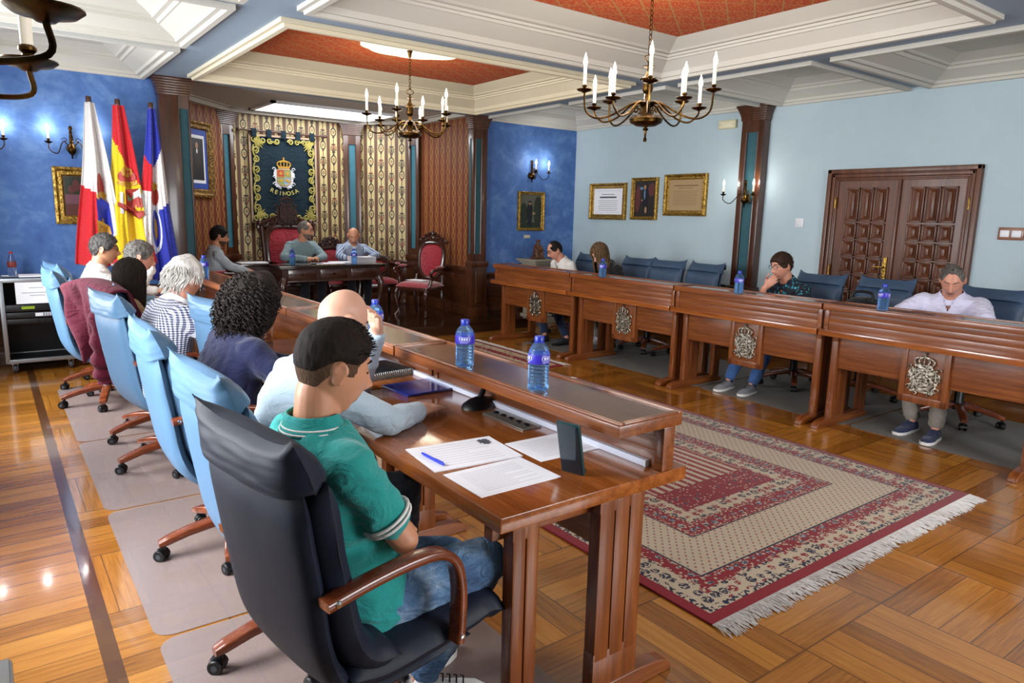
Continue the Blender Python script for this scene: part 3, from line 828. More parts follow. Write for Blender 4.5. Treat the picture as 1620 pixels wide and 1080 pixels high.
# fittings on the right wall ----------------------------------------------
t = thing('emergency_light', 'cream emergency light box high on the pale blue wall beside the wooden column', 'light', (XW, 5.53, 2.68))
mb = MB(); mb.cham(-.045, 0, -.125, .125, -.05, .05, .012); mb.build('housing', M['cream_plastic'], t)
mb = MB(); mb.cham(-.05, -.04, -.1, .1, -.035, .03, .008); mb.build('diffuser', plain('ribbed diffuser', '#ddd5b8', .4), t)
for s in (-.085, .085):
    mb = MB(); mb.ell((-.05, s, .0), .004, .006, .006, 8, 6); mb.build('screw', M['steel'], t)
t = thing('wall_socket', 'small white square wall plate left of the carved double door', 'wall plate', (XW, 4.485, 1.54))
mb = MB(); mb.cham(-.012, 0, -.05, .05, -.05, .05, .005); mb.build('plate', M['white_plastic'], t)
mb = MB(); mb.cham(-.016, -.01, -.028, .028, -.03, .028, .004); mb.build('rocker', M['white_plastic'], t)
t = thing('light_switch', 'wood framed double light switch right of the carved double door', 'light switch', (XW, 2.435, 1.49))
mb = MB(); mb.cham(-.014, 0, -.10, .10, -.055, .055, .006); mb.build('plate', M['oak_y'], t)
for s in (-.045, .045):
    mb = MB(); mb.cham(-.024, -.01, s - .036, s + .036, -.03, .03, .004); mb.build('rocker', M['white_plastic'], t)
# ------------------------------------------------------------------ heraldic crest (x right, z up, faces -y)
def crest_geo(mb, T, s=1.0, m=(0, 0, 0, 0, 0, 0, 0), d=.012):
    """mantle, q1, q2, q3, q4, crown, detail ; unit size about 1 wide and 1.25 high"""
    def P(poly, y0, y1, mat):
        n = len(poly)
        area = sum(poly[i][0] * poly[(i + 1) % n][1] - poly[(i + 1) % n][0] * poly[i][1] for i in range(n))
        if area < 0: poly = poly[::-1]
        vs = [T @ Vector((x * s, -y0, z * s)) for x, z in poly] + [T @ Vector((x * s, -y1, z * s)) for x, z in poly]
        fs = [tuple(range(n - 1, -1, -1)), tuple(range(n, 2 * n))] + [(i, (i + 1) % n, n + (i + 1) % n, n + i) for i in range(n)]
        mb.add(vs, [tuple(reversed(f)) for f in fs] if False else fs, mat)
    # scrolled parchment mantle behind
    out = []
    for i in range(48):
        a = 2 * pi * i / 48
        x = .47 * cos(a); z = .50 * sin(a)
        k = 1 + .09 * sin(5 * a + .6) + .05 * sin(11 * a)
        x = math.copysign(abs(cos(a)) ** .6 * .47, cos(a)) * k; z = math.copysign(abs(sin(a)) ** .6 * .47, sin(a)) * k
        out.append((x, z - .1))
    P(out, 0, d * .6, m[0])
    for sx in (-1, 1):      # curls
        for (cx, cz, r) in ((.46, .28, .09), (.44, -.42, .10), (.47, -.08, .06), (.2, -.6, .06)):
            pts = [T @ Vector((sx * (cx + r * (1 - t * .6) * cos(5.5 * t)) * s, -d * .8, (cz + r * (1 - t * .6) * sin(5.5 * t)) * s)) for t in [i / 12 for i in range(13)]]
            mb.tube(pts, .022 * s, 6, m[0])
    # shield in quarters
    def shield(x):  # lower outline depth at x
        return -.47 + .16 * (abs(x) / .33) ** 2.4
    for (x0, x1, z0, z1, mi) in ((-.33, 0, -.08, .26, 1), (0, .33, -.08, .26, 2)):
        P([(x0, z0), (x1, z0), (x1, z1), (x0, z1)], d * .5, d * 1.2, m[mi])
    for (a, b, mi) in ((-.33, 0, 3), (0, .33, 4)):
        low = [(a + (b - a) * i / 6, shield(a + (b - a) * i / 6)) for i in range(7)]
        P(low + [(b, -.08), (a, -.08)], d * .5, d * 1.2, m[mi])
    ring = [(-.33, .26), (.33, .26)] + [(.33 - .66 * i / 14, shield(.33 - .66 * i / 14)) for i in range(15)]
    mb.tube([T @ Vector((x * s, -d * 1.1, z * s)) for x, z in ring], .022 * s, 6, m[6], closed=True)
    mb.tube([T @ Vector((0, -d * 1.2, .26 * s)), T @ Vector((0, -d * 1.2, -.46 * s))], .014 * s, 6, m[6]); mb.tube([T @ Vector((-.33 * s, -d * 1.2, -.08 * s)), T @ Vector((.33 * s, -d * 1.2, -.08 * s))], .014 * s, 6, m[6])
    # charges: star, tree, tower, bird like blobs
    for (cx, cz, kind) in ((-.165, .09, 0), (.165, .09, 1), (-.16, -.24, 2), (.16, -.24, 3)):
        pts = []
        for i in range(16):
            a = 2 * pi * i / 16
            r = (.11 if i % 2 == 0 else .05) if kind == 0 else (.10 + .02 * sin(6 * a) if kind == 1 else (.09 + .03 * cos(4 * a) if kind == 2 else .10 * (1 + .3 * cos(2 * a + 1)) * .9))
            pts.append((cx + r * cos(a), cz + r * sin(a)))
        P(pts, d * 1.1, d * 1.6, m[6] if kind != 3 else m[5])
    # crown
    P([(-.27, .33), (.27, .33), (.30, .42), (-.30, .42)], d * .4, d * 1.6, m[5])
    for i in range(5):
        x = -.24 + .12 * i
        pts = [(x, .41), (x * 1.32, .50), (x * 1.2, .60), (x * .55, .665), (0, .69)]
        mb.tube([T @ Vector((a * s, -d * (1.0 + .6 * (1 - abs(x) * 3)), b * s)) for a, b in spline([(p[0], p[1], 0) for p in pts], 4) and [(q.x, q.y) for q in spline([(p[0], p[1], 0) for p in pts], 4)]], .028 * s, 6, m[5])
        mb.ell(tuple(T @ Vector((x * 1.3 * s, -d * 1.2, .46 * s))), .035 * s, .03 * s, .035 * s, 8, 6, m[5])
    mb.ell(tuple(T @ Vector((0, -d, .73 * s))), .045 * s, .03 * s, .045 * s, 8, 6, m[5])
    P([(-.014, .74), (.014, .74), (.014, .86), (-.014, .86)], d * .8, d * 1.3, m[5]); P([(-.045, .79), (.045, .79), (.045, .815), (-.045, .815)], d * .8, d * 1.3, m[5])

# ------------------------------------------------------------------ council desks
DX = .745
def make_desk():
    t = thing('council_desk', 'x', 'desk')
    H = .715
    mb = MB(); mb.cham(0, DX, -H, H, .716, .762, .006); mb.build('worktop', M['oak_top'], t)
    for s in (-1, 1):
        mb = MB(); mb.cham(.03, .54, s * (H - .10) - .02, s * (H - .10) + .02, .655, .716, .004); mb.build('bearer', M['oak_x'], t)
    # riser between worktop and shelf, with two grooves cut between planks on the room side
    mb = MB()
    for z0, z1 in ((.762, .8155), (.8175, .862), (.864, .908)): mb.cham(.635, .672, -H + .03, H - .03, z0, z1, .0016)
    mb.box(.637, .668, -H + .031, H - .031, .762, .905)
    for s in (-1, 1): mb.cham(.628, .68, s * (H - .02) - .018, s * (H - .02) + .018, .762, .908, .005)
    mb.build('riser', M['oak_y'], t)
    # shelf with raised lip
    mb = MB(); L = .022
    mb.cham(.425, .708, -H, H, .905, .944, .006)
    sh = mb.build('shelf', M['oak_y'], t)
    mb = MB(); mb.cham(.425, .425 + L, -H, H, .942, .953, .004); mb.cham(.708 - L, .708, -H, H, .942, .953, .004); mb.cham(.425 + L, .708 - L, -H, -H + L, .942, .953, .004); mb.cham(.425 + L, .708 - L, H - L, H, .942, .953, .004)
    mb.build('shelf_lip', M['oak_y'], sh)
    mb = MB(); mb.box(.425 + L, .708 - L, -H + L, H - L, .9435, .9455); mb.build('shelf_inset', M['oak_inset'], sh)
    # modesty boards
    for s in (-1, 1):
        y0, y1 = sorted((s * .158, s * .64))
        mb = MB(); mb.cham(.545, .572, y0, y1, .455, .716, .004); mb.build('modesty_panel', M['oak_y'], t)
    mb = MB(); mb.cham(.535, .585, -.16, .16, .318, .716, .004)
    # mitred raised border
    e = .05
    for (a, b, c, d) in ((-.16, .16, .318, .318 + e), (-.16, -.16 + e * .8, .318, .716), (.16 - e * .8, .16, .318, .716)): mb.cham(.58, .592, a, b, c, d, .004)
    cp = mb.build('centre_panel', M['oak_z'], t)
    mb = MB(); crest_geo(mb, Matrix.Translation((.587, 0, .515)) @ Matrix.Rotation(radians(90), 4, 'Z'), .205, d=.014); mb.build('crest', M['silver'], cp)
    # end supports: wide room post, narrow sitter post, foot with rounded toes
    for s in (-1, 1):
        yo = s * .655
        mb = MB()
        def fluted(x0, x1, k):
            w = (x1 - x0) / k
            for i in range(k): mb.cham(x0 + w * i + .0015, x0 + w * (i + 1) - .0015, yo - .025, yo + .025, .16, .70, .007)
            mb.cham(x0, x1, yo - .024, yo + .024, .055, .19, .004); mb.cham(x0, x1, yo - .024, yo + .024, .66, .716, .004)
        fluted(.40, .595, 3); mb.build('post', M['oak_z'], t)
        mb = MB(); fluted(.07, .165, 2); mb.build('post', M['oak_z'], t)
        mb = MB()
        prof = [(.03, 0), (.775, 0), (.775, .02), (.755, .042), (.70, .058), (.60, .066), (.20, .066), (.10, .058), (.05, .042), (.03, .02)]
        vs = [(x, yo - .028, z) for x, z in prof] + [(x, yo + .028, z) for x, z in prof]; k = len(prof)
        mb.add(vs, [tuple(range(k)), tuple(range(2 * k - 1, k - 1, -1))] + [(i + k, (i + 1) % k + k, (i + 1) % k, i) for i in range(k)])
        mb.build('foot', M['oak_x'], t, bevel=.004)
    return t
desk = make_desk()
DL, DR = 1.024, 5.725
DYS = [2.12, 3.565, 5.01, 6.455]
LL = ['oak council desk nearest the camera with papers and a standing phone on its worktop', 'oak council desk with the blue folder side behind, second in the near row', 'oak council desk in front of the white haired man, third in the near row', 'oak council desk at the dais end of the near row']
LR = ['oak council desk opposite, in front of the heavy man in a lilac polo', 'oak council desk opposite, in front of the man in a turquoise patterned shirt', 'oak council desk opposite, in front of the woman with long wavy hair', 'oak council desk opposite, nearest the dais, in front of the man in the white shirt']
LL[1] = 'oak council desk in front of the curly haired woman, second in the near row'
for i, y in enumerate(DYS):
    d = desk if i == 0 else copy_tree(desk)
    d.location = (DL, y, 0); tag(d, LL[i], 'desk', 'council desks')
for i, y in enumerate(DYS):
    d = copy_tree(desk); d.location = (DR, y - .01, 0); d.rotation_euler.z = pi; tag(d, LR[i], 'desk', 'council desks')

# ------------------------------------------------------------------ office chairs (face +y locally)
def make_chair(mat_shell, mat_seat):
    t = thing('office_chair', 'x', 'office chair')
    smat = mat_seat
    # star base
    for k in range(5):
        a = radians(90 + 36 + 72 * k); T = Matrix.Rotation(a, 4, 'Z')
        mb = MB()
        pts = [(.035, 0, .135), (.10, 0, .132), (.20, 0, .116), (.29, 0, .092), (.325, 0, .082)]
        sec = [(.030, .020), (.031, .021), (.029, .020), (.027, .019), (.022, .013)]
        def fn(u, v, pts=pts, sec=sec):
            i = min(int(v * 4), 3); f = v * 4 - i
            p = Vector(pts[i]).lerp(Vector(pts[i + 1]), f); w = sec[i][0] + (sec[i + 1][0] - sec[i][0]) * f; h = sec[i][1] + (sec[i + 1][1] - sec[i][1]) * f
            an = 2 * pi * u
            cx, sx_ = cos(an), sin(an)
            return (p.x, math.copysign(abs(cx) ** .5, cx) * w, p.z + math.copysign(abs(sx_) ** .5, sx_) * h)
        mb.grid(fn, 20, 17, 0, T, closeu=True)
        b = len(mb.v); mb.f.append(tuple(range(b - 20, b))); mb.m.append(0); mb.f.append(tuple(reversed(range(b - 20 * 17, b - 20 * 16)))); mb.m.append(0)
        leg = mb.build('leg', M['cherry'], t)
        mb = MB(); c = T @ Vector((.305, 0, 0))
        a2 = a + .6 * ((k * 7) % 5)
        W = Matrix.Translation((c.x, c.y, .027)) @ Matrix.Rotation(a2, 4, 'Z')
        for sy in (-.018, .018):
            mb.lathe([(.004, -.009), (.024, -.009), (.027, -.005), (.027, .005), (.024, .009), (.004, .009)], 18, 0, W @ Matrix.Translation((-.012, sy, 0)) @ Matrix.Rotation(pi / 2, 4, 'X'))
            mb.lathe([(.001, -.0105), (.011, -.0105), (.011, .0105), (.001, .0105)], 12, 1, W @ Matrix.Translation((-.012, sy, 0)) @ Matrix.Rotation(pi / 2, 4, 'X'))
        mb.grid(lambda u, v: (-.012 + .031 * cos(pi * (.05 + u * .72)), (-.020 + .040 * v), .031 * sin(pi * (.05 + u * .72))), 10, 4, 0, W)
        mb.tube([c + Vector((0, 0, .03)), c + Vector((0, 0, .078))], .009, 8)
        mb.build('caster', [M['black'], M['rubber']], leg)
    mb = MB(); mb.lathe([(.0, .10), (.04, .10), (.044, .13), (.040, .160), (.034, .17), (.034, .25), (.028, .26), (.028, .37), (.0, .37)], 20); mb.lathe([(.046, .148), (.05, .152), (.046, .158)], 20)
    mb.cham(-.11, .11, -.13, .13, .36, .395, .01); mb.tube([(-.10, .02, .375), (-.23, .03, .37)], .008, 8)
    mb.build('column', M['black'], t)
    W = .245
    # seat cushion with pinched corners
    def seat(u, v):
        x = -1 + 2 * u; an = 2 * pi * v
        return x, an
    mb = MB()
    def slab(path, thick, wfn, mat, nu=25, ear=0, round_=.5, bulge=.012):
        """closed pad swept along path [(y,z)]; thick/width vary"""
        P = spline([(0, p[0], p[1]) for p in path], 6); n = len(P)
        tang = [(P[min(i + 1, n - 1)] - P[max(i - 1, 0)]).normalized() for i in range(n)]
        nor = [Vector((0, -t.z, t.y)) for t in tang]
        def top(sgn):
            def fn(u, v):
                i = min(int(round(v * (n - 1))), n - 1); x = -1 + 2 * u; w = wfn(i / (n - 1))
                edge = (1 - abs(x) ** 6) ** .5 if abs(x) < 1 else 0
                e2 = v * 1.0
                endf = min(1, (max(0, min(i, n - 1 - i)) / (n * .08)) ** .5) if n > 3 else 1
                th = (thick if not callable(thick) else thick(v)) * .5 * edge * endf
                b = bulge * (1 - x * x) * endf
                earv = ear * (abs(x) ** 5) * max(0, (v - .8) / .2)
                wig = .0025 * noise.noise(Vector((x * 3, v * 7, sgn * 2 + n * .1)))
                p = P[i] + nor[i] * (sgn * (th + b * .5 + wig)) + tang[i] * earv
                return (x * w, p.y, p.z)
            return fn
        b0 = len(mb.v); nv = n
        A = top(1); B = top(-1)
        va = [A(i / (nu - 1), j / (nv - 1)) for j in range(nv) for i in range(nu)]
        vb = [B(i / (nu - 1), j / (nv - 1)) for j in range(nv) for i in range(nu)]
        mb.v += va + vb; K = nu * nv
        for j in range(nv - 1):
            for i in range(nu - 1):
                a = b0 + j * nu + i
                mb.f.append((a, a + 1, a + nu + 1, a + nu)); mb.m.append(mat)
                mb.f.append((a + K + nu, a + K + nu + 1, a + K + 1, a + K)); mb.m.append(mat)
        for j in range(nv - 1):
            for i in (0, nu - 1):
                a = b0 + j * nu + i; f = (a, a + nu, a + nu + K, a + K)
                mb.f.append(f if i == 0 else f[::-1]); mb.m.append(mat)
        for j in (0, nv - 1):
            for i in range(nu - 1):
                a = b0 + j * nu + i; f = (a, a + K, a + K + 1, a + 1)
                mb.f.append(f if j == 0 else f[::-1]); mb.m.append(mat)
    slab([(-.20, .455), (-.10, .435), (.05, .44), (.18, .452), (.245, .462), (.285, .452)], lambda v: .085, lambda v: W - .012 + .012 * v, 0, ear=.02, bulge=.02)
    mb2 = mb; st = mb2.build('seat', M[mat_seat], t, angle=60)
    # shell: under the seat and up the back
    mb = MB()
    slab([(.20, .395), (.02, .385), (-.13, .395), (-.205, .44), (-.25, .53), (-.276, .68), (-.298, .82), (-.322, .985)], lambda v: .055, lambda v: W * (.84 + .13 * min(1, v * 1.3)), 0, bulge=.015)
    bk = mb.build('backrest', M[mat_shell], t, angle=60)
    mb = MB()
    slab([(-.06, .47), (-.135, .485), (-.185, .555), (-.215, .68), (-.238, .80), (-.264, .975)], lambda v: .085, lambda v: W * (.97 + .05 * v), 0, bulge=.015)
    mb.build('back_cushion', M[mat_seat], bk, angle=60)
    mb = MB()
    slab([(-.292, .955), (-.300, .98), (-.310, 1.005), (-.320, 1.03), (-.330, 1.052)], lambda v: .130 - .085 * v ** 1.8, lambda v: W * (1.02), 0, ear=.04, bulge=.012)
    mb.build('headrest', M[mat_seat], bk, angle=60)
    # bent wood arms
    for s in (-1, 1):
        pts = spline([(0, -.285, .700), (0, -.16, .716), (0, -.04, .722), (0, .04, .712), (0, .088, .672), (0, .106, .60), (0, .106, .52), (0, .10, .445)], 6)
        mb = MB(); k = len(pts)
        tg = [(pts[min(i + 1, k - 1)] - pts[max(i - 1, 0)]).normalized() for i in range(k)]
        def fn(u, v):
            i = min(int(round(v * (k - 1))), k - 1); an = 2 * pi * u; nn = Vector((0, -tg[i].z, tg[i].y))
            cx, sn = cos(an), sin(an)
            q = pts[i] + nn * (math.copysign(abs(sn) ** .4, sn) * .013)
            return (s * (W + .012) + math.copysign(abs(cx) ** .4, cx) * .024, q.y, q.z)
        mb.grid(fn, 16, k, 0, closeu=True); b = len(mb.v)
        mb.f.append(tuple(range(b - 16, b))); mb.m.append(0); mb.f.append(tuple(reversed(range(b - 16 * k, b - 16 * k + 16)))); mb.m.append(0)
        ar = mb.build('armrest', M['cherry'], t, angle=50)
        for (y, z) in ((-.262, .704), (.102, .465)):
            mb = MB(); mb.lathe([(.0, 0), (.009, 0), (.008, .004), (.0, .006)], 10, 0, Matrix.Translation((s * (W + .035), y, z)) @ Matrix.Rotation(s * pi / 2, 4, 'Y')); mb.build('bolt', M['chrome'], ar)
    return t
LEATHER = 'leather_mid'
ch0 = make_chair('leather_blue', 'leather_blue'); chD = make_chair('leather_shade_near', 'leather_shade_near'); chR = make_chair('leather_shade_far', 'leather_shade_far')
used = set()
def place(proto, x, y, face, label, group):
    """face: angle of facing direction from +X"""
    if proto.name in used: c = copy_tree(proto)
    else: c = proto; used.add(proto.name)
    c.location = (x, y, 0); c.rotation_euler.z = face - pi / 2
    return tag(c, label, 'office chair', group)
GL = 'blue office chairs along the near desks'; GR = 'blue office chairs along the opposite desks'
place(chD, .765, 1.665, radians(9), 'dark shaded blue office chair under the man in the teal polo', GL)
place(ch0, .82, 2.32, radians(4), 'light blue office chair behind the bald man in grey blue', GL)
place(ch0, .82, 3.24, radians(0), 'light blue office chair behind the curly haired woman', GL)
place(ch0, 1.26, 4.05, radians(12), 'empty light blue office chair between the white haired man and the curly haired woman', GL)
place(ch0, .83, 4.55, radians(10), 'blue office chair behind the man in the checked shirt, in front of the maroon jacket', GL)
JCH = place(ch0, .86, 5.20, radians(16), 'blue office chair with the maroon jacket hung over its back', GL)
place(ch0, .68, 6.28, radians(4), 'light blue office chair seen just beyond the maroon jacket', GL)
place(ch0, .74, 6.95, radians(8), 'light blue office chair behind the man in the white shirt by the flags', GL)
rc = [(6.20, 6.98, 182, 'shaded blue office chair behind the man in the white shirt below the portrait'), (6.22, 6.15, 180, 'shaded blue office chair behind the long haired woman'), (6.22, 5.66, 180, 'first empty shaded blue office chair to the right of the long haired woman'),
      (6.22, 5.14, 174, 'empty shaded blue office chair beside the crutch'), (6.12, 3.68, 178, 'shaded blue office chair behind the man in the turquoise shirt'), (6.22, 3.10, 180, 'empty shaded blue office chair with a dark bag, in front of the carved door'), (6.16, 2.25, 174, 'shaded blue office chair behind the heavy man in the lilac polo')]
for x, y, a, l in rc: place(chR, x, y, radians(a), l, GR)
# ------------------------------------------------------------------ rugs and mats
mb = MB()
W_, H_ = RX1 - RX0, RY1 - RY0
mb.cham(0, W_, 0, H_, 0, .010, .004)
t = thing('rug', 'large red and cream oriental rug with white fringe on the parquet between the desk rows', 'rug', (RX0, RY0, 0.001))
mb.build('pile', M['rug'], t)
def fringe(x0, x1, n, axis, base, sgn, L, parent, jit):
    mb = MB(); rr = random.Random(n)
    for i in range(n):
        u = x0 + (x1 - x0) * (i + rr.random()) / n
        l = L * (.75 + .4 * rr.random() + .25 * noise.noise(Vector((u * 7, jit, 0)))); k = rr.uniform(-.03, .03) + .02 * noise.noise(Vector((u * 5, 3, jit)))
        pts = [(u, base, .008), (u + k * .4, base + sgn * l * .5, .006 + rr.random() * .006), (u + k, base + sgn * l, .003)]
        if axis == 'y': pts = [(b, a, c) for a, b, c in pts]
        mb.tube(pts, [.0032, .0032, .002], 4, 0, cap=False)
    o = mb.build('fringe', M['fringe'], parent); tag(o, kind='stuff'); return o
fringe(0, W_, 620, 'x', 0.0, -1, .085, t, 1); fringe(0, W_, 300, 'x', H_, 1, .085, t, 2)
t = thing('rug', 'second cream and red rug with its fringed edge by the far desks', 'rug', (2.42, 5.48, 0.001))
mb = MB(); mb.cham(0, 2.35, 0, 1.72, 0, .010, .004); mb.build('pile', M['rug2'], t)
fringe(0, 1.72, 260, 'y', 2.35, 1, .085, t, 3)
def mat_(name, label, x0, x1, y0, y1, m, z=.002, r=.07):
    poly = []
    for cx, cy, a0 in ((x1 - r, y0 + r, -90), (x1 - r, y1 - r, 0), (x0 + r, y1 - r, 90), (x0 + r, y0 + r, 180)):
        for i in range(6): a = radians(a0 + 18 * i); poly.append((cx + r * cos(a), cy + r * sin(a)))
    mb = MB(); mb.prism(poly, z, z + .002)
    return tag(mb.build(name, m, smooth=False), label, 'floor mat', 'chair mats')
for (y0, y1, l) in ((1.28, 2.60, 'translucent plastic chair mat under the two nearest office chairs'), (2.615, 3.93, 'translucent plastic chair mat under the second pair of near chairs'), (3.945, 5.25, 'translucent plastic chair mat under the third pair of near chairs'), (5.265, 6.95, 'translucent plastic chair mat at the dais end of the near desks')):
    mat_('chair_mat', l, .37, 1.42, y0, y1, M['mat_clear'])
for (y0, y1, l) in ((1.3, 2.66, 'grey floor mat under the heavy man in the lilac polo'), (2.68, 4.10, 'grey floor mat under the man in the turquoise shirt'), (4.12, 5.48, 'grey floor mat under the empty opposite chairs'), (5.5, 6.8, 'grey floor mat under the long haired woman')):
    mat_('floor_mat', l, 5.24, 6.55, y0, y1, M['mat_grey'])

# ------------------------------------------------------------------ candle lamps
def candle_parts(parent, p, hc, hb, pan_r=.045, sc=1):
    """drip pan, socket, sleeve and bulb as children of the arm, p = arm tip"""
    T = Matrix.Translation(p)
    mb = MB(); mb.lathe([(.0, -.012), (.012, -.012), (.02, -.006), (pan_r * .8, -.002), (pan_r, .006), (pan_r * .97, .009), (pan_r * .7, .003), (.014, .004), (.010, .02), (.016, .026), (.016, .032), (.012, .036), (.0, .036)], 20, 0, T); mb.build('drip_pan', M['brass'], parent)
    mb = MB(); mb.lathe([(.011, .03), (.011, .03 + hc), (.006, .034 + hc)], 14, 0, T); mb.build('candle', M['candle'], parent)
    z = .03 + hc
    mb = MB(); mb.lathe([(.006, z), (.0125, z + hb * .2), (.0135, z + hb * .34), (.010, z + hb * .6), (.004, z + hb * .86), (.0008, z + hb)], 14, 0, T); mb.build('bulb', M['glow_candle'], parent)
def chandelier(x, y, zc, zbody, label, R0=.36):
    """zc ceiling, zbody centre of the bowl"""
    t = thing('chandelier', label, 'chandelier', (x, y, zbody), 0, 'brass chandeliers')
    h = zc - zbody
    mb = MB(); mb.lathe([(.0, -.13), (.006, -.128), (.010, -.115), (.005, -.10), (.007, -.06), (.016, -.05), (.007, -.04), (.012, -.03), (.05, -.028), (.078, -.008), (.082, .012), (.07, .03), (.05, .036), (.03, .045), (.022, .07), (.022, .10), (.034, .11), (.036, .118), (.02, .125), (.012, .14), (.011, .17), (.020, .18), (.027, .20), (.024, .24), (.028, .25), (.04, .258), (.04, .265), (.02, .275), (.016, .285), (.008, .30), (.008, .325), (.030, .335), (.030, .34), (.006, .345), (.006, .37)], 28, 0, Matrix.Diagonal((1.32, 1.32, 1, 1)))
    mb.build('body', M['brass'], t)
    mb = MB(); z = .37; k = 0
    for s in (-1, 1): mb.tube(spline([(0, 0, .365), (s * .03, 0, .375), (s * .035, 0, .40), (s * .012, 0, .405), (0, 0, .425)], 5), .004, 6)
    z = .43
    while z < h - .07:
        a = (k % 2) * pi / 2; pts = []
        for i in range(14):
            q = 2 * pi * i / 14; pts.append((.010 * cos(q) * cos(a), .010 * cos(q) * sin(a), z + .019 * sin(q)))
        mb.tube(pts, .0028, 5, closed=True); z += .029; k += 1
    mb.build('chain', M['brass'], t)
    mb = MB(); mb.lathe([(.0, h - .085), (.012, h - .08), (.016, h - .06), (.02, h - .04), (.03, h - .015), (.045, h - .004), (.05, h), (.0, h)], 20); mb.build('canopy', M['brass'], t)
    for k in range(10):
        a = radians(36 * k + 9); up_ = k % 2 == 0
        ca, sa = cos(a), sin(a)
        rr = R0 * (1.0 if up_ else .86); zt = .17 if up_ else .095
        prof = [(.02, .085), (.06, .115), (.11, .10), (rr * .55, .03), (rr * .8, .005), (rr * .97, .05), (rr, zt - .012)]
        mb = MB(); mb.tube([(r * ca, r * sa, z) for r, z in [(p.x, p.y) for p in spline([(r, z, 0) for r, z in prof], 6)]], .0062, 8)
        mb.tube([((.075 + .028 * (1 - q / 14) * cos(q * .55)) * ca, (.075 + .028 * (1 - q / 14) * cos(q * .55)) * sa, .07 + .028 * (1 - q / 14) * sin(q * .55)) for q in range(13)], .004, 6)
        arm = mb.build('arm', M['brass'], t)
        candle_parts(arm, (rr * ca, rr * sa, zt), .115 if up_ else .10, .085, .050)
    return t
CH = [(3.52, 3.32, 'brass chandelier with ten lit candles hanging large in front of the pale blue wall'), (3.32, 6.15, 'smaller looking brass chandelier hanging in front of the dais wallpaper')]
chandelier(CH[0][0], CH[0][1], 3.05, 2.17, CH[0][2], .42); chandelier(CH[1][0], CH[1][1], 3.05, 2.275, CH[1][2], .40)
# pale scalloped medallion round the chandelier hook
for (x, y, l) in ((3.33, 6.10, 'pale scalloped ceiling medallion above the chandelier by the dais'), (3.45, 2.85, 'pale scalloped ceiling medallion above the large chandelier')):
    mb = MB(); pl = []
    for i in range(96):
        a = 2 * pi * i / 96; r = 1 + .07 * abs(sin(4 * a)); pl.append((.47 * r * cos(a), .34 * r * sin(a)))
    mb.prism(pl, -.02, 0)
    o = mb.build('ceiling_medallion', M['medallion'], loc=(x, y, 3.05), smooth=False); tag(o, l, 'ceiling medallion')

def sconce(loc, rz, label, arms, pan=.036, lowz=-.05):
    """wall side is +y locally, arms [(angle, reach)]"""
    t = thing('wall_sconce', label, 'wall lamp', loc, rz, 'brass wall sconces')
    mb = MB(); mb.lathe([(.0, -.10), (.006, -.095), (.010, -.085), (.006, -.075), (.012, -.06), (.032, -.04), (.04, -.015), (.036, .01), (.02, .03), (.014, .05), (.02, .06), (.014, .075), (.017, .10), (.012, .14), (.018, .15), (.010, .165), (.016, .18), (.019, .195), (.010, .21), (.0, .215)], 20, 0, Matrix.Translation((0, -.045, 0)))
    mb.lathe([(.0, 0), (.045, 0), (.04, .02), (.012, .03), (.012, .05)], 18, 0, Matrix.Translation((0, 0, .0)) @ Matrix.Rotation(pi / 2, 4, 'X'))
    mb.build('back_plate', M['brass'], t)
    for a, r in arms:
        ca, sa = cos(a), sin(a)
        prof = [(.02, .02), (.06, .06), (.085, .03), (r * .62, lowz), (r * .85, lowz + .005), (r, -.01), (r, .035)]
        mb = MB(); mb.tube([(p.x * ca, -.045 + p.x * sa, p.y) for p in spline([(q[0], q[1], 0) for q in prof], 6)], .0052, 8)
        mb.tube([((.055 + .026 * (1 - q / 14) * cos(q * .55)) * ca, -.045 + (.055 + .026 * (1 - q / 14) * cos(q * .55)) * sa, .075 + .026 * (1 - q / 14) * sin(q * .55)) for q in range(13)], .0035, 6)
        arm = mb.build('arm', M['brass'], t)
        candle_parts(arm, (r * ca, -.045 + r * sa, .045), .075, .07, pan)
    return t
SCN = [((.745, YB, 2.085), 0, 'brass wall sconce above the gilt framed picture behind the flags', [(radians(-172), .19), (radians(-8), .20)]),
       ((.02, YB, 2.085), 0, 'brass wall sconce at the left edge of the blue wall', [(radians(-172), .19), (radians(-8), .19)]),
       ((6.43, YB, 2.12), 0, 'brass wall sconce above the portrait on the right blue wall', [(radians(-100), .12), (radians(-12), .27)]),
       ((XW - .12, 5.11, 1.80), -pi / 2, 'brass wall sconce on the wooden column of the pale wall', [(radians(-165), .26), (radians(-15), .14)])]
for l, rz, lb, arms in SCN: sconce(l, rz, lb, arms)
sconce((XL, 1.48, 1.77), pi / 2, 'brass wall sconce close to the camera at the upper left corner', [(radians(-114.7), .55), (radians(-64.4), .555)], .051, -.03)

# ------------------------------------------------------------------ framed pictures
def framed(name, label, cat, loc, rz, w, h, fw, frame_mat, parts, depth=.04, group=None):
    """centre at loc, faces -y locally"""
    t = thing(name, label, cat, loc, rz, group)
    mb = MB()
    prof = [(0, 0), (0, -depth), (fw * .25, -depth * 1.15), (fw * .5, -depth * .75), (fw * .85, -depth * .8), (fw, -depth * .4), (fw, -.006)]
    R4 = []
    for i, (ins, y) in enumerate(prof):
        b = len(mb.v); mb.v += [(-w / 2 + ins, y, -h / 2 + ins), (w / 2 - ins, y, -h / 2 + ins), (w / 2 - ins, y, h / 2 - ins), (-w / 2 + ins, y, h / 2 - ins)]; R4.append(b)
    for a, b in zip(R4, R4[1:]):
        for k in range(4): mb.f.append((a + k, a + (k + 1) % 4, b + (k + 1) % 4, b + k)); mb.m.append(0)
    mb.build('frame', frame_mat, t, smooth=False)
    for nm, m, geo in parts:
        b = MB(); geo(b); b.build(nm, m, t)
    return t
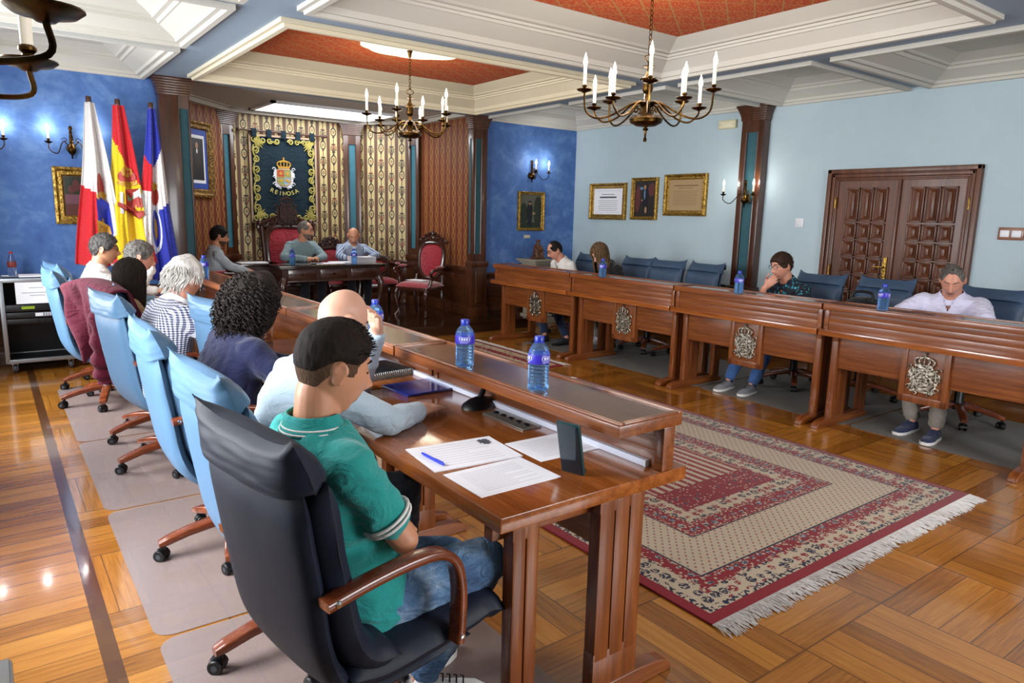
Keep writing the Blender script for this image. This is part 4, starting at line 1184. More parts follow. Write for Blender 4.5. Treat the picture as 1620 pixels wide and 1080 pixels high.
def rect(x0, x1, z0, z1, y=-.008, d=.004):
    return lambda b: b.box(x0, x1, y - d, y, z0, z1)
def lines(rows, y=-.0135):
    def g(b):
        for (x0, x1, z, hh) in rows: b.box(x0, x1, y, y + .001, z - hh / 2, z + hh / 2)
    return g
def blobs(l, y=-.0125):
    def g(b):
        for i, (x, z, rx, rz_) in enumerate(l): b.lathe([(.0, 0), (1, 0), (1, .001), (0, .0015)], 20, 0, Matrix.Translation((x, y - .0007 * i, z)) @ Matrix.Rotation(pi / 2, 4, 'X') @ Matrix.Diagonal((rx, rz_, 1, 1)))
    return g
P_dark = plain('dark canvas', '#241d18', .5); P_sky = plain('dim painted sky', '#5c5a4c', .5); P_skin = plain('painted face', '#a07a5c', .5); P_coat = plain('painted dark coat', '#12131a', .5); P_brown = plain('painted brown ground', '#4a3320', .5); P_red = plain('painted red cloth', '#5a2a26', .5); P_green = plain('painted foliage', '#1f2a1c', .5); P_sash = plain('painted blue sash', '#5f7f9c', .5); P_blue_mat = plain('blue mount', '#2747a0', .6); P_tan = plain('aged tan paper', '#a58a62', .7); P_para = plain('mauve text panel', '#6e4350', .6)
framed('framed_diploma', 'white certificate in a gilt frame, nearest the room corner on the pale wall', 'framed picture', (XW, 7.53, 1.775), -pi / 2, .74, .515, .075, M['gilt'], [('sheet', M['white'], rect(-.30, .30, -.185, .185)), ('print', M['ink'], lines([(-.13, .13, .10, .008), (-.17, .17, .06, .022)] + [(-.2 + .01 * (i % 3), .2 - .012 * (i % 2), .01 - .027 * i, .004) for i in range(6)])), ('border', plain('certificate border', '#a9b4c4', .7), lines([(-.26, .26, .15, .004), (-.26, .26, -.155, .004)]))], group='gilt framed pictures on the pale wall')
framed('framed_portrait', 'dark full length portrait of a man with a sash on the pale wall', 'framed picture', (XW, 6.815, 1.81), -pi / 2, .475, .565, .05, M['gilt'], [('canvas', P_dark, rect(-.19, .19, -.235, .235)), ('curtain', P_red, blobs([(-.13, .0, .05, .18), (.12, .12, .06, .09)])), ('figure', P_coat, blobs([(.01, .06, .055, .075), (.0, -.04, .05, .08), (.03, -.13, .035, .06)], -.014)), ('face', P_skin, blobs([(.0, .155, .022, .028), (-.045, -.02, .012, .015), (.03, -.15, .02, .045)], -.0165)), ('sash', P_sash, blobs([(.0, .06, .014, .07), (-.06, .14, .03, .02)], -.018))], group='gilt framed pictures on the pale wall')
framed('framed_diploma', 'tan aged certificate in a gilt frame, nearest the wooden column', 'framed picture', (XW, 6.115, 1.855), -pi / 2, .69, .53, .07, M['gilt'], [('sheet', P_tan, rect(-.275, .275, -.195, .195)), ('print', plain('brown ink', '#6d563a', .8), lines([(-.2, .2, .12, .012), (-.12, .12, .09, .006)] + [(-.2, .2 - .02 * (i % 2), .05 - .024 * i, .004) for i in range(8)]))], group='gilt framed pictures on the pale wall')
framed('framed_portrait', 'portrait of a standing man in dark coat on the right blue wall', 'framed picture', (6.45, YB, 1.61), 0, .48, .56, .045, M['gilt'], [('canvas', P_sky, rect(-.195, .195, -.235, .235)), ('trees', P_green, blobs([(-.13, -.05, .07, .17), (.13, .0, .075, .22), (.0, -.21, .19, .05)])), ('figure', P_coat, blobs([(-.02, .03, .055, .085), (-.02, -.07, .05, .09), (-.04, -.16, .02, .06), (.0, -.16, .02, .06), (-.02, .135, .035, .014)], -.015)), ('face', P_skin, blobs([(-.02, .115, .02, .025), (.055, -.03, .025, .018)], -.0175))])
framed('framed_picture', 'gilt framed picture with painted scene over a mauve panel, hung behind the flags', 'framed picture', (.785, YB, 1.635), 0, .44, .55, .085, M['gilt'], [('canvas', P_brown, rect(-.14, .14, -.195, .195)), ('scene', P_green, lines([(-.125, .125, .10, .16)], -.0135)), ('figures', P_red, blobs([(-.03, .10, .03, .06), (.02, .08, .025, .05), (-.07, .06, .03, .04)], -.0145)), ('panel', P_para, lines([(-.125, .125, -.035, .09)], -.0135)), ('lower_panel', P_red, lines([(-.125, .125, -.14, .1)], -.0135))])
framed('framed_portrait', 'formal portrait photo with blue mount in an ornate frame in the alcove', 'framed picture', (2.26, 9.90, 2.16), radians(45), .66, .95, .10, M['bronze_frame'], [('mount', P_blue_mat, rect(-.23, .23, -.37, .37)), ('gilt_slip', M['gilt'], lambda b: [b.box(x0, x1, -.02, -.012, -.375, .375) for x0, x1 in ((-.235, -.222), (.222, .235))]), ('photo_border', M['white'], rect(-.16, .16, -.30, .30, -.012)), ('photo', P_coat, rect(-.125, .125, -.26, .26, -.016)), ('figure', P_dark, blobs([(-.02, .02, .075, .13)], -.021)), ('face', P_skin, blobs([(-.02, .17, .032, .042)], -.022)), ('collar', M['white'], blobs([(-.02, .10, .014, .03)], -.0225))])
mb = MB(); mb.cham(-.055, .055, -.008, 0, -.022, .022, .003); tag(mb.build('label_plaque', M['cream_plastic'], loc=(6.40, YB, 1.244)), 'tiny cream caption plate below the portrait on the right blue wall', 'plaque')

# ------------------------------------------------------------------ tapestry
t = thing('tapestry', 'dark green heraldic tapestry with gold scrolls and the word REINOSA behind the throne', 'tapestry', (3.56, AY - .035, 1.975))
mb = MB()
mb.grid(lambda u, v: (-.47 + .94 * u, -.006 - .008 * sin(u * 19) * (1 - .6 * v) - .006 * sin(u * 7 + 1), -.60 + 1.2 * v), 60, 12); mb.build('cloth', M['tapestry'], t)
mb = MB(); mb.tube([(-.62, -.03, .655), (.62, -.03, .655)], .014, 10)
for s in (-1, 1): mb.ell((s * .63, -.03, .655), .03, .022, .022, 10, 8)
mb.build('rod', M['dark_x'], t)
for k in range(5):
    x = -.42 + .21 * k
    mb = MB(); mb.cham(x - .035, x + .035, -.05, -.008, .57, .685, .006); mb.build('hanging_tab', M['tapestry'], t)
mb = MB()
for x in (-.475, .475): mb.box(x - .014, x + .014, -.02, -.004, -.61, .61)
for z in (-.605, .6): mb.box(-.48, .48, -.02, -.004, z - .014, z + .014)
mb.build('trim_border', M['tassel_fringe'], t)
mb = MB()
def curl(cx, cz, r, a0, sg, turns=1.35, w=.0125, y=-.028):
    pts = []
    for i in range(20):
        q = i / 19; a = a0 + sg * turns * 2 * pi * q; rr = r * (1 - .78 * q)
        pts.append((cx + rr * cos(a), y, cz + rr * sin(a)))
    mb.tube(pts, [w * (1 - .35 * i / 19) for i in range(20)], 5)
for s in (-1, 1):
    for k in range(7):     # sides
        z = -.40 + .133 * k; sg = 1 if k % 2 else -1
        curl(s * .405, z, .048, pi / 2 if k % 2 else -pi / 2, sg * s)
        mb.tube([(s * .43, -.028, z - .07), (s * (.40 if k % 2 else .445), -.028, z), (s * .43, -.028, z + .07)], .012, 5)
    for zz in (-1, 1):
        for k in range(3): curl(s * (.10 + .10 * k), zz * .53, .042, 0 if k % 2 else pi, s * (1 if k % 2 else -1) * zz)
        # corner sprays
        for a in range(5):
            an = radians(18 + 14 * a); L = .17 - .02 * abs(a - 2)
            mb.tube([(s * .42, -.028, zz * .545), (s * (.42 - L * .6 * cos(an)), -.028, zz * (.545 - L * .6 * sin(an))), (s * (.42 - L * cos(an)), -.028, zz * (.545 - L * sin(an)))], [.014, .014, .003], 5)
        curl(s * .42, zz * .545, .05, 0, s); curl(s * .36, zz * .545, .035, 1, -s)
mb.build('gold_scrollwork', M['gold_thread'], t)
mb = MB(); crest_geo(mb, Matrix.Translation((-.01, -.022, .06)), .30, (0, 1, 2, 2, 3, 4, 4), .01)
mb.build('coat_of_arms', [M['crest_white'], M['crest_red'], M['crest_green'], M['crest_blue'], M['crest_gold']], t)
mb = MB()
for i, chh in enumerate('REINOSA'):
    vs, fs = text_geo(chh, .085, .003); a = (i - 3) * .155
    Tm = Matrix.Translation((-.01 + .40 * sin(a), -.03, .20 - .40 * cos(a) + .0)) @ Matrix.Rotation(-(-a), 4, 'Y').inverted() @ Matrix.Rotation(pi / 2, 4, 'X')
    mb.add(vs, fs, 0, Tm)
mb.build('lettering', plain('gold lettering', '#c9bd62', .5), t, smooth=False)

# ------------------------------------------------------------------ flags on poles
def flag(x, y, ztop, zbot, wtop, wbot, label, matfn, mats, seed, lean=0, crest=None):
    t = thing('flag', label, 'flag', (x, y, 0), 0, 'flags by the blue wall')
    mb = MB(); mb.tube([(0, 0, .03), (0, 0, ztop + .02)], .014, 12); mb.lathe([(.0, -.02), (.02, -.02), (.024, 0), (.024, .05), (.02, .06), (.0, .06)], 14, 0, Matrix.Translation((0, 0, ztop))); mb.build('pole', M['dark_z'], t)
    mb = MB(); mb.lathe([(.0, 0), (.13, 0), (.13, .02), (.05, .035), (.03, .12), (.0, .12)], 24); mb.build('base', M['dark_z'], t)
    mb = MB(); nu, nv = 90, 70
    def fn(u, v):
        w = wtop + (wbot - wtop) * (v ** 1.0); z = ztop - (ztop - zbot) * v
        a = -1 + 2 * u; fold = .018 + .05 * v
        dep = -fold * (1.0 + cos(a * 5.2 + seed + v * 1.6) + .35 * cos(a * 11 + seed * 2 - v * 2) + .12 * cos(a * 23 + seed + v * 3)) * (1 - .3 * abs(a)) - .02
        return (lean * v + a * w * .5 * (1 - .06 * cos(a * 5.2 + seed)) + .02 * sin(v * 5 + seed) * v, dep - .01, z + .04 * abs(a) * v)
    mb.grid(fn, nu, nv, matfn=matfn)
    o = mb.build('cloth', mats, t, angle=75)
    s = o.modifiers.new('s', 'SOLIDIFY'); s.thickness = .004
    if crest: crest(t, fn)
    return t
def on(fn, u0, u1, v0, v1, poly, mbx, mat=0, off=.012):
    """decal conforming to the flag: poly in unit square"""
    n = len(poly); c = [sum(p[0] for p in poly) / n, sum(p[1] for p in poly) / n]
    def pt(a, b):
        q = fn(u0 + (u1 - u0) * a, v0 + (v1 - v0) * b); return (q[0], q[1] - off, q[2])
    rings_ = 5; vs = [pt(*c)]; fs = []
    for r in range(1, rings_ + 1):
        k = r / rings_
        vs += [pt(c[0] + (p[0] - c[0]) * k, c[1] + (p[1] - c[1]) * k) for p in poly]
    for i in range(n): fs.append((0, 1 + (i + 1) % n, 1 + i))
    for r in range(rings_ - 1):
        for i in range(n):
            a = 1 + r * n + i; b = 1 + r * n + (i + 1) % n; fs.append((a, b, b + n, a + n))
    mbx.add(vs, fs, mat)
def circ(cx, cy, rx, ry, n=20): return [(cx + rx * cos(2 * pi * i / n), cy + ry * sin(2 * pi * i / n)) for i in range(n)]
def crest_c(t, fn):
    mb = MB()
    A = (.42, .80, .55, .95)
    on(fn, *A, [(0, 0), (.9, .15), (.95, .6), (.6, 1), (.1, .75)], mb, 2)
    on(fn, *A, [(.0, .38), (.8, .5), (.86, .62), (.5, .8), (.05, .6)], mb, 1, .016)
    on(fn, .42, .72, .42, .60, circ(.5, .5, .4, .5), mb, 0, .016); on(fn, .42, .72, .52, .60, circ(.5, .5, .5, .35), mb, 1, .02)
    on(fn, *A, circ(.35, .58, .18, .08), mb, 1, .02); on(fn, *A, circ(.45, .42, .1, .06), mb, 1, .02)
    mb.build('coat_of_arms', [M['crest_red'], M['crest_gold'], M['f_blue']], t)
def crest_s(t, fn):
    mb = MB(); A = (.18, .98, .40, .72)
    on(fn, *A, circ(.42, .12, .42, .14), mb, 0, .016); on(fn, *A, circ(.42, .02, .28, .1), mb, 1, .018); on(fn, *A, circ(.42, .25, .46, .05), mb, 1, .02)
    on(fn, *A, [(.3, .36), (.95, .36), (.95, .72), (.62, .82), (.3, .72)], mb, 0, .018); on(fn, *A, [(.62, .36), (.95, .36), (.95, .54), (.62, .54)], mb, 2, .022); on(fn, *A, circ(.5, .48, .13, .10), mb, 3, .022)
    on(fn, *A, [(.08, .42), (.2, .42), (.2, .84), (.08, .84)], mb, 2, .018); on(fn, *A, [(.98, .46), (1.06, .46), (1.06, .9), (.98, .9)], mb, 2, .018)
    on(fn, *A, [(.0, .62), (.3, .66), (.75, .84), (.95, .80), (.95, .88), (.7, .95), (.3, .78), (.0, .7)], mb, 0, .026)
    mb.build('coat_of_arms', [M['crest_red'], M['crest_gold'], M['crest_white'], M['crest_green']], t)
def crest_r(t, fn):
    mb = MB(); A = (.30, .62, .52, .86)
    on(fn, *A, circ(.5, .5, .5, .42), mb, 2, .016); on(fn, *A, circ(.5, .5, .38, .33), mb, 3, .02); on(fn, *A, circ(.5, .5, .18, .2), mb, 1, .024)
    on(fn, .32, .60, .44, .56, circ(.5, .5, .5, .5), mb, 0, .016); on(fn, .32, .60, .42, .47, circ(.5, .5, .4, .5), mb, 1, .02)
    mb.build('coat_of_arms', [M['crest_red'], M['crest_gold'], M['crest_white'], M['f_blue']], t)
FY = 7.98
flag(.89, FY, 2.50, .95, .08, .46, 'white and red flag with a blue crest, leftmost of the three flags', lambda u, v: 1 if (u < .66 and v > .50 + .10 * u) else 0, [M['f_white'], M['f_red']], .4, .02, crest_c)
flag(1.13, FY, 2.50, .95, .09, .42, 'red and yellow flag with crest, between the white and the blue flags', lambda u, v: (0 if (v < .20 + .30 * u and not (u < .25 and v > .25)) or (u < .14 and v > .58) or (u > .92 and v > .8) else 1), [M['f_red'], M['f_yellow']], 1.3, .05, crest_s)
flag(1.42, FY, 2.50, .80, .06, .42, 'blue, white and red flag next to the wooden pilaster', lambda u, v: (0 if (v < .27 + .06 * sin(u * 4) or v > .60 - .12 * (u - .5) and u > .45 or v > .8 + .1 * u and u > .25) else (1 if u < .42 and v < .48 else 2)), [M['f_blue'], M['f_red'], M['f_white']], 2.2, -.02, crest_r)

# ------------------------------------------------------------------ dais table, thrones
t = thing('dais_table', 'dark carved mahogany table with drawers on the dais', 'table', (3.585, 9.05, DZ))
TW, TD, TZ = .73, .40, .735
mb = MB(); mb.cham(-TW, TW, -TD, TD, TZ - .028, TZ, .01); mb.cham(-TW + .02, TW - .02, -TD + .02, TD - .02, TZ - .045, TZ - .026, .008); mb.build('tabletop', plain('polished black mahogany', '#150c0a', .1, coat=.6), t)
mb = MB(); mb.box(-TW + .06, TW - .06, -TD + .06, TD - .06, .53, TZ - .04); mb.cham(-TW + .05, TW - .05, -TD + .05, TD - .05, .52, .54, .008); mb.build('apron', M['maho_x'], t)
for k in range(3):
    x = -.42 + .42 * k
    mb = MB(); mb.cham(x - .18, x + .18, -TD + .045, -TD + .07, .56, .68, .008); d_ = mb.build('drawer', M['maho_x'], t)
    mb = MB(); mb.ell((x, -TD + .04, .62), .014, .014, .014, 10, 8); mb.build('knob', M['brass'], d_)
def cab(x, y, zt, s, sy, w=.03):
    """cabriole leg"""
    p = spline([(x, y, zt), (x + s * .03, y + sy * .03, zt * .80), (x + s * .015, y + sy * .015, zt * .5), (x - s * .01, y - sy * .01, zt * .22), (x + s * .02, y + sy * .02, .04), (x + s * .04, y + sy * .04, .0)], 5)
    k = len(p)
    return p, [w * (1.25 - .75 * (i / (k - 1)) ** .7) * (1 if i < k - 3 else 1.5) for i in range(k)]
for sx_ in (-1, 1):
    for sy_ in (-1, 1):
        p, r = cab(sx_ * (TW - .09), sy_ * (TD - .09), .56, sx_, sy_, .045); mb = MB(); mb.tube(p, r, 12); mb.ell((sx_ * (TW - .06), sy_ * (TD - .06), .47), .045, .045, .06, 10, 8); mb.build('leg', M['maho_z'], t)
# side table at its left
t = thing('side_table', 'low dark side table at the left end of the dais table', 'table', (2.72, 9.35, DZ))
mb = MB(); mb.cham(-.30, .30, -.28, .28, .70, .735, .008); mb.build('tabletop', plain('side table top', '#1a100c', .15, coat=.5), t)
mb = MB(); mb.box(-.27, .27, -.25, .25, .56, .70); mb.build('apron', M['maho_x'], t)
for sx_ in (-1, 1):
    for sy_ in (-1, 1): mb = MB(); mb.tube([(sx_ * .25, sy_ * .23, .58), (sx_ * .25, sy_ * .23, .3), (sx_ * .24, sy_ * .22, 0)], [.03, .022, .016], 10); mb.build('leg', M['maho_z'], t)

def carved_top(mb, w, h, z0, y, seed):
    """open scroll cresting, symmetrical"""
    for s in (-1, 1):
        for (cx, cz, r, a0, sg) in ((.5, .15, .22, 0, 1), (.25, .35, .22, 1.5, -1), (.72, .02, .16, 2, 1), (.12, .62, .16, .5, 1), (.4, .5, .12, 3, -1), (.9, -.05, .1, 1, -1)):
            pts = []
            for i in range(16):
                q = i / 15; a = a0 + sg * 7.5 * q; rr = r * (1 - .75 * q); pts.append((s * (cx + rr * cos(a)) * w, y, z0 + (cz + rr * sin(a)) * h))
            mb.tube(pts, [.016 * (1 - .4 * i / 15) for i in range(16)], 6)
        for k in range(4): mb.ell((s * w * (.15 + .22 * k), y - .008, z0 + h * (.42 - .12 * k)), .022, .014, .026, 8, 6)
    mb.ell((0, y, z0 + h * .72), w * .10, .02, h * .3, 12, 8); mb.ell((0, y, z0 + h * .35), w * .16, .02, h * .25, 12, 8)
def throne(label, x, y, z, rz, W=.27, seat_h=.43, back_h=1.06, tall=False, paper=False, cresth=.12):
    t = thing('carved_armchair', label, 'armchair', (x, y, z), rz, 'red velvet carved armchairs')
    mb = MB(); mb.cham(-W, W, -.25, .25, seat_h - .09, seat_h - .03, .012); mb.build('seat_rail', M['maho_x'], t)
    mb = MB(); mb.grid(lambda u, v: ((-1 + 2 * u) * (W - .01), (-1 + 2 * v) * .24, seat_h - .035 + .075 * ((1 - (2 * u - 1) ** 4) * (1 - (2 * v - 1) ** 4)) ** .5), 21, 21); mb.build('seat', M['velvet'], t)
    for sx_ in (-1, 1):
        p, r = cab(sx_ * (W - .04), .21, seat_h - .05, sx_ * .6, 1, .034); mb = MB(); mb.tube(p, r, 10); mb.build('leg', M['maho_z'], t)
        mb = MB(); mb.tube(spline([(sx_ * (W - .04), -.21, seat_h - .05), (sx_ * (W - .04), -.225, .2), (sx_ * (W - .02), -.30, 0)], 5), [.028 - .001 * i for i in range(11)], 8); mb.build('leg', M['maho_z'], t)
        mb = MB(); mb.tube(spline([(sx_ * (W - .03), -.27, seat_h + .24), (sx_ * (W + .03), -.12, seat_h + .23), (sx_ * (W + .05), .06, seat_h + .21), (sx_ * (W + .05), .16, seat_h + .20), (sx_ * (W + .02), .18, seat_h + .155), (sx_ * W, .12, seat_h + .09), (sx_ * (W - .03), .15, seat_h - .04)], 5), .022, 10)
        ar = mb.build('armrest', M['maho_y'], t)
        mb = MB(); mb.ell((sx_ * (W + .035), -.03, seat_h + .24), .03, .10, .02, 12, 8); mb.build('arm_pad', M['velvet'], ar)
    # upholstered back, balloon shape leaning back
    zb0, zb1 = seat_h + .06, back_h
    def outline(k, g=0):
        pts = []
        for i in range(48):
            a = 2 * pi * i / 48; c, s_ = cos(a), sin(a)
            if tall: xx = math.copysign(abs(c) ** .45, c) * (W - .05 + g); zz = math.copysign(abs(s_) ** (.5 if s_ < 0 else .75), s_)
            else: xx = math.copysign(abs(c) ** .8, c) * (W - .04 + g) * (.86 + .14 * s_); zz = math.copysign(abs(s_) ** .75, s_)
            zc = (zb0 + zb1) / 2; hz = (zb1 - zb0) / 2 + g
            z_ = zc + zz * hz
            pts.append((xx, -.24 - (z_ - seat_h) * .16, z_))
        return pts
    mb = MB(); mb.tube(outline(0), .026, 8, closed=True); mb.tube(outline(0, .03), .014, 6, closed=True)
    for sx_ in (-1, 1): mb.tube([(sx_ * (W - .06), -.25, zb0 + .05), (sx_ * (W - .04), -.22, seat_h - .06)], .026, 8)
    bf = mb.build('back_frame', M['maho_z'], t)
    o = outline(0, -.012); n_ = len(o); mb = MB(); c = sum((Vector(p) for p in o), Vector()) / n_
    vs = [c + Vector((0, .03, 0))]; fs = []
    for r in range(1, 7):
        k = r / 6; vs += [c + (Vector(p) - c) * k + Vector((0, .03 * (1 - k ** 3), 0)) for p in o]
    for i in range(n_): fs.append((0, 1 + i, 1 + (i + 1) % n_))
    for r in range(5):
        for i in range(n_): a = 1 + r * n_ + i; b = 1 + r * n_ + (i + 1) % n_; fs.append((a, a + n_, b + n_, b))
    vs2 = [v + Vector((0, -.05, 0)) for v in vs[-n_:]]; b0 = len(vs); vs += vs2; fs.append(tuple(range(b0, b0 + n_)))
    mb.add(vs, fs); mb.build('back_upholstery', M['velvet'], t)
    mb = MB(); carved_top(mb, W * .95, cresth * 1.3, back_h + .02, -.24 - (back_h - seat_h) * .16, 1)
    if tall:
        y0 = -.26 - (back_h - seat_h) * .16
        crest_geo(mb, Matrix.Translation((0, y0 + .02, back_h + .20)) @ Matrix.Rotation(pi, 4, 'Z'), .30, d=.03)
        for s in (-1, 1): mb.tube(spline([(s * (W + .03), y0, back_h - .10), (s * (W + .04), y0, back_h + .02), (s * W * .6, y0, back_h + .10), (s * .1, y0, back_h + .14)], 5), .026, 8)
        for s in (-1, 1): mb.tube([(s * (W - .01), -.26, seat_h), (s * (W + .01), y0, back_h)], .034, 10); mb.ell((s * (W + .03), y0, back_h + .05), .04, .03, .05, 10, 8)
    mb.build('carved_cresting', M['maho_z'], bf)
    return t
throne('tall carved throne with red velvet back and crowned cresting behind the dais table', 3.47, 9.76, DZ, pi, .34, .46, 1.18, tall=True)
throne('empty red velvet carved armchair with a paper on its seat, right of the dais table', 4.86, 8.72, DZ, radians(118), .27, .44, 1.0)
throne('carved armchair with red seat under the man in the grey suit', 2.08, 8.98, DZ, radians(-68), .27, .44, .92)
throne('red carved armchair under the man in the striped shirt behind the dais table', 4.12, 9.80, DZ, pi, .26, .42, .88)
throne('red velvet armchair seat just behind the right end of the dais table', 4.62, 9.50, DZ, radians(170), .25, .43, .72, cresth=.03)
def sheet(label, x, y, z, w, h, rz, name='paper', th=.0015, mat='paper', cat='paper', group=None, curl_=.0):
    t = thing(name, label, cat, (x, y, z), rz, group)
    mb = MB()
    mb.grid(lambda u, v: (-w / 2 + w * u, -h / 2 + h * v, th + curl_ * (u * u * u)), 9, 5); mb.grid(lambda u, v: (-w / 2 + w * u, -h / 2 + h * (1 - v), 0.0002 + curl_ * (u * u * u)), 9, 5)
    for k in range(1): mb.box(-w / 2, w / 2 * .9, -h / 2, h / 2, 0, th * .98)
    mb.build('sheet', M[mat], t, smooth=False); return t
def print_lines(t, w, h, z, rows, x0=None):
    mb = MB(); rr = random.Random(int(w * 1000) + rows)
    for i in range(rows):
        y = h / 2 - .03 - (h - .06) * i / max(1, rows - 1); l = w * (.36 if rr.random() > .25 else .22)
        mb.box(-w * .38, -w * .38 + l * 2, y - .0012, y + .0012, z, z + .0003)
    mb.build('print', plain('faint print', '#cfccd8', .8), t, smooth=False)
TZA = DZ + TZ
sheet('white paper on the seat of the empty red armchair', 4.84, 8.74, DZ + .487, .21, .29, .4)
sheet('white sheet of paper lying on the dark side table', 2.72, 9.25, TZA, .36, .21, .05, th=.012)
sheet('white papers in front of the man in the grey green sweater', 3.60, 8.92, TZA, .42, .20, .1, th=.006)
t = thing('paper_stack', 'thick curled stack of white papers at the right end of the dais table', 'paper', (4.14, 9.06, TZA), .1)
mb = MB()
for k in range(9): mb.grid(lambda u, v, k=k: (-.17 + .34 * u, -.1 + .2 * v, .003 + .008 * k + .012 * sin(u * 3 + k * .2) * (k / 9)), 10, 3)
for k in range(9): mb.box(-.165, .165, -.1, .1, .002 + .008 * k, .006 + .008 * k)
mb.build('sheets', M['paper'], t, smooth=False)
t = thing('phone', 'dark phone lying on the dais table', 'phone', (3.42, 8.86, TZA), .3); mb = MB(); mb.cham(-.075, .075, -.038, .038, 0, .012, .005); mb.build('case', M['black'], t); mb = MB(); mb.cham(-.068, .068, -.033, .033, .011, .0125, .001); mb.build('screen', M['phone_screen'], t)
sheet('open notes under the hand of the man in the striped shirt', 3.86, 9.12, TZA, .30, .21, -.1, th=.003)

# ------------------------------------------------------------------ bottles
def make_bottle():
    t = thing('water_bottle', 'x', 'bottle')
    mb = MB(); prof = [(.0, .004), (.024, .0), (.031, .004), (.0335, .012)]
    for k in range(6): z = .018 + .016 * k; prof += [(.0335, z), (.0335, z + .009), (.0318, z + .012)]
    prof += [(.0335, .118), (.0345, .122), (.0345, .163), (.0335, .168), (.0325, .176), (.027, .192), (.019, .206), (.0135, .214), (.0135, .222)]
    mb.lathe(prof, 28); b = mb.build('body', M['bottle'], t)
    mb = MB(); mb.lathe([(.0148, .212), (.0152, .214), (.0152, .219), (.0138, .2195), (.0138, .221), (.0155, .2215), (.0155, .238), (.014, .2405), (.0, .2405)], 24); mb.build('cap', M['cap_blue'], t)
    mb = MB(); mb.lathe([(.0350, .122), (.0352, .123), (.0352, .162), (.0350, .163)], 28); lb = mb.build('label', M['label'], t)
    # white lettering band and frame on the label
    mb = MB()
    def arcbox(a0, a1, z0, z1, r=.0356):
        mb.grid(lambda u, v: (r * cos(a0 + (a1 - a0) * u), r * sin(a0 + (a1 - a0) * u), z0 + (z1 - z0) * v), 8, 2)
    for off in (0, 2.1, 4.2):
        a = off
        arcbox(a - .5, a + .5, .1545, .1562); arcbox(a - .5, a + .5, .1362, .1378); arcbox(a - .56, a - .5, .139, .1535); arcbox(a + .5, a + .56, .139, .1535)
        for k in range(3): arcbox(a - .34 + .25 * k, a - .17 + .25 * k, .1415, .1515); 
        arcbox(a - .5, a + .35, .1285, .1305)
    mb.build('lettering', M['label_white'], lb)
    return t
bt0 = make_bottle(); first = True
BT = [(1.503, 2.331, .9455, 'blue water bottle on the near shelf, behind the standing phone and further of the closest two'), (1.522, 1.881, .9455, 'blue water bottle on the near shelf, closest to the camera'), (1.467, 3.068, .9455, 'blue water bottle on the near shelf beside the bald man raising his hand'), (1.52, 6.60, .9455, 'blue water bottle on the near desks just past the white hair'), (1.30, 5.13, .762, 'blue water bottle low on the worktop between white hair and curly hair'),
      (5.02, 5.216, .9445, 'blue water bottle on the opposite shelf in front of the long haired woman'), (5.014, 3.577, .9455, 'blue water bottle on the opposite shelf left of the turquoise shirt'), (5.031, 2.393, .9455, 'blue water bottle on the opposite shelf left of the lilac polo'), (3.10, 8.86, TZA, 'blue water bottle on the dais table in front of the grey green sweater'), (3.93, 8.84, TZA, 'blue water bottle on the dais table in front of the paper stack')]
for i, (x, y, z, l) in enumerate(BT):
    b = bt0 if i == 0 else copy_tree(bt0)
    b.scale = (1.1, 1.1, .80); b.location = (x, y, z); b.rotation_euler.z = radians(-118 + 37 * (i % 3) if i else -125); tag(b, l.replace(', behind the standing phone and further of the closest two', ', further of the two by the phone'), 'bottle', 'blue water bottles')
# ------------------------------------------------------------------ things on the near desks
ZT = .762
t = sheet('white stapled document with a dark crest and the blue pen on it', 1.222, 1.893, ZT, .32, .235, -.10, th=.004); print_lines(t, .32, .235, .0042, 9)
mb = MB(); crest_geo(mb, Matrix.Translation((.115, .07, .0045)) @ Matrix.Rotation(-pi / 2, 4, 'X') @ Matrix.Rotation(pi, 4, 'Y'), .04, d=.0006); mb.build('letterhead', M['ink'], t)
t = sheet('white printed sheet at the near edge of the worktop below the document', 1.209, 1.655, ZT, .295, .21, 0.0, th=.002); print_lines(t, .295, .21, .0022, 12)
t = sheet('white printed sheet behind the standing phone', 1.54, 1.79, ZT, .295, .21, -.03, th=.0015); print_lines(t, .295, .21, .0017, 10)
t = thing('pen', 'blue ballpoint pen on the white document', 'pen', (1.095, 1.88, ZT + .006), radians(92))
mb = MB(); mb.tube([(-.065, 0, .004), (-.05, 0, .004), (.055, 0, .004), (.066, 0, .004), (.072, 0, .004)], [.0035, .0048, .0048, .003, .001], 10); mb.build('barrel', M['pen_blue'], t); mb = MB(); mb.cham(-.062, -.015, -.002, .002, .008, .0105, .0008); mb.build('clip', M['pen_blue'], t)
t = thing('smartphone', 'smartphone in a dark teal case standing upright on the near worktop', 'phone', (1.412, 1.556, ZT), radians(106))
TT = Matrix.Rotation(radians(-14), 4, 'X') @ Matrix.Scale(1.13, 4)
mb = MB(); mb.cham(-.037, .037, -.006, .006, .001, .157, .0055, 0, TT); mb.build('case', M['phone_case'], t)
for sg in (1,):
    mb = MB(); mb.cham(-.0335, .0335, .0058, .0066, .006, .152, .0004, 0, TT); mb.build('screen', M['phone_screen'], t)
mb = MB(); mb.cham(-.02, .02, -.045, -.005, .0, .006, .002); mb.tube([(0, -.035, .004), (0, -.020, .06)], .003, 6); mb.build('kickstand', M['black'], t)
t = thing('cable_duct', 'white plastic cable duct along the foot of the near shelf', 'cable duct', (1.655, 0, ZT))
mb = MB(); mb.cham(-.014, .014, 1.47, 4.25, 0, .022, .003); mb.build('duct', M['duct'], t); mb = MB(); mb.cham(-.0145, .0145, 1.468, 1.474, -.0, .0225, .001); mb.build('end_cap', M['white_plastic'], t)
t = thing('folder', 'glossy navy blue folder on the near worktop', 'folder', (1.575, 2.755, ZT), radians(3))
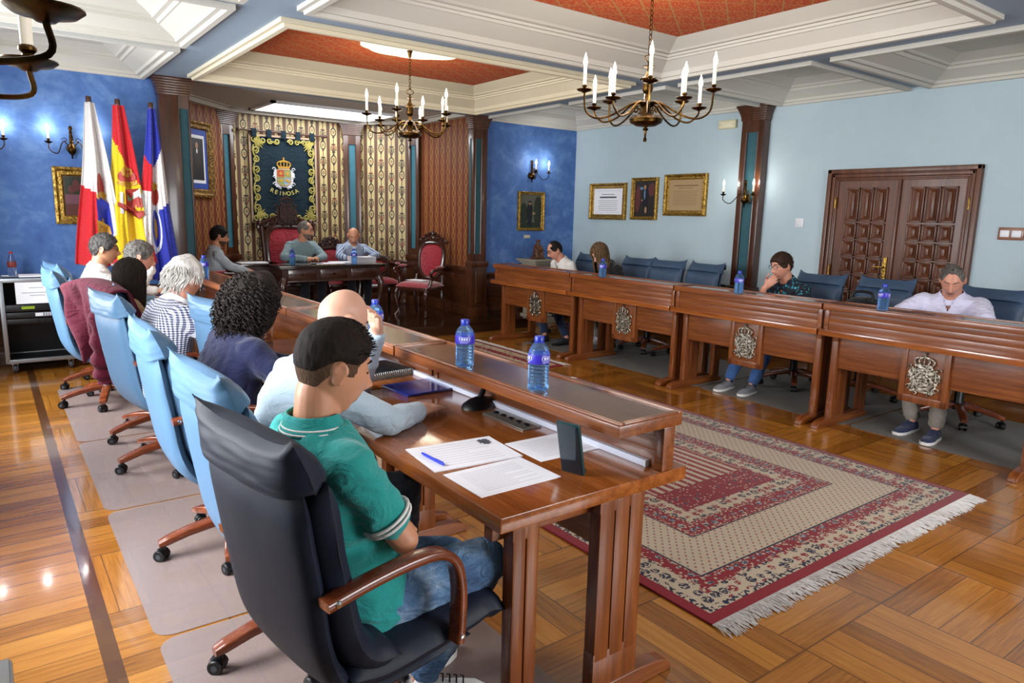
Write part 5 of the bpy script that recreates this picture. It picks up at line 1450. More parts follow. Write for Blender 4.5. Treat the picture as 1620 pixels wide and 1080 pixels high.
mb = MB(); mb.cham(-.175, .175, -.115, .115, 0, .010, .002); mb.build('cover', M['folder_blue'], t); mb = MB(); mb.box(-.17, .172, -.11, .11, .0102, .0106); mb.build('printed_front', plain('folder print', '#22378c', .2, coat=.6), t, smooth=False)
t = thing('notebook', 'thick spiral notebook and pads on the near worktop in front of the bald man', 'notebook', (1.47, 3.12, ZT), radians(8))
mb = MB(); mb.cham(-.16, .16, -.12, .12, .0, .028, .003); mb.build('pages', M['notebook'], t); mb = MB(); mb.cham(-.162, .162, -.122, .122, .028, .032, .001); mb.build('cover', plain('dark notebook cover', '#23262a', .4), t)
mb = MB()
for k in range(26): 
    x = -.15 + .012 * k; mb.tube([(x + .0 * cos(q), -.12 - .004 + .007 * cos(q * .7), .016 + .018 * sin(q * .7)) for q in range(0, 9)], .0014, 4, closed=False)
mb.build('spiral', M['alu'], t)
t = thing('connector_plate', 'steel connector plate with black sockets let into the near worktop', 'connector plate', (1.585, 2.12, ZT), radians(90))
mb = MB(); mb.cham(-.135, .135, -.045, .045, 0, .006, .002); mb.build('plate', M['steel'], t)
for k in range(5):
    mb = MB(); mb.lathe([(.0, .006), (.012, .006), (.012, .011), (.008, .011), (.008, .008), (.0, .008)], 16, 0, Matrix.Translation((-.10 + .05 * k, 0, 0))); mb.build('socket', M['black'], t)
t = thing('microphone_base', 'black desk microphone base leaning under the near shelf', 'microphone', (1.60, 2.36, ZT), radians(15))
mb = MB()
def mbase(u, v):
    a = 2 * pi * u; r = (.085, .08, .05, .02)[min(3, int(v * 3.01))]; return (r * cos(a) * 1.1, r * sin(a) * .75, (.0, .012, .03, .04)[min(3, int(v * 3.01))])
mb.grid(mbase, 28, 4, 0, closeu=True); b = len(mb.v); mb.f.append(tuple(range(b - 28, b))); mb.m.append(0); mb.f.append(tuple(reversed(range(b - 28 * 4, b - 28 * 3)))); mb.m.append(0); mb.build('base', M['black'], t)
mb = MB(); mb.tube(spline([(.0, 0, .035), (.025, 0, .07), (.03, .0, .10), (.035, .01, .115)], 6), [.012] * 6 + [.007] * 13, 10); mb.build('stem', M['black'], t)
t = thing('drinking_glass', 'clear drinking glass beside the curly hair on the near worktop', 'glass', (1.30, 4.18, ZT))
mb = MB(); mb.lathe([(.0, .0), (.028, .0), (.034, .10), (.032, .10), (.0265, .008), (.0, .008)], 24); mb.build('glass', M['glass'], t)
sheet('white papers on the near desks beside the white haired man', 1.30, 6.02, ZT, .42, .3, .05, th=.006)
t = thing('tablet', 'dark tablet on the worktop behind the white paper by the white hair', 'tablet', (1.32, 5.62, ZT), .1); mb = MB(); mb.cham(-.12, .12, -.085, .085, 0, .01, .003); mb.build('body', M['black'], t)
# ------------------------------------------------------------------ rack case at the back left
t = thing('equipment_rack', 'aluminium edged rack case on casters with audio units and a white notice', 'equipment rack', (.335, 8.0, 0))
mb = MB(); w_, d_, z0, z1 = .27, .20, .115, .86
e = .018
for sx_ in (-1, 1):
    for sy_ in (-1, 1): mb.cham(sx_ * w_ - e, sx_ * w_ + e, sy_ * d_ - e, sy_ * d_ + e, z0, z1, .005)
for z in (z0, z1):
    for s in (-1, 1): mb.cham(-w_, w_, s * d_ - e, s * d_ + e, z - e, z + e, .005); mb.cham(s * w_ - e, s * w_ + e, -d_, d_, z - e, z + e, .005)
mb.build('edge_frame', M['alu'], t)
mb = MB(); mb.box(-w_, -w_ + .01, -d_, d_, z0, z1); mb.box(w_ - .01, w_, -d_, d_, z0, z1); mb.box(-w_, w_, d_ - .01, d_, z0, z1); mb.box(-w_, w_, -d_, d_, z0, z0 + .01); mb.box(-w_, w_, -d_, d_, z1 - .01, z1 + .005); mb.build('case', M['black'], t, smooth=False)
mb = MB(); mb.cham(-.25, .25, -d_ - .005, -d_ + .1, .575, .635, .004); u1 = mb.build('receiver_unit', M['black'], t)
for s in (-.08, .14): mb = MB(); mb.box(s - .05, s + .05, -d_ - .008, -d_ - .003, .595, .62); mb.build('display', M['lcd'], u1, smooth=False)
mb = MB(); mb.cham(-.25, .25, -d_ - .005, -d_ + .1, .515, .565, .004); u2 = mb.build('processor_unit', M['black'], t)
mb = MB(); mb.box(-.03, .20, -d_ - .008, -d_ - .003, .525, .557); mb.build('front_label', M['white_plastic'], u2, smooth=False)
mb = MB()
for k in range(8): mb.box(.03 + .02 * k, .043 + .02 * k, -d_ - .011, -d_ - .007, .528, .538); mb.box(.03 + .02 * k, .043 + .02 * k, -d_ - .011, -d_ - .007, .543, .553)
mb.build('button', M['ink'], u2, smooth=False)
mb = MB(); mb.cham(-.25, .25, -d_ - .003, -d_ + .05, .46, .505, .004)
for k in range(4): mb.tube([(-.02 + .05 * k, -d_ - .004, .475), (-.02 + .05 * k, -d_ - .015, .478), (-.02 + .05 * k, -d_ - .004, .492)], .004, 6)
mb.build('drawer_unit', M['black'], t)
mb = MB(); mb.box(-.165, .16, -d_ - .012, -d_ - .010, .645, .855); nt = mb.build('notice', M['white'], t, smooth=False)
mb = MB()
for (a, b, z) in ((-.06, .05, .79), (-.12, .11, .745), (-.06, .06, .72)): mb.box(a, b, -d_ - .0126, -d_ - .0120, z - .004, z + .004)
mb.build('print', plain('faint notice print', '#aab0b8', .8), nt, smooth=False)
for sx_ in (-1, 1):
    for sy_ in (-1, 1):
        mb = MB(); mb.cham(sx_ * .22 - .03, sx_ * .22 + .03, sy_ * .15 - .03, sy_ * .15 + .03, .085, .10, .003); mb.cham(sx_ * .22 - .022, sx_ * .22 - .016, sy_ * .15 - .02, sy_ * .15 + .025, .03, .09, .002); mb.cham(sx_ * .22 + .016, sx_ * .22 + .022, sy_ * .15 - .02, sy_ * .15 + .025, .03, .09, .002)
        mb.lathe([(.0, -.013), (.036, -.013), (.038, -.008), (.038, .008), (.036, .013), (.0, .013)], 20, 1, Matrix.Translation((sx_ * .22, sy_ * .15, .039)) @ Matrix.Rotation(pi / 2, 4, 'Y')); mb.build('caster', [M['chrome'], M['rubber']], t)
t = thing('soda_bottle', 'clear bottle with reddish label on top of the rack case', 'bottle', (.17, 8.02, .884)); mb = MB(); mb.lathe([(.0, 0), (.032, 0), (.036, .01), (.032, .06), (.036, .1), (.034, .14), (.016, .19), (.013, .21), (.0, .212)], 20); mb.build('body', M['bottle'] if 0 else M['glass'], t); mb = MB(); mb.lathe([(.0345, .08), (.037, .085), (.037, .125), (.0355, .13)], 20); mb.build('label', plain('red brown label', '#7a2c22', .5), t); mb = MB(); mb.lathe([(.0, .205), (.015, .205), (.015, .225), (.0, .225)], 16); mb.build('cap', plain('red cap', '#a02a22', .4), t)
sheet('white papers on top of the rack case', .36, 7.95, .884, .30, .21, .0, th=.012)
# ------------------------------------------------------------------ statue on its pedestal
t = thing('pedestal', 'carved stone pedestal in the corner under the portrait', 'pedestal', (6.44, 8.06, 0))
mb = MB()
def hexr(r): return [(r * cos(radians(45 + 90 * k)), r * sin(radians(45 + 90 * k))) for k in range(4)]
for (r, a, b) in ((.30, .0, .08), (.24, .08, .13), (.20, .13, .84), (.24, .84, .87), (.28, .87, .90), (.32, .90, .93)): mb.prism(hexr(r), a, b)
mb.build('column', M['stone'], t, bevel=.008)
t = thing('statue', 'small dark carved wooden seated figure on the stone pedestal', 'statue', (6.44, 8.06, .93))
mb = MB(); mb.cham(-.09, .09, -.07, .07, 0, .03, .01); capsule(mb, (0, .01, .05), (0, .02, .17), .075, .05); mb.ell((0, .0, .225), .03, .032, .038); capsule(mb, (-.05, -.03, .08), (-.045, -.05, .02), .032, .025); capsule(mb, (.05, -.03, .08), (.045, -.05, .02), .032, .025); capsule(mb, (-.055, 0, .17), (-.05, -.05, .11), .024, .018); capsule(mb, (.055, 0, .17), (.04, -.06, .13), .024, .018); mb.ell((.02, -.055, .16), .02, .02, .026); mb.lathe([(.03, .25), (.034, .255), (.036, .275), (.0, .272)], 12)
vs, fs = remesh(mb, .006, 2, .004, 60, 3); mb = MB(); mb.add(vs, fs); mb.build('figure', M['statue'], t)
# crutch, ledge, bag, seat cushion, jacket
t = thing('crutch', 'grey forearm crutch with black handle leaning by the opposite desks near the column', 'crutch', (6.90, 5.215, 0), 0)
mb = MB(); mb.tube([(.08, .10, .02), (.0, .0, .80), (-.02, -.055, 1.0)], .013, 10); mb.build('shaft', M['alu'], t)
mb = MB(); mb.tube([(-.0, .0, .80), (.03, -.09, .79)], .015, 10); mb.build('handle', M['black'], t); mb = MB(); mb.grid(lambda u, v: (-.025 + .045 * cos(pi * (.1 + 1.5 * u)), -.07 + .045 * sin(pi * (.1 + 1.5 * u)) * .9, .98 + .06 * v), 14, 3); o = mb.build('cuff', M['black'], t); o.modifiers.new('s', 'SOLIDIFY').thickness = .006
mb = MB(); mb.lathe([(.0, 0), (.018, 0), (.02, .02), (.013, .045), (.0, .045)], 14, 0, Matrix.Translation((.08, .10, 0))); mb.build('foot', M['rubber'], t)
t = thing('bag', 'dark bag on the empty chair in front of the carved door', 'bag', (6.18, 3.12, .50))
mb = MB()
mb.ell((0, 0, .20), .15, .21, .22, 20, 14); mb.cham(-.14, .14, -.2, .2, 0, .12, .04); vs, fs = remesh(mb, .014, 4, .014, 9, 5); mb = MB(); mb.add(vs, fs); mb.build('body', M['black_cloth'], t)
mb = MB(); mb.tube(spline([(-.02, -.1, .38), (0, -.07, .45), (0, .07, .45), (-.02, .1, .38)], 6), .012, 8); mb.build('strap', M['black'], t)
# maroon jacket over chair back
t = thing('jacket', 'maroon jacket hung over the back of a blue chair by the rack case', 'jacket', JCH.location.copy(), JCH.rotation_euler.z)
mb = MB()
def jk(u, v):
    x = (-1 + 2 * u); s = v * 1.36            # from front over the top and down behind
    top = 1.075 - .05 * x * x
    if s < .22: y, z = -.20 - .08 * (s / .22), top - .20 + .20 * (s / .22) ** .8
    elif s < .40: q = (s - .22) / .18; y, z = -.28 - .12 * q, top + .012 * sin(pi * q)
    else: q = s - .40; y, z = -.405 + .10 * q, top - q * (.50 + .12 * sin(x * 3 - .6))
    hang = max(0, s - .4); f = .035 * min(1, hang * 2.5) * sin(x * 7 + 1.2 * hang * 2) + .010 * min(1, hang * 3) * sin(x * 15 + 2)
    wv = .30 + .05 * sin(s * 4) - .05 * max(0, s - .9)
    return (x * wv + .02 * sin(s * 9 + x * 3), y - f - .012, z)
mb.grid(jk, 50, 60); o = mb.build('body', M['maroon'], t, angle=80); o.modifiers.new('s', 'SOLIDIFY').thickness = .014
mb = MB(); pts = spline([(.20, -.40, 1.00), (.23, -.43, .88), (.20, -.42, .70), (.14, -.40, .56), (.13, -.38, .46)], 6); mb.tube(pts, [.055 + .012 * sin(i * 1.3) for i in range(len(pts))], 14); vs, fs = mb.v, mb.f; mb.build('sleeve', M['maroon'], t)
t = thing('cabinet', 'dark wooden furniture edge with a grey metal strip at the lower left corner', 'cabinet', (-.28, 1.25, 0))
mb = MB(); mb.cham(-.15, .235, -.5, .55, .0, .53, .01); mb.build('body', M['maho_y'], t); mb = MB(); mb.cham(.225, .245, -.5, .55, .50, .545, .006); mb.cham(-.15, .24, -.5, .55, .535, .55, .005); mb.build('edge_strip', M['steel'], t)
# ------------------------------------------------------------------ people
HX, HY, HZ = .076, .098, .118
def sstep(a, b, x):
    t = max(0., min(1., (x - a) / (b - a))); return t * t * (3 - 2 * t)
def g2(x, z, cx, cz, sx, sz): return exp(-((x - cx) / sx) ** 2 - ((z - cz) / sz) ** 2)
def head_pt(th, ph, jaw=1.0, fat=0.0):
    """th latitude, ph longitude (0 = face). x right, y forward, z up"""
    x = HX * cos(th) * sin(ph); y = HY * cos(th) * cos(ph); z = HZ * sin(th)
    if z < .02:
        t = min(1, (.02 - z) / .135)
        x *= 1 - (.30 - fat) * t ** 1.6 * jaw
        y = y * (1 - (.42 if y < 0 else .06) * t ** 1.4) + .010 * t
    if y < 0: y *= 1.02
    if z > .03: x *= 1 + .05 * sstep(.03, .07, z) * (1 - sstep(.07, .118, z))
    ax = abs(x)
    if y > 0:
        fl = sstep(.0, .06, y)
        y -= .006 * fl * sstep(.06, -.02, z) * (ax / .06) * .5
        y += fl * (.026 * g2(x, z, 0, -.026, .0125, .014) + .015 * g2(x, z, 0, -.004, .010, .024) + .006 * g2(ax, z, .012, -.030, .008, .008)
                   + .006 * g2(ax, z, .028, .040, .026, .010) - .013 * g2(ax, z, .031, .018, .016, .012) + .006 * g2(ax, z, .031, .015, .0125, .009)
                   + .007 * g2(x, z, 0, -.054, .022, .0075) + .0075 * g2(x, z, 0, -.068, .019, .0075) - .005 * g2(x, z, 0, -.0612, .026, .0022)
                   - .004 * g2(x, z, 0, -.080, .022, .006) + .010 * g2(x, z, 0, -.100, .022, .014) + .005 * g2(ax, z, .045, -.012, .018, .018))
    return Vector((x, y, z))
def head_grid(mb, T, off=None, n=88, m=64, jaw=1, fat=0, mat=0):
    vs = []; fs = []
    for j in range(m + 1):
        th = -pi / 2 + pi * j / m
        for i in range(n):
            ph = -pi + 2 * pi * i / n
            p = head_pt(th, ph, jaw, fat)
            if off:
                d = Vector((p.x / HX ** 2, p.y / HY ** 2, p.z / HZ ** 2)).normalized(); p = p + d * off(p, ph)
            vs.append(T @ p)
    for j in range(m):
        for i in range(n):
            a = j * n + i; b = j * n + (i + 1) % n; fs.append((a, b, b + n, a + n))
    mb.add(vs, fs, mat)
def hair_mask(p, ph, zf, zs, zb, soft=.012):
    a = abs(ph)
    if a < pi / 2: t = sstep(.42, 1.28, a); zt = zf + (zs - zf) * t
    else: t = sstep(1.75, 2.5, a); zt = zs + (zb - zs) * t
    return sstep(zt - soft, zt + soft, p.z)
def strand(mb, pts, r0, r1, n=5):
    k = len(pts); mb.tube(pts, [r0 + (r1 - r0) * i / (k - 1) for i in range(k)], n, 0, cap=True)
def make_hair(style, T, parent, mat, seed):
    rr = random.Random(seed)
    sv = Vector((seed * 1.3, seed * .7, seed * 2.1))
    mb = MB()
    def cap(zf, zs, zb, th_top, th_side, namp, nfr, soft=.012, bald=None):
        def off(p, ph):
            m = hair_mask(p, ph, zf, zs, zb, soft)
            if bald: m *= bald(p)
            th = th_side + (th_top - th_side) * sstep(.0, .085, p.z)
            return -.014 + m * (.014 + th) + m * namp * noise.noise((p + sv) * nfr)
        head_grid(mb, T, off, 110, 80)
    if style == 'fade':
        cap(.064, .022, -.018, .019, .005, .0015, 70, .020)
        m2 = MB(); head_grid(m2, T, lambda p, ph: -.012 + .0135 * hair_mask(p, ph, .3, -.012, -.058, .012), 90, 70); m2.build('clipped_hair', M['stubble'], parent, angle=70)
        for k in range(1300):
            th = rr.uniform(.30, 1.45); ph = rr.uniform(-pi, pi); p = head_pt(th, ph)
            if p.z < .045 or hair_mask(p, ph, .064, .03, -.0) < .8: continue
            d = Vector((p.x, p.y, p.z)).normalized(); q = p + d * .012; e = q + d * .006 + Vector((rr.uniform(-.004, .004), .012, .003))
            strand(mb, [T @ p, T @ q, T @ e], .0016, .0005, 4)
    elif style == 'short':
        cap(.060, -.008, -.060, .020, .009, .006, 48)
        for k in range(1500):
            th = rr.uniform(-.4, 1.5); ph = rr.uniform(-pi, pi); p = head_pt(th, ph)
            if hair_mask(p, ph, .060, .0, -.055) < .7: continue
            d = p.normalized(); th_ = .009 + .011 * sstep(0, .08, p.z); q = p + d * th_
            w = Vector((rr.uniform(-1, 1), rr.uniform(-1, .6), rr.uniform(-1.2, .3))) * .012
            strand(mb, [T @ (p + d * th_ * .5), T @ (q + w * .5), T @ (q + w + d * rr.uniform(-.002, .006))], .0022, .0006, 4)
    elif style == 'receding':
        cap(.075, .0, -.062, .012, .010, .005, 50, .012, lambda p: 1 - .85 * sstep(.0, .055, p.y) * sstep(.06, .09, p.z))
    elif style == 'rim':      # bald crown, cropped sides
        cap(.2, .2, .2, 0, 0, 0, 1)
        mb = MB()
        def off(p, ph): return -.012 + .0145 * hair_mask(p, ph, .3, .0, -.055) * sstep(.060, .03, p.z) * sstep(.035, -.01, p.y)
        head_grid(mb, T, off, 90, 60)
    elif style == 'thin':     # grey, combed over, heavy man
        cap(.092, .012, -.06, .004, .006, .002, 60)
        for k in range(500):
            th = rr.uniform(.0, 1.5); ph = rr.uniform(-pi, pi); p = head_pt(th, ph)
            if hair_mask(p, ph, .088, .012, -.06) < .7: continue
            d = p.normalized(); q = p + d * .007
            strand(mb, [T @ q, T @ (q + Vector((.012, -.008, .002))), T @ (q + Vector((.022, -.02, -.004)))], .002, .0007, 4)
    elif style == 'white':
        cap(.062, -.012, -.085, .022, .018, .012, 22)
        for k in range(1500):
            th = rr.uniform(-.75, 1.5); ph = rr.uniform(-pi, pi); p = head_pt(th, ph)
            if hair_mask(p, ph, .062, -.01, -.08) < .6: continue
            d = p.normalized(); q = p + d * .018
            s1 = noise.noise((p + sv) * 18); w = Vector((s1 * .03 + rr.uniform(-.006, .006), -.012 + .01 * s1, -.020 - .012 * rr.random()))
            strand(mb, [T @ (p + d * .016), T @ (q + w * .4 + d * .004), T @ (q + w + d * (.006 + .006 * rr.random())), T @ (q + w * 1.5 + d * (.004 + .012 * rr.random()))], .0042, .0012, 5)
    elif style == 'curly':
        cap(.056, -.05, -.10, .026, .030, .02, 18)
        mb.ell(tuple(T @ Vector((0, -.035, -.03))), .125, .125, .150, 20, 14)
        for k in range(1700):
            while True:
                u = Vector((rr.gauss(0, 1), rr.gauss(0, 1), rr.gauss(0, 1))).normalized()
                if u.y < .25 or (u.y < .80 and u.z > .25): break
            c = Vector((u.x * .128, -.035 + u.y * .130, -.022 + u.z * .148)) * rr.uniform(.80, 1.10)
            if c.z < -.17 and c.y > -.02: continue
            L_ = rr.uniform(.035, .085); R_ = rr.uniform(.006, .012); tw = rr.uniform(10, 16); ph = rr.uniform(0, 6)
            pts = []
            for i in range(15):
                q = i / 14
                pts.append(T @ (c + Vector((u.x * .02 * q + R_ * cos(ph + tw * q), u.y * .02 * q + R_ * sin(ph + tw * q), -L_ * q))))
            strand(mb, pts, .0034, .0016, 5)
    elif style in ('long', 'wavy'):
        wavy = style == 'wavy'
        cap(.066, -.03, -.10, .016, .018, .004 if not wavy else .01, 30)
        Ln = .27 if not wavy else .25
        nst = 520
        for k in range(nst):
            a = rr.uniform(-1, 1) * (2.35 if not wavy else 2.75)
            ph = pi + a                        # around the back
            th0 = rr.uniform(.35, 1.35)
            pts = []
            for i in range(5):
                th = th0 - (th0 + .15) * i / 4; p = head_pt(th, ph if ph <= pi else ph - 2 * pi); d = p.normalized(); pts.append(p + d * rr.uniform(.014, .022))
            b = pts[-1].copy(); fr = max(0, abs(a) - 1.6)
            for i in range(1, 6):
                q = i / 5
                wob = (.014 if wavy else .003) * sin(q * 9 + k)
                pull = -.012 * q * (1 if abs(a) < 1.6 else 0)
                pts.append(Vector((b.x * (1 - .12 * q) + wob, b.y * (1 - .10 * q) + pull + wob * .6 + fr * .03 * q, b.z - Ln * q * rr.uniform(.9, 1.05))))
            # long hair falls straight down in the world
            Rw = T.to_3x3(); world = [T @ p for p in pts[:5]]
            base = world[-1]
            for p in pts[5:]:
                v = Rw @ (p - b); dn = Vector((0, 0, -(b - p).length)); world.append(base + v * .35 + dn * .65)
            strand(mb, world, .0065, .0028, 5)
    return mb.build('hair', mat, parent, angle=70)
def hand_geo(mb, W, d, nrm, right=True, curl=.3, spread=.12, s=1.0, thumb=.6):
    """W wrist, d finger direction, nrm palm-facing normal; thumb side from handedness"""
    d = Vector(d).normalized(); nrm = Vector(nrm); nrm = (nrm - d * nrm.dot(d)).normalized()
    sd = d.cross(nrm) * (1 if right else -1)         # towards the thumb
    W = Vector(W)
    capsule(mb, W - d * .03, W + d * .02, .026 * s, .027 * s, 12)
    for k, x in enumerate((.028, .010, -.009, -.027)):
        capsule(mb, W + d * .01 + sd * x * .6 * s, W + d * (.082 if k < 3 else .074) * s + sd * x * s, .0155 * s, .0125 * s, 10)
    Ls = (.066, .074, .069, .054)
    for k, x in enumerate((.031, .0105, -.0105, -.031)):
        b = W + d * ((.084, .088, .084, .074)[k]) * s + sd * x * s
        an = spread * (1.5 - k) * .55
        dd = (d * cos(an) + sd * sin(an)).normalized()
        c = curl * (1 + .12 * k)
        d1 = (dd * cos(c * .6) + nrm * sin(c * .6)).normalized(); d2 = (dd * cos(c * 1.6) + nrm * sin(c * 1.6)).normalized(); d3 = (dd * cos(c * 2.3) + nrm * sin(c * 2.3)).normalized()
        L = Ls[k] * s
        p1 = b + d1 * L * .45; p2 = p1 + d2 * L * .32; p3 = p2 + d3 * L * .23
        capsule(mb, b - d1 * .01, p1, .0092 * s, .0082 * s, 10); capsule(mb, p1, p2, .0082 * s, .0074 * s, 10); capsule(mb, p2, p3, .0074 * s, .0062 * s, 10)
    b = W + d * .022 * s + sd * .022 * s
    t1 = (d * .70 + sd * .75 + nrm * .25 * thumb).normalized(); t2 = (d * .92 + sd * .35 + nrm * .35 * thumb).normalized()
    capsule(mb, b, b + t1 * .042 * s, .0135 * s, .0105 * s, 10); capsule(mb, b + t1 * .042 * s, b + t1 * .042 * s + t2 * .034 * s, .0100 * s, .0085 * s, 10); capsule(mb, b + t1 * .042 * s + t2 * .034 * s, b + t1 * .042 * s + t2 * .058 * s, .0085 * s, .0065 * s, 10)
def loft_e(mb, secs, n=24, mat=0, power=.85):
    """secs [(centre, right_vec, fwd_vec)] elliptical rings with vectors scaled to half sizes"""
    vs = []; fs = []
    for c, r, f in secs:
        for j in range(n):
            a = 2 * pi * j / n; x = math.copysign(abs(cos(a)) ** power, cos(a)); y = math.copysign(abs(sin(a)) ** power, sin(a))
            vs.append(c + r * x + f * y)
    for i in range(len(secs) - 1):
        for j in range(n): fs.append((i * n + j, i * n + (j + 1) % n, (i + 1) * n + (j + 1) % n, (i + 1) * n + j))
    fs.append(tuple(reversed(range(n)))); fs.append(tuple(range((len(secs) - 1) * n, len(secs) * n)))
    mb.add(vs, fs, mat)
def shoe(parent, heel, ang, L=.27, mats=None, up=0.0, name='shoe'):
    """heel point on the floor, pointing along ang"""
    T = Matrix.Translation(heel) @ Matrix.Rotation(ang - pi / 2, 4, 'Z') @ Matrix.Rotation(-up, 4, 'X')
    ws = [(0, .022, .05), (.06, .034, .085), (.2, .038, .095), (.34, .038, .085), (.5, .041, .066), (.72, .046, .052), (.9, .038, .043), (1, .016, .03)]
    mb = MB()
    def fn(u, v, base=.018):
        t = v * (len(ws) - 1); i = min(int(t), len(ws) - 2); f = t - i
        a = [ws[i][k] + (ws[i + 1][k] - ws[i][k]) * f for k in range(3)]
        an = pi * 2 * u; c, s_ = cos(an), sin(an)
        z = base + (a[2] - base) * max(0, math.copysign(abs(s_) ** .7, s_)) if s_ > 0 else base
        return (math.copysign(abs(c) ** .8, c) * a[1], -.03 + a[0] * L, z)
    mb.grid(fn, 20, 36, 0, T, closeu=True)
    o = mb.build(name, mats[0], parent, angle=60)
    mb = MB(); pl = []
    for i in range(9): t = i / 8; k = t * (len(ws) - 1); q = min(int(k), len(ws) - 2); f = k - q; pl.append((ws[q][1] + (ws[q + 1][1] - ws[q][1]) * f + .004, -.034 + (ws[q][0] + (ws[q + 1][0] - ws[q][0]) * f) * (L + .008)))
    pl = pl + [(-x, y) for x, y in reversed(pl)]
    mb.prism(pl, .0, .024, 0, T); mb.build('sole', mats[1], o, bevel=.004)
    mb = MB()
    for k in range(4): mb.tube([T @ Vector((-.02, .095 + .022 * k, .082 - .006 * k)), T @ Vector((0, .10 + .022 * k, .094 - .0065 * k)), T @ Vector((.02, .095 + .022 * k, .082 - .006 * k))], .003, 6)
    mb.build('laces', mats[2] if len(mats) > 2 else mats[1], o)
    return o
class Person: pass
def person(label, hip, face, lean=(5, 12), side=0, head=(0, 10, 0), arms=None, legs=None, skin_='skin', top='white_shirt', trousers='jeans', sleeve='long', hair=('short', 'hair_dark'), bulk=1.0, zf=0.0, hz=.535, shoes=('dark_trousers', 'black'), glasses=False, beard=None, seed=1, fat=0, female=False, collar=None, voxel=.0058, head_off=(0, 0, 0), scale=1.0, shoe_up=0):
    a = radians(face); F = Vector((cos(a), sin(a), 0)); Rr = Vector((sin(a), -cos(a), 0)); U = Vector((0, 0, 1))
    base = Vector((hip[0], hip[1], zf))
    root = thing('person', label, 'person', base, 0)
    def L(r, f, u): return Rr * r + F * f + U * u            # relative to the root
    S = scale
    # spine
    seg = []; p = L(0, 0, hz); s = 0
    spine = [(0, p.copy(), U.copy(), F.copy())]
    N_ = 12; Ls = .50 * S
    for i in range(N_):
        t = (i + .5) / N_; l = radians(lean[0] + (lean[1] - lean[0]) * t); sd = radians(side) * t
        up = (U * cos(l) + F * sin(l)); up = (up * cos(sd) + Rr * sin(sd)).normalized(); fw = (F * cos(l) - U * sin(l)).normalized()
        p = p + up * Ls / N_; spine.append(((i + 1) / N_ * .5, p.copy(), up, fw))
    def at(sv):
        i = min(max(sv / .5 * N_, 0), N_); k = min(int(i), N_ - 1); f = i - k
        return spine[k][1].lerp(spine[k + 1][1], f), spine[k + 1][2], spine[k + 1][3]
    wk = (.90 if female else 1.0) * S
    secs0 = [(-.10, .150, .105), (-.04, .178, .128), (.03, .176, .130), (.12, .160, .120), (.22, .160, .114), (.31, .176, .116), (.385, .182, .104), (.435, .160, .085), (.470, .108, .074), (.495, .074, .064), (.515, .062, .058)]
    def torso(mb, infl, smin=-.2, smax=1):
        out = []
        for (sv, w, d) in secs0:
            if sv < smin or sv > smax: continue
            c, up, fw = at(max(sv, 0))
            if sv < 0: c = c + spine[0][2] * sv
            belly = (bulk - 1) * .10 * exp(-((sv - .10) / .13) ** 2)
            rr_ = up.cross(fw).normalized() * -1
            out.append((c + fw * belly * .6, Rr * (w * wk * (1 + (bulk - 1) * .75) + infl), fw * (d * wk + belly + infl)))
        loft_e(mb, out)
    nb, nup, nfw = at(.50)
    # head
    hy, hp, hr = [radians(q) for q in head]
    ha = a + hy
    Fh = Vector((cos(ha), sin(ha), 0)); Rh = Vector((sin(ha), -cos(ha), 0))
    fwd = (Fh * cos(hp) - U * sin(hp)); upv = (U * cos(hp) + Fh * sin(hp))
    rx = Rh * cos(hr) + upv * sin(hr); upv = (upv * cos(hr) - Rh * sin(hr)).normalized()
    hc = nb + nup * .042 * S + upv * .096 * S + fwd * .028 + Rr * head_off[0] + F * head_off[1] + U * head_off[2]
    TH = Matrix(((rx.x, fwd.x, upv.x, hc.x), (rx.y, fwd.y, upv.y, hc.y), (rx.z, fwd.z, upv.z, hc.z), (0, 0, 0, 1))) @ Matrix.Scale(S * (.96 if female else 1.0), 4)
    # arms (targets are world points relative to root unless callable)
    sh = {}
    for sg in (1, -1):
        c, up, fw = at(.415); sh[sg] = c + Rr * sg * (.168 * wk * (1 + (bulk - 1) * .5)) + up * .0
    A = {}
    for sg, key in ((1, 'R'), (-1, 'L')):
        ar = (arms or {}).get(key)
        if ar is None: ar = dict(e=L(sg * .23, .12, .75), w=L(sg * .10, .34, .80), d=L(-sg * .4, .9, 0), n=-U)
        else:
            ar = dict(ar)
            for k in ('e', 'w'): ar[k] = Vector(ar[k]) - base
        A[sg] = ar
    G = {}
    for sg, key in ((1, 'R'), (-1, 'L')):
        lg = (legs or {}).get(key)
        if lg is None: lg = dict(k=L(sg * .12, .44, hz - .02), a=L(sg * .12, .42, .09), f=face)
        else:
            lg = dict(lg)
            for k in ('k', 'a'): lg[k] = Vector(lg[k]) - base
        G[sg] = lg
    hipj = {sg: L(sg * .095 * wk * (1 + (bulk - 1) * .6), .03, hz - .02) for sg in (1, -1)}
    # ---- body -----------------------------------------------------------
    mb = MB(); head_grid(mb, TH, None, 80, 60, 1, fat)
    for sg in (1, -1):
        E_ = TH @ Matrix.Translation((sg * .079, -.014, -.004)) @ Matrix.Rotation(sg * radians(-22), 4, 'Z') @ Matrix.Rotation(radians(-8), 4, 'X')
        b2 = MB(); b2.ell((0, 0, 0), .008, .017, .029, 14, 10); b2.tube([(sg * .005, .017 * cos(q) * (1.05 if sin(q) > 0 else .8), .030 * sin(q)) for q in [radians(-60 + 20 * k) for k in range(13)]], .0048, 6); mb.add([tuple(E_ @ Vector(v)) for v in b2.v], b2.f)
    nk0 = nb - nup * .03; nk1 = TH @ Vector((0, -.022, -.065))
    capsule(mb, nk0, nk1, .060 * S * (.88 if female else 1) * (1 + (bulk - 1) * .5), .056 * S * (.88 if female else 1) * (1 + (bulk - 1) * .5), 18)
    torso(mb, -.012)
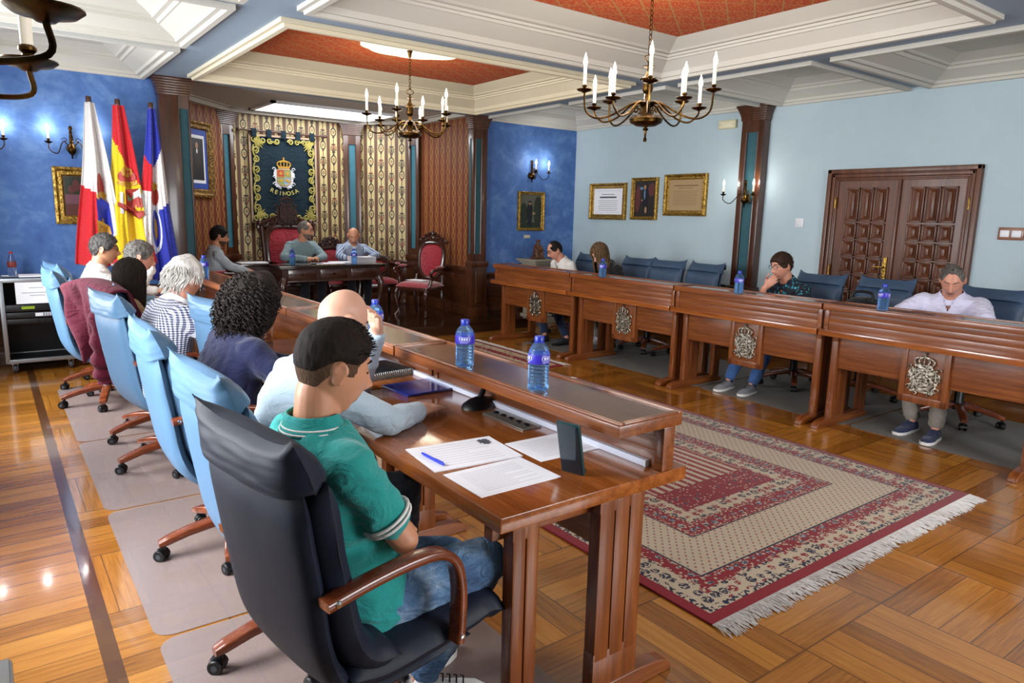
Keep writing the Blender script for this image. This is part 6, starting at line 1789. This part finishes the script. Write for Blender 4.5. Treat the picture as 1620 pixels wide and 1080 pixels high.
    for sg in (1, -1):
        ar = A[sg]; k_ = .9 if female else 1.0
        capsule(mb, sh[sg], ar['e'], .044 * k_, .037 * k_, 14); capsule(mb, ar['e'], ar['w'], .038 * k_, .025 * k_, 14)
        hand_geo(mb, ar['w'] + Vector(ar['d']).normalized() * .02, ar['d'], ar.get('n', -U), sg == 1, ar.get('curl', .3), ar.get('spread', .12), .92 if female else 1.0, ar.get('thumb', .6))
        g = G[sg]; capsule(mb, hipj[sg], g['k'], .06, .045, 12); capsule(mb, g['k'], g['a'], .042, .032, 12)
    vs, fs = remesh(mb, voxel, 2)
    THi = TH.inverted()
    b3 = MB(); b3.v = [tuple(v) for v in vs]; b3.f = fs
    for f in fs:
        c = Vector((0, 0, 0))
        for i in f: c += vs[i]
        q = THi @ (c / len(f)); b3.m.append(1 if (abs(q.x) < .024 and -.073 < q.z < -.050 and q.y > .07) else 0)
    b3.build('body', [M[skin_], M['lips']], root, angle=70)
    # ---- top -------------------------------------------------------------
    mb = MB(); torso(mb, .012, -.2, .497)
    c, up, fw = at(.46); 
    for sg in (1, -1):
        ar = A[sg]; kb = 1 + (bulk - 1) * .5
        sc_, sup, sfw = at(.40); capsule(mb, sc_ + Rr * sg * .08, sh[sg], .075 * wk, .066 * wk * kb, 14)
        if sleeve == 'short':
            q = sh[sg].lerp(ar['e'], .66); capsule(mb, sh[sg], q, .064 * wk * kb, .061 * wk * kb, 16)
        else:
            capsule(mb, sh[sg], ar['e'], .062 * wk * kb, .053 * wk * kb, 16); capsule(mb, ar['e'], ar['e'].lerp(ar['w'], .93), .053 * wk * kb, .040 * wk, 16)
    def wr(p):
        
        q = Vector((p.x * 6 + seed, p.y * 6, p.z * 15)); n1 = 1 - abs(noise.noise(q + Vector((0, 0, 2 * noise.noise(p * 5))))) * 2
        return .006 * n1 + .004 * noise.noise(Vector((p.x * 26, p.y * 26 + seed, p.z * 14))) - .003
    vs, fs = remesh(mb, .0105, 4, 0, 0, seed, wr)
    if collar:          # open neck
        keep = []
        for f in fs:
            q = sum((vs[i] for i in f), Vector()) / len(f) - nb
            u_ = q.dot(nup); 
            if not (q.dot(nfw) > .01 and u_ > -.10 and abs(q.dot(Rr)) < .048 * (u_ + .10) / .10): keep.append(f)
        fs = keep
    b3 = MB(); b3.add(vs, fs); topo = b3.build('shirt' if top not in ('navy_top', 'grey_sweater') else 'sweater', M[top], root, angle=80, uv=lambda c: (atan2((c - nb).dot(Rr), -(c - at(.2)[0]).dot(F)) * .15, c.z))
    # collar
    if collar:
        cm, ch, tr = collar
        c0, up, fw = at(.462); cc = nb + nup * .004 + nfw * .004
        mb = MB()
        def cf(u, v):
            an = 2 * pi * u; open_ = sstep(.55, 1.0, sin(an))      # opens at the throat
            r1 = .068 + .026 * v ** 1.5; h = .024 - .046 * v ** 1.3
            q = cc + Rr * cos(an) * r1 * wk * (1 + (bulk - 1) * .4) + nfw * (sin(an) * r1 * .92 * wk - .004) + nup * (h - .034 * open_ - .012 * (1 + sin(an)) * .5)
            return tuple(q)
        mb.grid(cf, 40, 6, 0, closeu=True); o = mb.build('collar', M[cm], topo, angle=80); o.modifiers.new('s', 'SOLIDIFY').thickness = .005
        if tr:
            for kk, v_ in enumerate((.95, .78)):
                mb = MB(); pts = [Vector(cf(i / 40, v_)) + nup * .004 + (Vector(cf(i / 40, 1)) - Vector(cf(i / 40, 0))).normalized() * 0 for i in range(40)]
                mb.tube(pts, .0042, 6, closed=True); mb.build('collar_stripe', M[tr], topo)
    if sleeve == 'short' and collar and collar[2]:
        for sg in (1, -1):
            ar = A[sg]; d = (ar['e'] - sh[sg]).normalized(); c = sh[sg].lerp(ar['e'], .66)
            u = d.orthogonal().normalized(); w = d.cross(u)
            for kk, off in enumerate((.012, -.002)):
                mb = MB(); r = (.0625 if kk == 0 else .0645) * wk
                mb.tube([c + d * off + (u * cos(q) + w * sin(q)) * r for q in [2 * pi * i / 36 for i in range(36)]], .0045, 6, closed=True); mb.build('sleeve_stripe', M[collar[2]], topo)
    # ---- trousers -----------------------------------------------------------
    mb = MB(); torso(mb, .006, -.2, .05)
    kb = 1 + (bulk - 1) * .5
    for sg in (1, -1):
        g = G[sg]; capsule(mb, hipj[sg], g['k'], .092 * wk * kb, .068 * wk * kb, 16); capsule(mb, g['k'], g['a'].lerp(g['k'], .08), .064 * wk * kb, .052 * wk, 16)
    def wr2(p): return .007 * (1 - 2 * abs(noise.noise(Vector((p.x * 11 + seed, p.y * 9, p.z * 17))))) + .003 * noise.noise(p * 40) - .003
    vs, fs = remesh(mb, .012, 4, 0, 0, seed, wr2); b3 = MB(); b3.add(vs, fs); b3.build('trousers', M[trousers], root, angle=80)
    for sg in (1, -1):
        g = G[sg]; fa = radians(g.get('f', face)); hpos = g['a'].copy(); hpos.z = 0 if 'lift' not in g else g['lift']
        shoe(root, tuple(hpos - Vector((cos(fa), sin(fa), 0)) * .03), fa, .27 if not female else .24, [M[s_] for s_ in shoes], g.get('up', 0))
        mb = MB(); capsule(mb, g['a'].lerp(g['k'], .15), Vector((hpos.x, hpos.y, hpos.z + .06)), .036, .034, 12); mb.build('sock', M['navy_trousers'] if shoes[0] != 'white_shoe' else M['white'], root)
    # ---- hair, brows, glasses --------------------------------------------------
    if hair: make_hair(hair[0], TH, root, M[hair[1]], seed)
    if beard:
        mb = MB()
        def off(p, ph):
            m = sstep(-.030, -.055, p.z) * sstep(-.02, .0, p.y) * sstep(-.118, -.108, p.z)
            m *= 1 - g2(p.x, p.z, 0, -.061, .020, .010)
            return -.010 + m * .0135
        head_grid(mb, TH, off, 90, 70); mb.build('beard', M[beard], root, angle=70)
    for sg in (1, -1):
        mb = MB(); mb.tube([TH @ head_pt_front(sg * x, z) for x, z in ((.014, .036), (.026, .041), (.040, .040), (.050, .034))], [.0028, .0036, .003, .0015], 6); mb.build('eyebrow', M[hair[1] if hair else 'hair_grey'], root)
        mb = MB(); mb.tube([TH @ (head_pt_front(sg * x, z) + Vector((0, .001, 0))) for x, z in ((.019, .0105), (.026, .008), (.034, .0075), (.043, .011))], .0014, 5); mb.build('eyelash', M['hair_black'], root)
    if glasses:
        t_ = MB()
        for sg in (1, -1):
            rim = []
            for i in range(24):
                q = 2 * pi * i / 24; x = sg * .033 + math.copysign(abs(cos(q)) ** .75, cos(q)) * .024; z = .014 + math.copysign(abs(sin(q)) ** .75, sin(q)) * .016; rim.append(TH @ Vector((x, .104 - abs(x) * .12, z)))
            t_.tube(rim, .0021, 6, closed=True)
            t_.tube([TH @ Vector((sg * .057, .097, .02)), TH @ Vector((sg * .077, .06, .02)), TH @ Vector((sg * .084, -.005, .022)), TH @ Vector((sg * .083, -.03, .005))], .002, 6)
        t_.tube([TH @ Vector((-.010, .104, .018)), TH @ Vector((0, .108, .020)), TH @ Vector((.010, .104, .018))], .0021, 6)
        t_.build('glasses', M['glasses'], root)
    R_ = Person(); R_.root = root; R_.TH = TH; R_.base = base; R_.L = L; R_.at = at; R_.sh = sh; R_.A = A
    return R_
_hp = {}
def head_pt_front(x, z):
    """surface point of the face at x,z (front)"""
    best = None
    for th_i in range(-30, 31):
        th = th_i / 30 * 1.1
        c = cos(th)
        sx = max(-.99, min(.99, x / (HX * c)))
        ph = math.asin(sx); p = head_pt(th, ph)
        d = abs(p.z - z) + abs(p.x - x)
        if best is None or d < best[0]: best = (d, p)
    p = best[1].copy(); p.x = x; p.z = z; p.y += .0015
    return p
M['white_shoe'] = plain('white leather trainer', '#d8d5d2', .5); M['navy_shoe'] = cloth('navy knit shoe', '#1a2340', '#252f50'); M['grey_shoe'] = cloth('grey trainer', '#6a6a70', '#85848a'); M['sole_white'] = plain('white sole', '#cfccc8', .6)
UP = Vector((0, 0, 1))
# near row --------------------------------------------------------------------
person('young man in a teal polo and ripped jeans sitting nearest the camera, arms folded', (.74, 1.70), 4, lean=(-19, -5), head=(-2, 16, 0), skin_='skin', top='teal_polo', trousers='jeans', sleeve='short', hair=('fade', 'hair_dark'), seed=1, collar=('teal_polo', .03, 'white_shirt'),
       arms=dict(R=dict(e=(.79, 1.50, .73), w=(.88, 1.72, .69), d=(-.1, 1, -.1), n=(-1, 0, 0), curl=.7), L=dict(e=(.86, 1.92, .72), w=(.85, 1.70, .69), d=(-.15, -1, -.35), n=(-.6, 0, .4), curl=.35, spread=.2)),
       legs=dict(R=dict(k=(1.09, 1.57, .555), a=(.98, 1.75, .12), f=-20, lift=.02), L=dict(k=(1.06, 1.74, .50), a=(1.02, 1.90, .09), f=15)), shoes=('white_shoe', 'sole_white', 'black'), voxel=.005)
person('bald man in a grey blue jersey leaning on the near desk, hand to his head', (.80, 2.44), 2, lean=(3, 30), head=(8, 30, -4), skin_='skin_pale', top='greyblue_shirt', trousers='dark_trousers', hair=None, seed=2, head_off=(0, .0, .035), bulk=1.1,
       arms=dict(R=dict(e=(1.10, 2.20, .815), w=(1.28, 2.31, .80), d=(.9, .42, -.06), n=(0, 0, -1), curl=.10, spread=.22), L=dict(e=(1.28, 2.84, .80), w=(1.30, 2.70, 1.05), d=(-.35, -.45, .75), n=(-.8, -.3, -.2), curl=.35, spread=.15)),
       legs=dict(R=dict(k=(1.12, 2.14, .57), a=(1.1, 2.14, .09), f=0), L=dict(k=(1.12, 2.5, .56), a=(1.15, 2.5, .09), f=5)), collar=('greyblue_shirt', .03, None), voxel=.005)
person('woman with big dark curly hair in a navy sweater at the near desk', (.75, 3.26), 4, lean=(12, 26), head=(4, 12, 0), skin_='skin', top='navy_top', trousers='dark_trousers', hair=('curly', 'hair_curl'), seed=3, female=True, bulk=1.45,
       arms=dict(R=dict(e=(.98, 3.00, .83), w=(1.20, 3.16, .80), d=(.6, .8, 0), n=(0, 0, -1)), L=dict(e=(.98, 3.50, .83), w=(1.20, 3.32, .80), d=(.6, -.8, 0), n=(0, 0, -1))))
person('white haired man in a navy checked shirt at the near desk', (.72, 4.46), 8, lean=(10, 26), head=(18, 8, 0), skin_='skin_red', top='gingham', trousers='dark_trousers', hair=('white', 'hair_white'), seed=4, collar=('gingham', .03, None), bulk=1.4,
       arms=dict(R=dict(e=(1.00, 4.18, .83), w=(1.24, 4.30, .80), d=(.8, .5, 0), n=(0, 0, -1)), L=dict(e=(1.02, 4.72, .83), w=(1.25, 4.58, .80), d=(.8, -.5, 0), n=(0, 0, -1))))
person('woman with long straight dark hair in front of the maroon jacket', (.70, 5.14), 14, lean=(-4, 0), head=(14, 14, 0), skin_='skin', top='brown_top', trousers='dark_trousers', hair=('long', 'hair_dark'), seed=5, female=True, hz=.50, scale=.95)
person('man with salt and pepper hair in a pale blue shirt, head bowed', (.74, 6.24), 2, lean=(10, 24), head=(-2, 14, 0), skin_='skin_red', top='pale_blue_shirt', trousers='dark_trousers', hair=('short', 'hair_greylt'), seed=6, collar=('pale_blue_shirt', .03, None), scale=1.02)
person('man with cropped grey hair and glasses in a white shirt by the flags', (.66, 6.92), -6, lean=(6, 14), head=(-2, 6, 0), skin_='skin', top='white_shirt', trousers='dark_trousers', hair=('short', 'hair_grey'), seed=7, glasses=True, collar=('white_shirt', .03, None), scale=1.03, bulk=1.1,
       arms=dict(R=dict(e=(.98, 6.68, .82), w=(1.14, 6.80, 1.02), d=(.1, .3, 1), n=(-1, 0, 0)), L=dict(e=(1.0, 7.1, .82), w=(1.2, 6.98, .8), d=(.8, -.4, 0), n=(0, 0, -1))))
# opposite row ------------------------------------------------------------------
person('balding man in a white shirt below the portrait, opposite row', (6.14, 6.98), 176, lean=(10, 30), head=(-12, 26, 0), skin_='skin_red', top='white_shirt', trousers='navy_trousers', hair=('receding', 'hair_black'), seed=8, glasses=True, collar=('white_shirt', .03, None),
       legs=dict(R=dict(k=(5.68, 7.1, .53), a=(5.52, 6.72, .09), f=185), L=dict(k=(5.68, 6.82, .53), a=(5.62, 6.42, .09), f=178)))
person('woman with long wavy hair in a black top looking down', (6.12, 6.12), 178, lean=(10, 28), head=(0, 40, 0), skin_='skin_pale', top='black_cloth', trousers='khaki', hair=('wavy', 'hair_wavy'), seed=9, female=True, shoes=('white_shoe', 'sole_white', 'white'), scale=1.05,
       legs=dict(R=dict(k=(5.72, 6.22, .52), a=(6.02, 6.28, .09), f=180), L=dict(k=(5.72, 6.0, .52), a=(6.02, 6.02, .09), f=180)))
person('man with glasses in a turquoise patterned shirt resting his chin on his hand', (6.10, 3.74), 176, lean=(6, 24), head=(-14, 14, 0), skin_='skin_red', top='turquoise', trousers='jeans_mid', sleeve='short', hair=('short', 'hair_brown'), seed=10, glasses=True, collar=('turquoise', .03, None), shoes=('grey_shoe', 'sole_white', 'black'),
       arms=dict(R=dict(e=(5.63, 3.78, .80), w=(5.74, 3.82, .94), d=(.12, -.5, .55), n=(.9, .0, .3), curl=.45), L=dict(e=(5.78, 3.46, .82), w=(5.62, 3.62, .80), d=(-.3, .9, 0), n=(0, 0, -1))),
       legs=dict(R=dict(k=(5.66, 3.86, .53), a=(5.46, 3.92, .09), f=183), L=dict(k=(5.66, 3.62, .53), a=(5.50, 3.70, .09), f=186)))
person('heavy grey haired man in a lilac polo before the carved door', (6.10, 2.36), 190, lean=(4, 18), head=(8, 30, 0), skin_='skin_red', top='white_polo', trousers='khaki', sleeve='short', hair=('thin', 'hair_greylt'), seed=11, bulk=1.34, fat=.14, collar=('white_polo', .03, None), shoes=('navy_shoe', 'sole_white', 'navy_shoe'),
       arms=dict(R=dict(e=(5.80, 2.68, .82), w=(5.60, 2.48, .80), d=(-.4, -.9, 0), n=(0, 0, -1)), L=dict(e=(5.74, 1.98, .82), w=(5.60, 2.22, .80), d=(-.3, .9, 0), n=(0, 0, -1))),
       legs=dict(R=dict(k=(5.64, 2.46, .53), a=(5.54, 2.32, .09), f=176), L=dict(k=(5.64, 2.18, .53), a=(5.46, 2.12, .09), f=186)))
# dais ------------------------------------------------------------------------------
person('dark haired bearded man in a light grey suit on the dais', (2.16, 9.0), 0, zf=DZ, hz=.45, lean=(2, 10), head=(-4, 8, 0), skin_='skin', top='grey_suit', trousers='dark_trousers', hair=('short', 'hair_black'), seed=12, glasses=True, beard='stubble', collar=('grey_suit', .03, None),
       arms=dict(R=dict(e=(2.32, 8.80, .86), w=(2.55, 8.90, .80), d=(.9, .3, -.2), n=(0, 0, -1)), L=dict(e=(2.34, 9.18, .86), w=(2.56, 9.04, .80), d=(.9, -.3, -.2), n=(0, 0, -1))))
person('man with glasses in a grey green sweater in the tall throne, hands clasped', (3.46, 9.62), -86, zf=DZ, lean=(6, 22), head=(48, 6, 0), skin_='skin', top='grey_sweater', trousers='dark_trousers', hair=('receding', 'hair_greylt'), seed=13, glasses=True, beard='beard',
       arms=dict(R=dict(e=(3.17, 9.38, .925), w=(3.42, 9.20, .91), d=(.9, -.3, .1), n=(0, 0, -1), curl=.7), L=dict(e=(3.72, 9.38, .925), w=(3.56, 9.20, .91), d=(-.8, -.4, .1), n=(0, 0, -1), curl=.7)))
person('bald man in a blue striped shirt writing at the right of the dais table', (4.26, 9.74), -96, zf=DZ, hz=.50, lean=(8, 30), head=(-16, 30, 0), skin_='skin', top='striped', trousers='dark_trousers', hair=None, seed=14, glasses=False, collar=('striped', .03, None),
       arms=dict(R=dict(e=(3.98, 9.46, .925), w=(4.02, 9.27, .905), d=(.35, -.9, .0), n=(0.2, 0, -1), curl=.6), L=dict(e=(4.56, 9.46, .925), w=(4.36, 9.28, .905), d=(-.6, -.6, 0), n=(0, 0, -1))))
# ------------------------------------------------------------------ daylight, lamps, camera
def area(name, loc, rot, sx_, sy_, power, col=(1, 1, 1)):
    l = bpy.data.lights.new(name, 'AREA'); l.shape = 'RECTANGLE'; l.size = sx_; l.size_y = sy_; l.energy = power; l.color = col
    o = bpy.data.objects.new(name, l); o.location = loc; o.rotation_euler = rot; COL.objects.link(o); return o
def point(name, loc, power, col=(1, .86, .68), r=.05):
    l = bpy.data.lights.new(name, 'POINT'); l.energy = power; l.color = col; l.shadow_soft_size = r
    o = bpy.data.objects.new(name, l); o.location = loc; COL.objects.link(o); return o
for (a, b), pw in zip(WIN, (270, 270)):
    area('window_daylight', (XL - .62, (a + b) / 2, (WZ0 + WZ1) / 2 + .12), (0, radians(-68), 0), WZ1 - WZ0, b - a, pw, (.94, .97, 1.0))
for (x, y, l) in CH:
    point('chandelier_light', (x, y, 2.50), 20, (1, .88, .70), .25)
for loc, rz, lb, arms in SCN:
    Tm = Matrix.Translation(loc) @ Matrix.Rotation(rz, 4, 'Z')
    for an, r in arms:
        p = Tm @ Vector((r * cos(an), -.045 + r * sin(an), .19)); point('sconce_light', p, 4.5, (1, .95, .88), .02)
area('panel_light', (3.95, 9.78, ZB + .03), (0, 0, 0), 1.6, .8, 24, (.95, .98, 1))
area('window_daylight', ((RW[0] + RW[1]) / 2, YR - .6, 1.7), (radians(72), 0, 0), RW[1] - RW[0], 2.0, 230, (.97, .98, 1.0))
w = bpy.data.worlds.new('World'); SC.world = w; w.use_nodes = True
w.node_tree.nodes['Background'].inputs[0].default_value = (.75, .85, 1, 1); w.node_tree.nodes['Background'].inputs[1].default_value = 1.0
cam = bpy.data.cameras.new('Camera'); cam.sensor_width = 36; cam.lens = 1112.7 / 1620 * 36; cam.clip_start = .05
co = bpy.data.objects.new('Camera', cam); COL.objects.link(co); SC.camera = co
yaw, pit, rol = radians(36.71), radians(10.186), radians(1.37)
fwd = Vector((sin(yaw) * cos(pit), cos(yaw) * cos(pit), -sin(pit))); rgt = Vector((cos(yaw), -sin(yaw), 0)); up = rgt.cross(fwd)
r2 = rgt * cos(rol) + up * sin(rol); u2 = up * cos(rol) - rgt * sin(rol)
co.matrix_world = Matrix(((r2.x, u2.x, -fwd.x, 0), (r2.y, u2.y, -fwd.y, 0), (r2.z, u2.z, -fwd.z, 1.55), (0, 0, 0, 1)))
cam.dof.use_dof = False
vs_ = SC.view_settings; vs_.view_transform = 'Standard'; vs_.look = 'None'; vs_.gamma = 1; vs_.use_curve_mapping = False; vs_.exposure = 0.08
SC.cycles.max_bounces = 8; SC.cycles.diffuse_bounces = 4; SC.cycles.transparent_max_bounces = 12
SC.cycles.sample_clamp_indirect = 6
